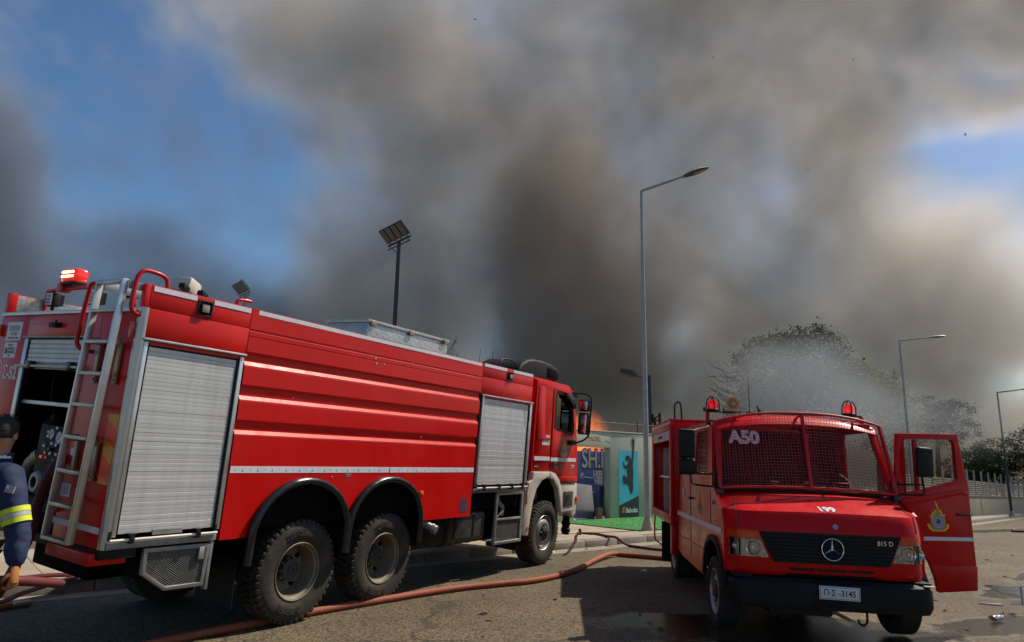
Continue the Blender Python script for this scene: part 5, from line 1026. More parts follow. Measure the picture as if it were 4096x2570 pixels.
MB().obox((.30, -.155, 1.84), .20, .07, .325, Matrix.Rotation(.04, 3, 'Y')).build('mirror', 'black', ma, bev=.028, seg=3)
# ---- near mirror
ma = MB().tube(smooth_path([(-1.0, .80, 1.62), (-1.1, .76, 1.618), (-1.24, .72, 1.63), (-1.265, .72, 1.60), (-1.25, .72, 1.52), (-1.2, .73, 1.495), (-1.1, .77, 1.485), (-.99, .82, 1.48)]), .011, 6).build('mirror_arm', 'black', V, smooth=True)
MB().tube([(-1.26, .72, 1.6), (-1.27, .71, 1.98)], .011, 6).build('mirror_post', 'black', ma, smooth=True); MB().tube(smooth_path([(-1.24, .74, 2.08), (-1.15, .85, 2.12), (-1.0, 1.1, 2.16), (-.93, 1.2, 2.2)]), .008, 5).build('mirror_post', 'black', ma, smooth=True)
for z0, z1 in ((1.785, 2.11), (1.60, 1.775)): MB().box(-1.39, -1.205, .70, .785, z0, z1).build('mirror', 'black', ma, bev=.028, seg=3)
MB().box(-.985, -.945, .78, .86, 1.42, 1.66).build('arm_foot', 'black', ma, bev=.01)
# ---- roof equipment
rk = MB().box(-.97, .86, 1.27, 1.34, 2.352, 2.366).build('roof_bar', 'black', V, bev=.003)
for x in (-.97, .84): MB().box(x, x+.04, 1.28, 1.33, 2.20, 2.352).build('bar_foot', 'red_van', rk, bev=.004)
def beacon(x, lit):
    b_ = MB(); b_.lathe([(.0, 2.367), (.075, 2.367), (.075, 2.385), (.065, 2.392), (0, 2.392)], 20, (x, 1.30, 0), 'z'); o = b_.build('beacon', 'black', V, smooth=30)
    m = MB(); m.lathe([(.062, 2.392), (.063, 2.44), (.058, 2.475), (.045, 2.498), (.0, 2.505)], 24, (x, 1.30, 0), 'z'); m.build('dome', 'red_glass' if lit else 'lens_red', o, smooth=True)
    MB().cyl((x, 1.30, 2.392), (x, 1.30, 2.43), .03, n=12).build('reflector', 'lens_red', o, smooth=True)
    if lit: MB().ball((x+.004, 1.285, 2.452), .013, 10, 6).build('bulb', 'led_hot', o, smooth=True); MB().cyl((x, 1.31, 2.392), (x, 1.31, 2.50), .045, n=16).build('mirror_drum', 'lens_red', o, smooth=True)
    for a in (0, pi/2):
        c, s_ = cos(a), sin(a); MB().tube([(x+c*.082*cos(t), 1.30+s_*.082*cos(t), 2.37+.175*sin(t)**.6 if sin(t) > 0 else 2.37) for t in [pi*i/16 for i in range(17)]], .0075, 6).build('guard_hoop', 'black', o, smooth=True)
beacon(-.885, True); beacon(.722, False)
hs = MB(); hs.lathe([(.02, .07), (.035, .03), (.055, -.01), (.075, -.045), (.078, -.055), (.068, -.05), (.04, -.01), (.0, .0)], 22, (-.665, 1.28, 2.455), 'y'); hs = hs.build('siren_horn', 'horn', V, smooth=True)
MB().ball((-.65, 1.245, 2.455), (.034, .025, .034)).build('horn_driver', 'horn_in', hs, smooth=True); MB().box(-.74, -.58, 1.25, 1.33, 2.366, 2.385).build('horn_foot', 'horn', hs, bev=.004)
MB().tube([(-.448, 1.3, 2.34), (-.448, 1.3, 2.43), (-.452, 1.3, 2.79)], [.007, .006, .0025], 6).build('whip_aerial', 'black', V, smooth=True)
MB().tube([(-.275, 1.5, 2.33), (-.27, 1.52, 2.40), (-.29, 1.55, 2.47)], [.022, .02, .011], 8).build('fin_aerial', 'black', V, smooth=True); MB().cyl((-.755, 1.3, 2.366), (-.755, 1.3, 2.42), .008, n=6).build('stub_aerial', 'black', V)
MB().cyl((-.99, 1.3, 2.36), (-.99, 1.3, 2.41), .012, n=6).build('stub_aerial', 'black', V)
MB().box(-.985, -.85, 1.2, 1.27, 2.20, 2.255).build('gutter_lamp', 'black_gloss', V, bev=.01)
MB().tube(smooth_path([(-.9, 1.25, 2.36), (-.75, 1.22, 2.345), (-.6, 1.2, 2.345), (-.5, 1.25, 2.35)]), .006, 5).build('cable', 'black', V)
# ---- equipment body behind the cab
BX = 1.085
m = MB(); m.box(-BX+.03, BX-.03, 3.46, 5.74, .86, .97); m.box(-.15, BX, 3.46, 5.74, .97, 2.36); m.box(-BX+.03, -.15, 5.60, 5.74, .97, 2.36); m.box(-BX+.03, -.15, 3.46, 3.52, .97, 2.36); eb = m.build('equipment_body', 'red_van', V, bev=.004)
for n_, a in (('front_post', (3.44, 3.60)), ('rear_post', (5.56, 5.76))): MB().box(-BX, -BX+.05, a[0], a[1], .87, 2.30).build(n_, 'red_van', eb, bev=.006)
MB().box(-BX-.003, -BX+.06, 3.435, 5.765, 2.24, 2.405).build('top_rail', 'red_van', eb, bev=.006); MB().box(-BX-.006, -BX-.003, 3.45, 5.75, 2.325, 2.365).build('reflective_strip', 'white_strip', eb)
MB().box(-BX+.06, BX, 3.44, 5.76, 2.37, 2.40).build('roof_deck', 'red_van', eb, bev=.005)
MB().box(-BX-.002, -BX+.06, 3.435, 5.765, .84, .975).build('bottom_rail', 'red_van', eb, bev=.006)
hh = MB().box(-BX+.002, -BX+.06, 3.60, 5.56, 2.085, 2.235).build('shutter_head', 'white_paint', eb, bev=.01); MB().box(-BX-.012, -BX+.004, 4.4, 4.75, 2.13, 2.17).build('pull', 'black', hh, bev=.004)
for y in (4.2, 4.9): MB().box(-BX+.1, -.3, y, y+.02, .975, 2.0).build('divider', 'alu', eb)
MB().box(-BX+.1, -.3, 3.6, 5.5, 1.5, 1.53).build('shelf', 'alu', eb)
for nm, lb, mt, p, q in (('equipment_case', 'black case at the bottom of the van side locker', 'black', (-.75, 4.5, .975), (.25, .28, .35)), ('equipment_case', 'grey plastic case on the shelf of the van side locker', 'galv', (-.85, 4.0, 1.532), (.2, .25, .18)), ('foam_can', 'orange can at the front of the van side locker', 'amber', (-.9, 3.85, .975), (.14, .14, .22))):
    o = thing(nm, lb, 'case' if 'case' in nm else 'can', V.matrix_basis@Vector(p), (0, 0, -.08)); MB().box(-q[0]/2, q[0]/2, -q[1]/2, q[1]/2, 0, q[2]).build('case_body', mt, o, bev=.02); MB().box(-.04, .04, -.02, .02, q[2]+.001, q[2]+.03).build('handle', 'black', o, bev=.006)
rr = MB().box(-1.06, -1.02, 5.0, 5.06, 2.41, 2.60).build('roof_rack', 'black', V, bev=.006)
MB().box(-1.06, -1.02, 5.66, 5.72, 2.41, 2.57).build('rack_post', 'black', rr, bev=.006)
for z in (2.49, 2.56): MB().tube([(-1.04, 5.03, z), (-1.04, 5.69, z)], .014, 6).build('rack_rail', 'black', rr, smooth=True)
MB().tube(smooth_path([(-.95, 3.9, 2.40), (-.95, 3.9, 2.62), (-.93, 3.9, 2.68), (-.88, 3.9, 2.70), (-.85, 3.9, 2.62), (-.84, 3.9, 2.40)]), .014, 8).build('grab_hoop', 'black', V, smooth=True)
m = MB(); m.tube(smooth_path([(-1.06, 5.4, .86), (-1.08, 5.4, .75), (-1.08, 5.4, .5), (-1.06, 5.4, .42), (-1.0, 5.3, .38), (-1.0, 5.0, .37)]), .014, 6); m.build('side_guard', 'red_frame', V, smooth=True)
MB().box(-1.07, -.98, 3.46, 3.62, .42, .84).build('skirt_panel', 'red_van', V, bev=.006)
MB().box(-1.06, -.72, 4.62, 4.66, .18, .8).build('mud_flap', 'black', V)
# ---- van wheels (each stands on the road)
TV, _ = tyre_mesh(.385, .225, .232, 'tyre', 'rubber_van', 0)
TV2 = None
def vwheel(x, y, side, twin=False):
    wz = .385+.02*x; w_ = link('wheel', None, V, (x, y, wz), (0, 0, pi/2 if side < 0 else -pi/2)); w_.empty_display_size = .1
    # wheel mesh axis is its y axis; outer face looks along local +y after the turn
    link('tyre', TV, w_)
    s = 1
    m = MB(); m.lathe([(.232, s*.085), (.238, s*.10), (.228, s*.104), (.215, s*.085), (.20, s*.06), (.17, s*.075), (.12, s*.085), (.085, s*.08), (.085, s*.06), (0, s*.06)], 36); m.build('rim', 'rim_silver', w_, smooth=30)
    for k in range(6): t = 2*pi*k/6; MB().cyl((.172*cos(t), .076, .172*sin(t)), (.172*cos(t), .07, .172*sin(t)), .024, n=10).build('vent_hole', 'dark', w_)
    m = MB(); m.lathe([(.078, .06), (.075, .10), (.05, .115), (0, .118)], 20); m.build('hub', 'hub', w_, smooth=True)
    for k in range(6): t = 2*pi*(k+.5)/6; MB().cyl((.10*cos(t), .075, .10*sin(t)), (.10*cos(t), .105, .10*sin(t)), .014, n=6).build('wheel_nut', 'hub', w_)
    if twin: link('inner_tyre', TV, w_, (0, -.24, 0))
vwheel(-.905, .80, -1); vwheel(.905, .80, 1); vwheel(-.84, 4.12, -1, True); vwheel(.84, 4.12, 1, True)
for y in (.80, 4.12): MB().cyl((-.8, y, .375), (.8, y, .375), .05, n=10).build('axle', 'dark', V)
# ------------------------------------------------------------------ street lamps
def street_lamp(label, base, top, arm, head_len, r0, r1, mt='steel_pole', drop=.35, headmat='lamp_grey', foot=True, group='street lamps along the road'):
    """tapered pole, arm, flat oval head; base/top heights in metres, arm = horizontal vector + rise"""
    o = thing('street_lamp', label, 'street lamp', base, group=group); H = top-base[2]
    MB().tube([(0, 0, 0), (0, 0, H*.5), (0, 0, H)], [r0, (r0+r1)/2, r1], 14).build('pole', mt, o, smooth=True)
    if foot:
        m = MB(); m.lathe([(r0*2.1, 0), (r0*2.0, .05), (r0*1.25, .26), (r0*1.05, .30)], 14, ax='z'); m.build('base', 'concrete', o, smooth=True)
        MB().box(-r0*.5, r0*.5, -r0*1.08, -r0*.9, .9, 1.25).build('access_door', mt, o, bev=.004)
    a = Vector(arm); d = a.normalized(); e = Vector((0, 0, H))+a
    m = MB(); m.tube([(0, 0, H-.02), (0, 0, H), Vector((0, 0, H))+a*.03, e], [r1, r1, r1*.95, r1*.8], 10); m.build('arm', mt, o, smooth=True)
    m = MB(); m.lathe([(r1*1.35, H-.42), (r1*1.35, H-.36)], 12, ax='z'); m.lathe([(r1*1.2, H-.66), (r1*1.2, H-.62)], 12, ax='z'); m.build('collar', mt, o, thick=.008)
    # head: lens-shaped shell, dark underside, glass
    side = d.cross(Vector((0, 0, 1))).normalized(); up = side.cross(d); L = head_len; W_ = L*.27
    def hp(t, k, q): 
        w_ = W_*(sin(pi*min(1, t*.86+.10))**.6); z = q*L*.11*(sin(pi*min(1, t*.9+.07))**.7); return e+d*(t*L-.04)+side*(k*w_)+up*(z*max(0, 1-k*k)**.5)
    ts = [i/12 for i in range(13)]; ks = [-1+i/4 for i in range(9)]
    m = MB(); m.grid(lambda t, k: hp(t, k, 1), ts, ks); hd_ = m.build('lamp_head', headmat, o, smooth=True)
    m = MB(); m.grid(lambda t, k: hp(t, k, -.25), ts, ks); m.build('underside', 'lamp_under', hd_, smooth=True)
    m = MB(); m.grid(lambda t, k: hp(.38+t*.52, k*.62, -.36)-up*.012, ts, ks); m.build('lamp_glass', 'lamp_glass', hd_, smooth=True)
    return o
street_lamp('tall galvanised street lamp beside the green turf, nearest to the van', (3.428, 17.604, .14), 8.98, (1.13, -.22, .36), .70, .078, .036)
street_lamp('galvanised street lamp rising behind the open van door', (16.2, 28.4, -.25), 7.02, (.95, -.53, .05), .62, .07, .035)
street_lamp('street lamp farthest right, standing before the beige boundary wall', (28.38, 40.23, -.70), 6.26, (.84, -.59, .11), .6, .075, .038, 'pole_dark')
# older dark lamp half hidden behind the tall one
o = thing('street_lamp', 'dark older lamp with a boxy head peeping out behind the tall lamp', 'street lamp', (4.84, 24, .14), group='street lamps along the road')
MB().cyl((0, 0, 0), (0, 0, 4.65), .09, .06, 12).build('pole', 'pole_dark', o, smooth=True); MB().box(.02, .10, -.08, .0, 3.0, 3.3).build('junction_box', 'black', o, bev=.01)
MB().tube([(0, 0, 4.45), (-.2, 0, 4.56), (-.45, 0, 4.65)], .03, 8).build('arm', 'pole_dark', o, smooth=True)
m = MB(); m.hexa([(-.42, -.05, 4.60), (-.42, .05, 4.60), (-.42, .05, 4.68), (-.42, -.05, 4.68)], [(-.62, -.16, 4.58), (-.62, .16, 4.58), (-.62, .16, 4.80), (-.62, -.16, 4.80)]); m.hexa([(-.62, -.16, 4.58), (-.62, .16, 4.58), (-.62, .16, 4.80), (-.62, -.16, 4.80)], [(-1.03, -.12, 4.72), (-1.03, .12, 4.72), (-1.03, .12, 4.86), (-1.03, -.12, 4.86)]); m.build('lamp_head', 'lamp_under', o, smooth=20)
# ------------------------------------------------------------------ floodlight masts
def flood(label, base, H, bar, n, mt='pole_dark'):
    o = thing('floodlight_mast', label, 'floodlight', base, group='floodlight masts over the courts')
    MB().tube([(0, 0, 0), (0, 0, H)], [.17, .13], 12).build('mast', mt, o, smooth=True)
    b = Vector(bar); L = b.length; d = b.normalized(); side = Vector((-d.y, d.x, 0)); side = side if side.y < 0 else -side
    c = Vector((0, 0, H)); MB().bar(c-b/2, c+b/2, .10, .10).build('crossbar', mt, o); MB().bar(c-b/2+Vector((0, 0, -.28)), c+b/2+Vector((0, 0, -.28)), .06, .06).build('crossbar', mt, o)
    for s_ in (-.4, 0, .4): MB().bar(c+b*s_, c+b*s_+Vector((0, 0, -.28)), .05, .05).build('stay', mt, o)
    MB().bar(c-b*.3+Vector((0, 0, -.28)), c-Vector((0, 0, 1.0)), .05, .05).build('stay', mt, o)
    nrm = (side*.72+Vector((0, 0, -.70))).normalized(); up = (Vector((0, 0, 1))-nrm*nrm.z).normalized(); w_ = L/n
    for k in range(n):
        p = c-b/2+d*(w_*(k+.5))+up*.62+Vector((0, 0, .10)); R_ = Matrix((d, up, nrm)).transposed()
        h = MB().obox(p, w_*.88, 1.05, .20, R_).build('lamp', mt, o, bev=.03); MB().obox(p+nrm*.105, w_*.76, .92, .01, R_).build('lamp_glass', 'flood_glass', h)
        MB().bar(p-up*.3, c-b/2+d*(w_*(k+.5)), .06, .06).build('bracket', mt, h)
    return o
flood('dark floodlight mast with four lamps rising behind the truck roof chest', (-7.78, 45, -.4), 16.7, (1.9, -2.4, 0), 4)
flood('distant pale floodlight mast with four lamps behind the truck rear locker', (-23.85, 60, -.4), 16.35, (1.7, -2.1, 0), 4, 'steel_pole')
# ------------------------------------------------------------------ trees
def leaf_mat(name, cols):
    m = bpy.data.materials.new(name); m.use_nodes = True; t = m.node_tree; b = t.nodes['Principled BSDF']; M[name] = m
    g = nd(t, 'ShaderNodeNewGeometry'); rp = nd(t, 'ShaderNodeValToRGB'); t.links.new(g.outputs['Random Per Island'], rp.inputs[0]); e = rp.color_ramp.elements
    while len(e) < len(cols): e.new(.5)
    for i, c in enumerate(cols): e[i].position = i/(len(cols)-1); e[i].color = (*c, 1)
    t.links.new(rp.outputs[0], b.inputs['Base Color']); b.inputs['Roughness'].default_value = .8; b.inputs['Specular IOR Level'].default_value = .08
    b.inputs['Transmission Weight'].default_value = 0
    tl = nd(t, 'ShaderNodeBsdfTranslucent'); t.links.new(rp.outputs[0], tl.inputs[0]); mx = nd(t, 'ShaderNodeMixShader'); mx.inputs[0].default_value = .3
    out = t.nodes['Material Output']; t.links.new(b.outputs[0], mx.inputs[1]); t.links.new(tl.outputs[0], mx.inputs[2]); t.links.new(mx.outputs[0], out.inputs[0])
leaf_mat('leaf_green', [(.05, .075, .014), (.10, .13, .02), (.17, .18, .03), (.22, .15, .03), (.08, .11, .02)])
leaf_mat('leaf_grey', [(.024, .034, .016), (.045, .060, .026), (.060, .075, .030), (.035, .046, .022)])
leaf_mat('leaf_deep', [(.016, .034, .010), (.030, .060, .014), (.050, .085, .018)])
def tree(name, label, cat, base, blobs, leaves, size, leafmat, trunk, limbs=14, seed=1, twigs=(), group=None, clump=26):
    """trunk and limbs reaching into clumps of leaf-sized faces spread through lumpy crown volumes"""
    R_ = random.Random(seed); o = thing(name, label, cat, base, group=group); B0 = Vector(base); m = MB(); top = Vector(trunk[-1][0])
    m.tube([Vector(p) for p, r in trunk], [r for p, r in trunk], 8); cents = []
    tot = sum(b[3]*b[4]*b[5] for b in blobs); ncl = max(6, leaves//clump)
    for b in blobs:
        for i in range(max(2, int(ncl*b[3]*b[4]*b[5]/tot))):
            while True:
                v = Vector((R_.uniform(-1, 1), R_.uniform(-1, 1), R_.uniform(-1, 1)))
                if .25 < v.length < 1: break
            v = v.normalized()*(v.length**.45); cents.append(Vector((b[0]+v.x*b[3], b[1]+v.y*b[4], b[2]+v.z*b[5]))-B0)
    for i in range(limbs):
        c = cents[R_.randrange(len(cents))]; k = R_.uniform(.35, 1); a = Vector(trunk[-2][0])*(1-k)+top*k; mid = (a+c)/2+Vector((R_.uniform(-.3, .3), R_.uniform(-.3, .3), R_.uniform(-.1, .4)))
        m.tube(smooth_path([a, mid, c], 3), [.07-.06*j/6 for j in range(7)], 5)
    for tw in twigs: m.tube(smooth_path([Vector(p)-B0 for p in tw], 3), [max(.006, .03*(1-j/(3*(len(tw)-1)))) for j in range(3*(len(tw)-1)+1)], 4)
    m.build('trunk', 'bark', o, smooth=True)
    m = MB(); per = max(3, leaves//len(cents))
    for c in cents:
        rad = R_.uniform(.25, .48)*max(1, size/.18)
        for i in range(per):
            p = c+Vector((R_.gauss(0, rad*.5), R_.gauss(0, rad*.5), R_.gauss(0, rad*.36))); s_ = size*R_.uniform(.5, 1.15)
            a = Vector((R_.uniform(-1, 1), R_.uniform(-1, 1), R_.uniform(-.7, .5))).normalized(); b = a.cross(Vector((R_.uniform(-1, 1), R_.uniform(-1, 1), R_.uniform(-1, 1)))).normalized()
            m.add([p-a*s_*.5, p+b*s_*.22, p+a*s_*.5, p-b*s_*.22], [(0, 1, 2, 3)])
    cr = m.build('crown', leafmat, o); return o
tw = []
R_ = random.Random(5)
for i in range(26):
    a = Vector((12.0+R_.uniform(-.3, .6), 34+R_.uniform(-.6, .6), R_.uniform(3.2, 5.6))); e = Vector((R_.uniform(9.5, 10.7), 34+R_.uniform(-1, 1), a.z+R_.uniform(.3, 1.5)))
    tw.append([a, (a+e)/2+Vector((0, 0, R_.uniform(-.35, .1))), e])
    for k in range(2): q = a.lerp(e, R_.uniform(.4, .8)); tw.append([q, q+Vector((R_.uniform(-.5, -.2), 0, R_.uniform(.0, .3))), q+Vector((R_.uniform(-1., -.5), 0, R_.uniform(.1, .8)))])
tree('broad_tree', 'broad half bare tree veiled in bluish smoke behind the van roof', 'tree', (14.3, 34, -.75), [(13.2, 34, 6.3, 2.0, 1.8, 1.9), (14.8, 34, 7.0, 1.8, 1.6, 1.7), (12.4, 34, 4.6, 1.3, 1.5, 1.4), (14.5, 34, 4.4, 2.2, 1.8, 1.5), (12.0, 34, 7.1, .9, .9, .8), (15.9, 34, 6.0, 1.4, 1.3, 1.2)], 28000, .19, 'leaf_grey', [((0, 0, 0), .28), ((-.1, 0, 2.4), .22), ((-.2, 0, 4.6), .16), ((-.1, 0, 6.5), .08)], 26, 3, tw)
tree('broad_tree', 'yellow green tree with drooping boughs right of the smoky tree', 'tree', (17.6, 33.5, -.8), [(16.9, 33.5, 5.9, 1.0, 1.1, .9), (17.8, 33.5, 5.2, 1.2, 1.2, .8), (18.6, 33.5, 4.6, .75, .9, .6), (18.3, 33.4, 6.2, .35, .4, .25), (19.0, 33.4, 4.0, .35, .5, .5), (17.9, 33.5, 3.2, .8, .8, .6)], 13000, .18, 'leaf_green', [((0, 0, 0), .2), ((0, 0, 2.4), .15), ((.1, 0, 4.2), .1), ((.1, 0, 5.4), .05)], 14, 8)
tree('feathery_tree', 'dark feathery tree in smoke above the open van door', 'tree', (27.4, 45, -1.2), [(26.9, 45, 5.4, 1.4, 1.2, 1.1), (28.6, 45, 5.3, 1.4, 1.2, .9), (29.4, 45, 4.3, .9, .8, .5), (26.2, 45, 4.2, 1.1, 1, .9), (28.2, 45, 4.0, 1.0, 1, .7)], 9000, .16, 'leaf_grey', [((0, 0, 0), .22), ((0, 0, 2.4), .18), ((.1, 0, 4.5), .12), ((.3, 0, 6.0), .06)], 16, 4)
k = 0
for x, y, z, r, lab in ((35.2, 53, 2.4, 1.5, 'bushy green tree behind the fence, leftmost of the row'), (37.6, 54, 2.9, 1.7, 'bushy green tree behind the fence, second of the row'), (40.2, 54, 3.4, 1.9, 'tall dark bushy tree behind the farthest lamp'), (43.0, 55, 4.2, 2.3, 'large dark tree at the right edge behind the fence'), (32.6, 51, 1.6, 1.4, 'low bushy tree behind the fence beside the door edge')):
    k += 1; gz_ = ground_z(x, y)
    tree('bushy_tree', lab, 'tree', (x, y, gz_), [(x, y, z, r, r, r*.9), (x-.5*r, y, z-.7*r, r*.8, r*.8, r*.7), (x+.5*r, y, z-.8*r, r*.8, r*.8, r*.7)], 6000, .19, 'leaf_deep', [((0, 0, 0), .2), ((0, 0, 1.2), .16), ((0, 0, z-gz_-.6), .1), ((0, 0, z-gz_+.3), .05)], 10, 20+k, group='bushy trees behind the far fence')
# leafless shrub tops beyond the truck
def bare(label, base, H, n, spread, seed):
    R_ = random.Random(seed); o = thing('bare_tree', label, 'tree', base, group='bare trees behind the truck'); m = MB(); m.tube([(0, 0, 0), (0, 0, H*.6), (.1, 0, H*.75)], [.10, .06, .04], 6)
    for i in range(n):
        a = Vector((0, 0, H*R_.uniform(.45, .75))); e = Vector((R_.uniform(-spread, spread), R_.uniform(-.6, .6), H*R_.uniform(.78, 1.0))); md = (a+e)/2+Vector((R_.uniform(-.2, .2), 0, R_.uniform(-.3, .1))); m.tube(smooth_path([a, md, e], 3), [.022-.017*j/6 for j in range(7)], 4)
        for k in range(3): q = md.lerp(e, R_.random()); m.tube([q, q+Vector((R_.uniform(-.25, .25), 0, R_.uniform(.15, .4)))], [.008, .004], 3)
    m.build('trunk', 'bark', o)
bare('leafless twiggy tree top showing behind the roof chest', (-3.3, 30, -.1), 7.4, 22, 1.0, 3); bare('smaller leafless tree top right of the roof chest', (-2.2, 30.5, -.1), 6.7, 12, .6, 9)
# ------------------------------------------------------------------ hoses
def hose(label, pts, r, mt, flat=1.0, coup=None):
    o = thing('fire_hose', label, 'hose', (0, 0, 0), group='fire hoses on the ground'); pth = smooth_path(pts, 8)
    pth = [p+Vector((.010*mnoise.noise((p.x*1.7, p.y*1.7, 1)), .010*mnoise.noise((p.x*1.7, p.y*1.7, 5)), 0)) for p in pth]
    m = MB(); m.tube(pth, [r*(1+.07*mnoise.noise((p.x*3, p.y*3, 2))) for p in pth], 12, flat=flat); m.build('hose_line', mt, o, smooth=True)
    for p, q in (coup or []): m = MB(); m.tube([p, Vector(p).lerp(Vector(q), .5), q], r*1.25, 12); m.build('coupling', 'brass', o, smooth=30)
    return o
R0 = .043
hose('thick charged hose curving from the truck across the road to the van', [(-4.3, 4.9, R0), (-3.6, 6.1, R0), (-3.03, 7.02, R0), (-2.62, 7.58, R0), (-2.16, 8.22, R0), (-1.54, 8.95, R0), (-.76, 9.78, R0), (-.1, 10.28, R0), (.26, 10.50, R0), (.66, 10.95, R0), (1.12, 11.75, R0), (1.56, 12.85, R0+.01), (1.86, 13.45, R0+.03), (2.04, 13.72, R0+.02), (2.14, 13.76, R0), (2.44, 13.62, R0), (2.8, 13.42, R0), (3.4, 13.0, R0), (3.9, 12.6, R0)], R0, 'hose')
hose('thin dark red hose from the truck front over the kerb', [(1.40, 13.95, .46), (1.5, 14.9, .30), (1.60, 16.3, .178), (1.95, 16.25, .178), (2.2, 15.75, .178), (2.33, 15.45, .185), (2.45, 15.35, .10), (2.60, 15.40, .03), (2.78, 15.15, .03), (3.1, 14.8, .03), (3.9, 14.3, .03)], .028, 'hose_dark')
hose('flat red hose lying by the kerb under the truck tail', [(-6.4, 7.2, .03), (-5.84, 8.3, .03), (-5.7, 8.7, .10), (-5.45, 9.3, .19), (-5.3, 9.7, .18), (-5.1, 9.95, .18), (-4.6, 10.1, .18)], .06, 'hose_dark', .35)
hose('second flat red hose crossing the kerb at the truck tail', [(-6.9, 8.3, .18), (-6.2, 9.0, .18), (-5.85, 9.25, .20), (-5.5, 9.35, .20), (-5.2, 9.5, .19), (-4.7, 9.9, .18)], .06, 'hose_dark', .4)
hose('dusty hose end with a metal coupling beside the kerb', [(-6.2, 7.2, .035), (-5.7, 7.9, .035), (-5.55, 8.25, .035)], .034, 'hose', 1, [((-5.55, 8.25, .035), (-5.46, 8.42, .035))])
TMX = Matrix.Translation(T.location)@T.rotation_euler.to_matrix().to_4x4()
hose('dark red hose hanging from the pump bay of the truck', [TMX@Vector(p) for p in ((.10, .86, 1.62), (-.03, .80, 1.62), (-.10, .80, 1.50), (-.11, .85, 1.35), (-.11, .90, 1.17), (-.12, .91, .95), (-.25, .95, .5), (-.5, 1.1, .10), (-.9, 1.5, .0))], .042, 'hose_dark')
hose('red hose end trailing in at the right edge of the road', [(17.5, 24.9, -.27), (18.2, 25.0, -.28), (19.5, 25.3, -.31), (22, 26, -.4)], .045, 'hose_dark')
# ------------------------------------------------------------------ firefighter at the left edge, seen from behind
def skin_body(name, verts, edges, mt, parent, sub=2, root=0, folds=0):
    me = bpy.data.meshes.new(name); me.from_pydata([v[0] for v in verts], edges, []); ob = bpy.data.objects.new('tmp', me); COL.objects.link(ob)
    md = ob.modifiers.new('skin', 'SKIN'); md.use_smooth_shade = True
    for i, v in enumerate(verts): r = v[1]; me.skin_vertices[0].data[i].radius = r if isinstance(r, tuple) else (r, r); me.skin_vertices[0].data[i].use_root = (i == root)
    ss = ob.modifiers.new('sub', 'SUBSURF'); ss.levels = ss.render_levels = sub
    dg = bpy.context.evaluated_depsgraph_get(); out_ = bpy.data.meshes.new_from_object(ob.evaluated_get(dg)); bpy.data.objects.remove(ob)
    if folds:
        nr = [v.normal.copy() for v in out_.vertices]
        for v, n_ in zip(out_.vertices, nr):
            c = v.co.copy(); k = mnoise.noise((c.x*7, c.y*7, c.z*11))*.6+mnoise.noise((c.x*16+5, c.y*16, c.z*26))*.4; v.co = c+n_*k*folds
    out_.materials.clear(); out_.materials.append(M[mt]); out_.shade_smooth(); return link(name, out_, parent)
F = thing('person', 'firefighter in navy jacket with yellow arm band, seen from behind, gripping a hose', 'person', (-4.02, 5.45, 0))
J = {'pel': (-.06, 0, 1.02), 'wst': (-.04, 0, 1.18), 'chs': (.0, .02, 1.42), 'nk0': (.05, .02, 1.60), 'nk': (.09, .0, 1.70), 'hd0': (.10, -.01, 1.80), 'hd1': (.10, -.01, 1.90), 'rs': (.235, -.06, 1.545), 'ru': (.32, -.09, 1.33), 're': (.405, -.10, 1.10), 'rf': (.42, -.13, .985), 'rw': (.445, -.15, .90), 'ls': (-.21, .08, 1.53), 'le': (-.32, .16, 1.24), 'lw': (-.25, .06, 1.0), 'rh': (.05, -.02, .95), 'rk': (.02, -.1, .52), 'ra': (-.02, .03, .10), 'rt': (-.04, -.16, .05), 'lh': (-.16, .02, .95), 'lk': (-.30, -.10, .54), 'la': (-.38, .10, .10), 'lt': (-.44, -.06, .05)}
vn = list(J); ix = {n: i for i, n in enumerate(vn)}
rad = dict(pel=.135, wst=.13, chs=.15, nk0=.075, nk=.058, hd0=.080, hd1=.088, rs=.07, ru=.055, re=.045, rf=.038, rw=.030, ls=.07, le=.045, lw=.03, rh=.085, rk=.06, ra=.042, rt=.035, lh=.085, lk=.06, la=.042, lt=.035)
E_ = [('pel', 'wst'), ('wst', 'chs'), ('chs', 'nk0'), ('nk0', 'nk'), ('nk', 'hd0'), ('hd0', 'hd1'), ('chs', 'rs'), ('rs', 'ru'), ('ru', 're'), ('re', 'rf'), ('rf', 'rw'), ('chs', 'ls'), ('ls', 'le'), ('le', 'lw'), ('pel', 'rh'), ('rh', 'rk'), ('rk', 'ra'), ('ra', 'rt'), ('pel', 'lh'), ('lh', 'lk'), ('lk', 'la'), ('la', 'lt')]
skin_body('body', [(J[n], rad[n]) for n in vn], [(ix[a], ix[b]) for a, b in E_], 'skin', F, 2, ix['pel'])
jn = ['pel', 'wst', 'chs', 'nk0', 'rs', 'ru', 're', 'rf', 'rw', 'ls', 'le', 'lw']; jr = dict(pel=.20, wst=.185, chs=.195, nk0=.095, rs=.115, ru=.098, re=.088, rf=.078, rw=.062, ls=.115, le=.085, lw=.055)
jx = {n: i for i, n in enumerate(jn)}
skin_body('jacket', [(J[n], jr[n]) for n in jn], [(jx[a], jx[b]) for a, b in E_ if a in jx and b in jx], 'navy', F, 3, 0, .018)
tn = ['pel', 'rh', 'rk', 'ra', 'lh', 'lk', 'la']; tr_ = dict(pel=.15, rh=.12, rk=.10, ra=.085, lh=.12, lk=.10, la=.085); tx = {n: i for i, n in enumerate(tn)}
skin_body('trousers', [(J[n], tr_[n]) for n in tn], [(tx[a], tx[b]) for a, b in E_ if a in tx and b in tx], 'navy', F, 3, 0, .018)
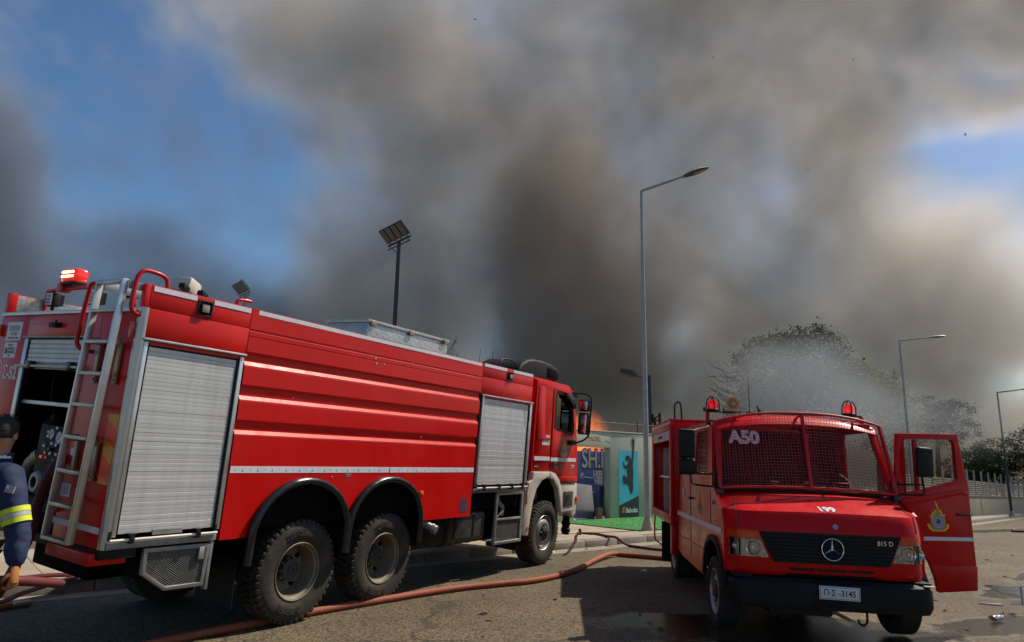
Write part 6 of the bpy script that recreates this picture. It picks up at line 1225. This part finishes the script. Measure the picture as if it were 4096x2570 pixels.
for a, b in (('ra', 'rt'), ('la', 'lt')): MB().tube([Vector(J[a])+Vector((0, .02, .04)), Vector(J[a])-Vector((0, 0, .02)), Vector(J[b])], [.065, .062, .05], 10).build('boot', 'black', F, smooth=True)
# arm bands, collar, flag, hair, ear, strap
def band(a, b, t0, t1, r, mt):
    a, b = Vector(J[a]), Vector(J[b]); MB().tube([a.lerp(b, t0), a.lerp(b, (t0+t1)/2), a.lerp(b, t1)], r, 16).build('reflective_band', mt, F, smooth=30)
band('ru', 're', .10, .26, .101, 'hi_vis'); band('ru', 're', .27, .40, .099, 'silver_tape'); band('ru', 're', .41, .57, .098, 'hi_vis')
MB().tube([(.07, .01, 1.60), (.09, .005, 1.68), (.095, .0, 1.715)], [.105, .085, .088], 14).build('collar', 'navy', F, smooth=True)
MB().tube([(.10, -.005, 1.675), (.10, -.005, 1.70)], .079, 12).build('undershirt', 'paper', F, smooth=True)
fb = basis((.345, -.192, 1.455), (.97, -.2, -.15), (.12, .15, 1)); fl = decal('flag_patch', [(-.04, -.025), (.04, -.025), (.04, .025), (-.04, .025)], 'badge_white', F, fb, .004)
for k in range(4): decal('flag_stripe', [(-.008 if k > 1 else -.04, -.021+k*.013), (.038, -.021+k*.013), (.038, -.015+k*.013), (-.008 if k > 1 else -.04, -.015+k*.013)], 'badge_dark', fl, fb@Matrix.Translation((0, 0, .0045)))
# head: skull, face side, hair cap, ears, nose
MB().ball((.095, .0, 1.87), (.082, .10, .118), 20, 14).build('head', 'skin', F, smooth=True)
m = MB(); m.ball((.0, 0, 0), (.089, .104, .112), 24, 16); m.v = [p for p in m.v]
keep = MB(); keep.v = [(x*(1+.035*mnoise.noise((x*60, y*60, z*60))), y*(1+.035*mnoise.noise((x*60, y*60+9, z*60))), z) for x, y, z in m.v]
keep.f = [f for f in m.f if all(m.v[i][2] > -.075+max(0, m.v[i][1])*1.2 for i in f)]; keep.xf(Matrix.Translation((.098, -.003, 1.888))); hr = keep
for i in range(900):
    f = R_.choice(keep.f); p = sum((Vector(keep.v[j]) for j in f), Vector())/len(f)+Vector((R_.uniform(-.008, .008), R_.uniform(-.008, .008), R_.uniform(-.008, .008))); d = (p-Vector((.098, -.003, 1.87))).normalized()*.016+Vector((R_.uniform(-.006, .006), R_.uniform(-.006, .006), -.004)); t = d.cross(Vector((R_.uniform(-1, 1), R_.uniform(-1, 1), R_.uniform(-1, 1)))).normalized()*.0018
    hr.add([p-t, p+t, p+d], [(0, 1, 2)])
hr.build('hair', 'hair', F, smooth=True)
MB().ball((.176, .012, 1.845), (.012, .026, .036), 10, 8).build('ear', 'skin', F, smooth=True); MB().ball((.016, .02, 1.845), (.012, .026, .036), 10, 8).build('ear', 'skin', F, smooth=True)
MB().ball((.09, .098, 1.84), (.016, .024, .026), 8, 6).build('nose', 'skin', F, smooth=True)
for x in (.06, .125): MB().ball((x, .088, 1.875), (.012, .008, .008), 8, 6).build('eye', 'badge_white', F, smooth=True)
MB().box(.065, .12, .086, .094, 1.792, 1.802).build('mouth', 'orange_flame', F, bev=.003)
MB().tube([(.095+.090*cos(t), .0+.108*sin(t), 1.885) for t in [2*pi*i/24 for i in range(24)]], .004, 5, closed=True).build('head_strap', 'black', F, smooth=True)
# gloved right hand closed round the hose, and the left one
def hand(w_, d, palm_n, parent, mt):
    """palm plus five curled fingers of unequal length"""
    w_, d, n_ = Vector(w_), Vector(d).normalized(), Vector(palm_n).normalized(); s_ = d.cross(n_).normalized(); n_ = s_.cross(d)
    m = MB(); m.tube([w_-d*.02, w_+d*.03, w_+d*.075, w_+d*.095], [.032, .040, .043, .036], 12, flat=.62); o = m.build('glove', mt, parent, smooth=True)
    for k, (off, L) in enumerate(((-.032, .072), (-.011, .080), (.011, .076), (.031, .060))):
        a = w_+d*.085+s_*off; b = a+d*L*.45+n_*L*.12; c = b+d*L*.12+n_*L*.42; e = c-d*L*.22+n_*L*.18
        m = MB(); m.tube(smooth_path([a, b, c, e], 3), [.0115]*8+[.009, .006], 8); m.build('finger', mt, o, smooth=True)
    a = w_+d*.03-s_*.036; m = MB(); m.tube(smooth_path([a, a-s_*.022+d*.030+n_*.02, a-s_*.012+d*.050+n_*.045], 4), [.014]*6+[.012, .011, .008], 8); m.build('thumb', mt, o, smooth=True)
hand(Vector(J['rw'])+Vector((.0, -.005, -.01)), (.10, -.10, -1), (-1, .2, -.1), F, 'glove'); hand(Vector(J['lw']), (.3, -.2, -1), (1, .2, 0), F, 'glove')
hose('red hose held at hip height by the firefighter', [(-3.50, 5.75, .72), (-3.585, 5.36, .80), (-3.70, 5.22, .80), (-3.78, 5.2, .66), (-3.95, 5.15, .40), (-4.2, 5.2, .12), (-4.6, 5.6, .04), (-5.2, 6.2, .04)], .036, 'hose_dark')
# ------------------------------------------------------------------ fire behind the wall
def fire_mat():
    m = bpy.data.materials.new('fire'); m.use_nodes = True; t = m.node_tree; t.nodes.clear(); M['fire'] = m; o = nd(t, 'ShaderNodeOutputMaterial')
    tc = nd(t, 'ShaderNodeTexCoord'); nz = nd(t, 'ShaderNodeTexNoise', Scale=1.6, Detail=5.0); t.links.new(tc.outputs['Object'], nz.inputs['Vector'])
    r = nd(t, 'ShaderNodeMapRange'); t.links.new(nz.outputs[0], r.inputs[0]); r.inputs[1].default_value = .36; r.inputs[2].default_value = .62
    sx_ = nd(t, 'ShaderNodeVectorMath', operation='LENGTH'); t.links.new(tc.outputs['Object'], sx_.inputs[0]); f = nd(t, 'ShaderNodeMapRange'); t.links.new(sx_.outputs['Value'], f.inputs[0]); f.inputs[1].default_value = 1.0; f.inputs[2].default_value = .15
    mm = nd(t, 'ShaderNodeMath', operation='MULTIPLY'); t.links.new(r.outputs[0], mm.inputs[0]); t.links.new(f.outputs[0], mm.inputs[1]); m2 = nd(t, 'ShaderNodeMath', operation='MULTIPLY'); t.links.new(mm.outputs[0], m2.inputs[0]); m2.inputs[1].default_value = 3.2
    em = nd(t, 'ShaderNodeEmission'); em.inputs[0].default_value = (1, .17, .012, 1); t.links.new(m2.outputs[0], em.inputs[1]); t.links.new(em.outputs[0], o.inputs['Volume'])
fire_mat()
fr_ = MB(); fr_.ball((0, 0, 0), 1, 16, 10); o = fr_.build('flames', 'fire'); o.location = (3.5, 35, 2.7); o.scale = (1.75, .9, 1.9); tag(o, 'orange flames flaring above the club wall beside the truck cab', 'fire')
# ------------------------------------------------------------------ puddle, litter, ash
mat('water', (.02, .02, .018), .04, var=.0, rvar=.01, spec=.6)
m = MB(); pp_ = [(6.7, 9.75), (7.05, 10.05), (7.3, 10.4), (7.2, 10.6), (7.32, 11.0), (7.42, 11.3), (7.9, 11.15), (8.6, 11.0), (9.2, 10.9), (8.8, 10.5), (8.0, 10.35), (7.5, 10.0), (7.0, 9.7)]
sm_ = smooth_path([(p[0], p[1], .004) for p in pp_+[pp_[0]]], 4)[:-1]; m.add(sm_, [tuple(range(len(sm_)))]); struct(m.build('puddle', 'water'))
m = MB(); pp_ = [(5.0, 7.4), (5.5, 7.75), (6.2, 8.15), (6.9, 8.3), (7.6, 8.2), (7.4, 7.9), (6.6, 7.6), (5.8, 7.35), (5.2, 7.2)]
sm_ = smooth_path([(p[0]+.06*mnoise.noise((p[0], p[1], 0)), p[1], .004) for p in pp_+[pp_[0]]], 4)[:-1]; m.add(sm_, [tuple(range(len(sm_)))]); struct(m.build('puddle', 'water'))
R_ = random.Random(11)
def leaf_mesh(mt, s):
    m = MB(); m.add([(-.5*s, 0, .002), (-.2*s, .2*s, .012), (.2*s, .18*s, .02), (.5*s, 0, .006), (.2*s, -.2*s, .014), (-.2*s, -.18*s, .008), (0, 0, .004)], [(0, 6, 1), (1, 6, 2), (2, 6, 3), (3, 6, 4), (4, 6, 5), (5, 6, 0)]); return m.mesh('leaf', mt, thick=.002)
lm = [leaf_mesh('leaf_dry', .09), leaf_mesh('leaf_dark', .10), leaf_mesh('leaf_dry', .06)]
spots = [(1.77, 15.03), (.625, 9.41), (1.02, 8.9), (1.68, 8.91), (1.58, 8.68), (2.49, 11.96), (.75, 8.75), (11.0, 16.97), (10.76, 15.98), (10.75, 15.37), (9.53, 14.38), (8.52, 13.16), (8.62, 12.44), (6.23, 9.05), (6.22, 9.17), (5.87, 8.9), (5.13, 8.19), (5.49, 9.19), (5.8, 9.88)]+[(R_.uniform(4.8, 9), R_.uniform(7.6, 14)) for i in range(26)]+[(R_.uniform(-.5, 2.2), R_.uniform(7.2, 11)) for i in range(10)]+[(R_.uniform(1.3, 4), R_.uniform(14.2, 15.6)) for i in range(6)]
for i, (x, y) in enumerate(spots):
    if 2.0 < x < 4.6 and y < 13: continue
    o = link('dry_leaf', lm[i % 3 if i < 19 else R_.randrange(3)], None, (x, y, ground_z(x, y)+.003), (0, 0, R_.uniform(0, 6)), R_.uniform(.7, 1.2)); tag(o, 'small dry leaf lying on the asphalt', 'leaf', 'dry leaves scattered on the road')
o = thing('plastic_bottle', 'crushed clear plastic bottle on the wet road at lower right', 'bottle', (5.78, 8.65, .045), (0, 0, .5)); m = MB(); m.lathe([(0, -.10), (.034, -.10), (.042, -.06), (.032, -.01), (.042, .03), (.016, .08), (.016, .10), (0, .10)], 14, ax='x'); m.v = [(p[0]+.01*mnoise.noise((p[0]*30, p[1]*30, p[2]*30)), p[1]*1.15, p[2]*.85) for p in m.v]; m.build('bottle_body', 'head_lens', o, smooth=True); m = MB(); m.cyl((.10, 0, 0), (.118, 0, 0), .018, n=10); m.build('cap', 'paper', o)
o = thing('wood_splinter', 'pale splinter of wood on the road near the puddle', 'splinter', (6.40, 9.66, .003), (0, 0, -.35)); MB().hexa([(-.15, -.02, 0), (.12, -.03, 0), (.13, .03, 0), (-.12, .012, 0)], [(-.14, -.015, .018), (.12, -.025, .02), (.12, .025, .02), (-.11, .008, .016)]).build('piece', 'cream', o)
for i, (x, y) in enumerate(((1.76, 12.39), (2.27, 12.03), (.9, 14.2))): o = thing('paper_scrap', ('white paper scrap on the road left of the van', 'crumpled white scrap near the van rear wheel', 'small pale scrap near the gutter by the truck')[i], 'scrap', (x, y, .003), (0, 0, i)); MB().add([(-.05, -.03, 0), (.04, -.035, .01), (.05, .03, .004), (-.03, .04, .015), (0, 0, .03)], [(0, 1, 4), (1, 2, 4), (2, 3, 4), (3, 0, 4)]).build('paper', 'paper', o, thick=.002)
# bits of ash carried over the street
am = MB(); am.add([(-.5, -.2, 0), (.1, -.4, .1), (.5, .1, -.1), (0, .5, .05), (-.3, .2, .2)], [(0, 1, 2, 3, 4)]); am = am.mesh('ash_flake', 'ash', thick=.08)
ASH = [(-1.1, 15.74, 12.77, 0.057), (-2.64, 15.69, 9.39, 0.028), (-1.14, 10.34, 5.95, 0.019), (2.15, 10.51, 8.68, 0.019), (4.7, 15.01, 11.36, 0.049), (6.97, 14.42, 10.75, 0.042), (7.55, 14.02, 10.75, 0.041), (6.71, 11.85, 10.21, 0.03), (1.46, 13.64, 8.6, 0.025), (9.61, 13.64, 8.77, 0.079), (6.12, 13.49, 7.83, 0.068), (5.32, 10.95, 6.95, 0.02), (6.49, 12.58, 7.69, 0.023), (6.22, 12.36, 7.83, 0.018), (7.22, 14.34, 9.61, 0.026), (12.13, 15.97, 12.81, 0.023), (8.13, 15.7, 6.4, 0.028), (5.58, 13.27, 6.41, 0.024), (2.39, 12.67, 6.86, 0.027), (6.09, 11.61, 10.03, 0.021), (6.35, 10.22, 5.34, 0.015), (6.47, 10.16, 9.12, 0.015), (6.6, 12.79, 3.75, 0.065), (7.24, 11.91, 2.57, 0.034)]
for x, y, z, s_ in ASH: o = link('ash_flake', am, None, (x, y, z), (R_.uniform(0, 6), R_.uniform(0, 6), R_.uniform(0, 6)), s_); tag(o, 'tiny dark ash flake drifting in the smoky sky', 'ash flake', 'ash flakes in the air')
# ------------------------------------------------------------------ smoke: real volumes, density sampled on grids
class N_:
    def __init__(s, nt, sock): s.nt = nt; s.s = sock
    def m(s, op, *o):
        n = s.nt.nodes.new('ShaderNodeMath'); n.operation = op; s.nt.links.new(s.s, n.inputs[0])
        for i, x in enumerate(o):
            if isinstance(x, N_): s.nt.links.new(x.s, n.inputs[i+1])
            else: n.inputs[i+1].default_value = x
        return N_(s.nt, n.outputs[0])
    def __add__(s, o): return s.m('ADD', o)
    def __sub__(s, o): return s.m('SUBTRACT', o)
    def __mul__(s, o): return s.m('MULTIPLY', o)
def vstep(nt, x, a, b):
    n = nt.nodes.new('ShaderNodeMapRange'); n.interpolation_type = 'SMOOTHSTEP'; nt.links.new(x.s, n.inputs[0]); n.inputs[1].default_value = a; n.inputs[2].default_value = b
    return N_(nt, n.outputs[0])
def vmath(nt, op, a, b=None):
    n = nt.nodes.new('ShaderNodeVectorMath'); n.operation = op
    for i, x in enumerate((a, b)):
        if x is None: continue
        if isinstance(x, (tuple, list, Vector)): n.inputs[i].default_value = x
        else: nt.links.new(x, n.inputs[i])
    return n
def puff(nt, pos, g):
    a = vmath(nt, 'SUBTRACT', pos, g[:3]); b = vmath(nt, 'DIVIDE', a.outputs[0], g[3:6]); d = vmath(nt, 'DOT_PRODUCT', b.outputs[0], b.outputs[0])
    return (N_(nt, d.outputs['Value'])*-1.0).m('EXPONENT')*g[6]
def vnoise(nt, pos, scale, detail, rough, off=(0, 0, 0)):
    n = nt.nodes.new('ShaderNodeTexNoise'); n.inputs['Scale'].default_value = scale; n.inputs['Detail'].default_value = detail; n.inputs['Roughness'].default_value = rough; n.inputs['Distortion'].default_value = .3
    nt.links.new(vmath(nt, 'ADD', pos, off).outputs[0], n.inputs['Vector']); return N_(nt, n.outputs[0])
def volume(name, lo, hi, res, build, mt):
    ng = bpy.data.node_groups.new(name, 'GeometryNodeTree'); ng.interface.new_socket('Geometry', in_out='OUTPUT', socket_type='NodeSocketGeometry')
    out = ng.nodes.new('NodeGroupOutput'); vc = ng.nodes.new('GeometryNodeVolumeCube'); sm = ng.nodes.new('GeometryNodeSetMaterial'); sm.inputs['Material'].default_value = mt
    vc.inputs['Min'].default_value = lo; vc.inputs['Max'].default_value = hi
    for k, r in zip('XYZ', res): vc.inputs['Resolution '+k].default_value = r
    pos = ng.nodes.new('GeometryNodeInputPosition'); ng.links.new(build(ng, pos.outputs[0]).s, vc.inputs['Density'])
    ng.links.new(vc.outputs[0], sm.inputs[0]); ng.links.new(sm.outputs[0], out.inputs[0])
    me = bpy.data.meshes.new(name); me.materials.append(mt); o = link(name, me); md = o.modifiers.new('smoke', 'NODES'); md.node_group = ng; o['kind'] = 'stuff'
    return o
def vol_mat(name, col, aniso=.3, step=1.0):
    m = bpy.data.materials.new(name); m.use_nodes = True; t = m.node_tree; t.nodes.clear(); o = nd(t, 'ShaderNodeOutputMaterial'); p = nd(t, 'ShaderNodeVolumePrincipled')
    t.links.new(p.outputs[0], o.inputs['Volume']); p.inputs['Color'].default_value = (*col, 1); p.inputs['Density'].default_value = 1.0; p.inputs['Anisotropy'].default_value = aniso
    M[name] = m; return m
CLOUD = [(14.9, 78, 47.8, 23.2, 6, 23.2, 1.1), (-6.7, 78, 35.0, 16.6, 6, 18.1, 1.0), (-17.9, 78, 51.2, 12.6, 6, 10.1, 0.85), (-33.6, 78, 59.8, 11.6, 6, 8.6, 0.95), (-26.2, 78, 48.1, 8.6, 6, 6.5, 0.7), (2.2, 78, 15.5, 24.2, 6, 15.1, 1.0), (-17.1, 78, 21.1, 9.6, 6, 11.1, 0.8), (38.5, 78, 45.5, 17.6, 6, 15.1, 1.0), (26.8, 78, 21.0, 16.6, 6, 16.6, 1.0), (46.9, 78, 24.0, 15.1, 6, 9.6, 0.95), (55.6, 78, 14.1, 14.1, 6, 12.1, 0.95), (40.6, 78, 9.0, 15.1, 6, 11.6, 0.95), (60.6, 78, 55.3, 13.1, 6, 10.1, 1.0), (63.2, 78, 46.0, 7.0, 6, 3.5, 0.5), (45.3, 78, 64.1, 18.1, 6, 8.6, 0.9), (9.8, 78, 70.9, 30.2, 6, 13.1, 1.2), (70.7, 78, 70.4, 17.6, 6, 13.1, 1.1), (73.1, 78, 32.4, 9.1, 6, 20.1, 0.9), (-14.2, 78, 5.5, 15.1, 6, 11.1, 1.1), (2.4, 78, 4.5, 15.1, 6, 11.1, 1.1), (18.9, 78, 3.9, 15.1, 6, 11.1, 1.15), (33.1, 78, 4.2, 15.1, 6, 11.1, 1.1), (47.3, 78, 4.0, 15.1, 6, 10.1, 1.0), (59.0, 78, 3.3, 12.6, 6, 6.0, 0.7), (-24.2, 78, 11.1, 9.1, 6, 7.6, 0.8)]
BANK = [(-54.0, 67, 27.5, 5.6, 5, 9.5, 1.15), (-59.5, 67, 29.2, 6.9, 5, 11.2, 1.0), (-43.3, 67, 31.9, 5.6, 5, 3.5, 0.7), (-46.2, 67, 19.5, 9.9, 5, 5.2, 1.1), (-37.8, 67, 23.2, 5.2, 5, 4.8, 0.85), (-30.7, 67, 17.6, 6.5, 5, 4.3, 0.9), (-25.4, 67, 15.1, 4.8, 5, 3.0, 0.8), (-49.5, 67, 13.4, 8.6, 5, 6.1, 0.9), (-37.5, 67, 11.5, 13.0, 5, 6.1, 0.8), (-48.4, 67, 24.8, 5.2, 5, 4.8, 0.7)]
HOLES = [(54.0, 78, 39.4, 6.0, 26, 2.0, 1.5), (-1.9, 78, 15.9, 2.5, 26, 3.5, 0.5), (18.1, 78, 16.1, 3.5, 26, 2.0, 0.4), (32.1, 78, 35.3, 3.0, 26, 8.6, 0.45), (-31.4, 78, 31.3, 3.8, 26, 9.6, 0.75), (-42.0, 78, 39.2, 7.0, 26, 7.6, 0.6), (-56.6, 78, 50.9, 10.1, 26, 6.0, 0.7), (57.5, 78, 11.5, 3.5, 26, 2.3, 0.9), (-28.2, 78, 24.0, 2.3, 26, 4.0, 0.5)]
PLUME = [(4.2, 50, 15.8, 5.5, 5, 5.8, 1.05), (5.5, 50, 10.6, 6.8, 5, 4.9, 1.1), (6.7, 50, 6.0, 7.1, 5, 4.0, 1.1), (2.0, 50, 18.4, 3.7, 5, 4.3, 0.85), (2.9, 50, 22.9, 4.0, 5, 4.0, 0.75), (8.7, 50, 13.9, 3.4, 5, 4.3, 0.75), (1.4, 50, 10.6, 2.5, 5, 4.3, 0.6), (3.9, 50, 27.9, 4.0, 5, 4.3, 0.5)]
VEIL = [(12.2, 30, 5.2, 2.77, 2.2, 1.84, 1.1), (12.8, 30, 4.1, 3.69, 2.2, 1.48, 1.1), (10.7, 30, 6.3, 1.84, 2.2, 1.48, 0.6), (15.8, 30, 4.3, 2.4, 2.2, 1.48, 0.5), (18.3, 30, 3.7, 2.58, 2.2, 1.66, 0.55), (20.7, 30, 4.1, 2.21, 2.2, 2.03, 0.6), (14.1, 30, 6.5, 2.03, 2.2, 1.29, 0.5)]
def add_all(nt, pos, L):
    c = None
    for g in L: c = puff(nt, pos, g) if c is None else c+puff(nt, pos, g)
    return c
def deep(nt, pos): return vmath(nt, 'MULTIPLY', pos, (1, .8, 1)).outputs[0]
def b_cloud(nt, pos):
    q = deep(nt, pos); n1 = vnoise(nt, q, .042, 6, .62); n2 = vnoise(nt, q, .13, 6, .66, (31, 7, 3))
    c = add_all(nt, pos, CLOUD).m('MINIMUM', 1.5)-add_all(nt, pos, HOLES)
    n3 = vnoise(nt, q, .38, 4, .7, (1, 7, 13)); d = vstep(nt, c+(n1-.5)*2.1+(n2-.5)*1.9+(n3-.5)*1.0, .15, 1.70)
    return d*.23
volume('smoke_cloud', (-75, 66, 0), (110, 90, 90), (200, 28, 100), b_cloud, vol_mat('smoke_grey', (.935, .835, .69), .5))
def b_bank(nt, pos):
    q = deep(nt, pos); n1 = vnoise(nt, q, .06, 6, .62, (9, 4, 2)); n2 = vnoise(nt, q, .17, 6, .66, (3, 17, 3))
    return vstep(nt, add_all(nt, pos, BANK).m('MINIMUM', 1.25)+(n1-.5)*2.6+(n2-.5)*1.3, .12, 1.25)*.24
volume('smoke_bank', (-90, 58, 2), (-8, 76, 56), (110, 24, 72), b_bank, vol_mat('smoke_dark', (.74, .75, .77), .35))  # lower albedo than the main cloud stands in for this bank being backlit
def b_plume(nt, pos):
    q = deep(nt, pos); n1 = vnoise(nt, q, .11, 6, .62, (5, 2, 9)); n2 = vnoise(nt, q, .33, 5, .65, (3, 1, 3)); c = add_all(nt, pos, PLUME)
    return vstep(nt, c.m('MINIMUM', 1.3)+(n1-.5)*2.3+(n2-.5)*1.0, .15, 1.65)*.20
volume('smoke_plume', (-14, 40, 1), (24, 60, 34), (90, 30, 80), b_plume, vol_mat('smoke_brown', (.35, .285, .225), .3))
def b_veil(nt, pos):
    n1 = vnoise(nt, pos, .22, 5, .6, (15, 2, 9)); c = add_all(nt, pos, VEIL)
    return vstep(nt, c.m('MINIMUM', 1.2)+(n1-.5)*1.3, .2, 1.4)*.16
volume('smoke_veil', (4, 24.5, -.5), (32, 35.5, 13), (80, 30, 40), b_veil, vol_mat('smoke_blue', (.60, .65, .71), .3))
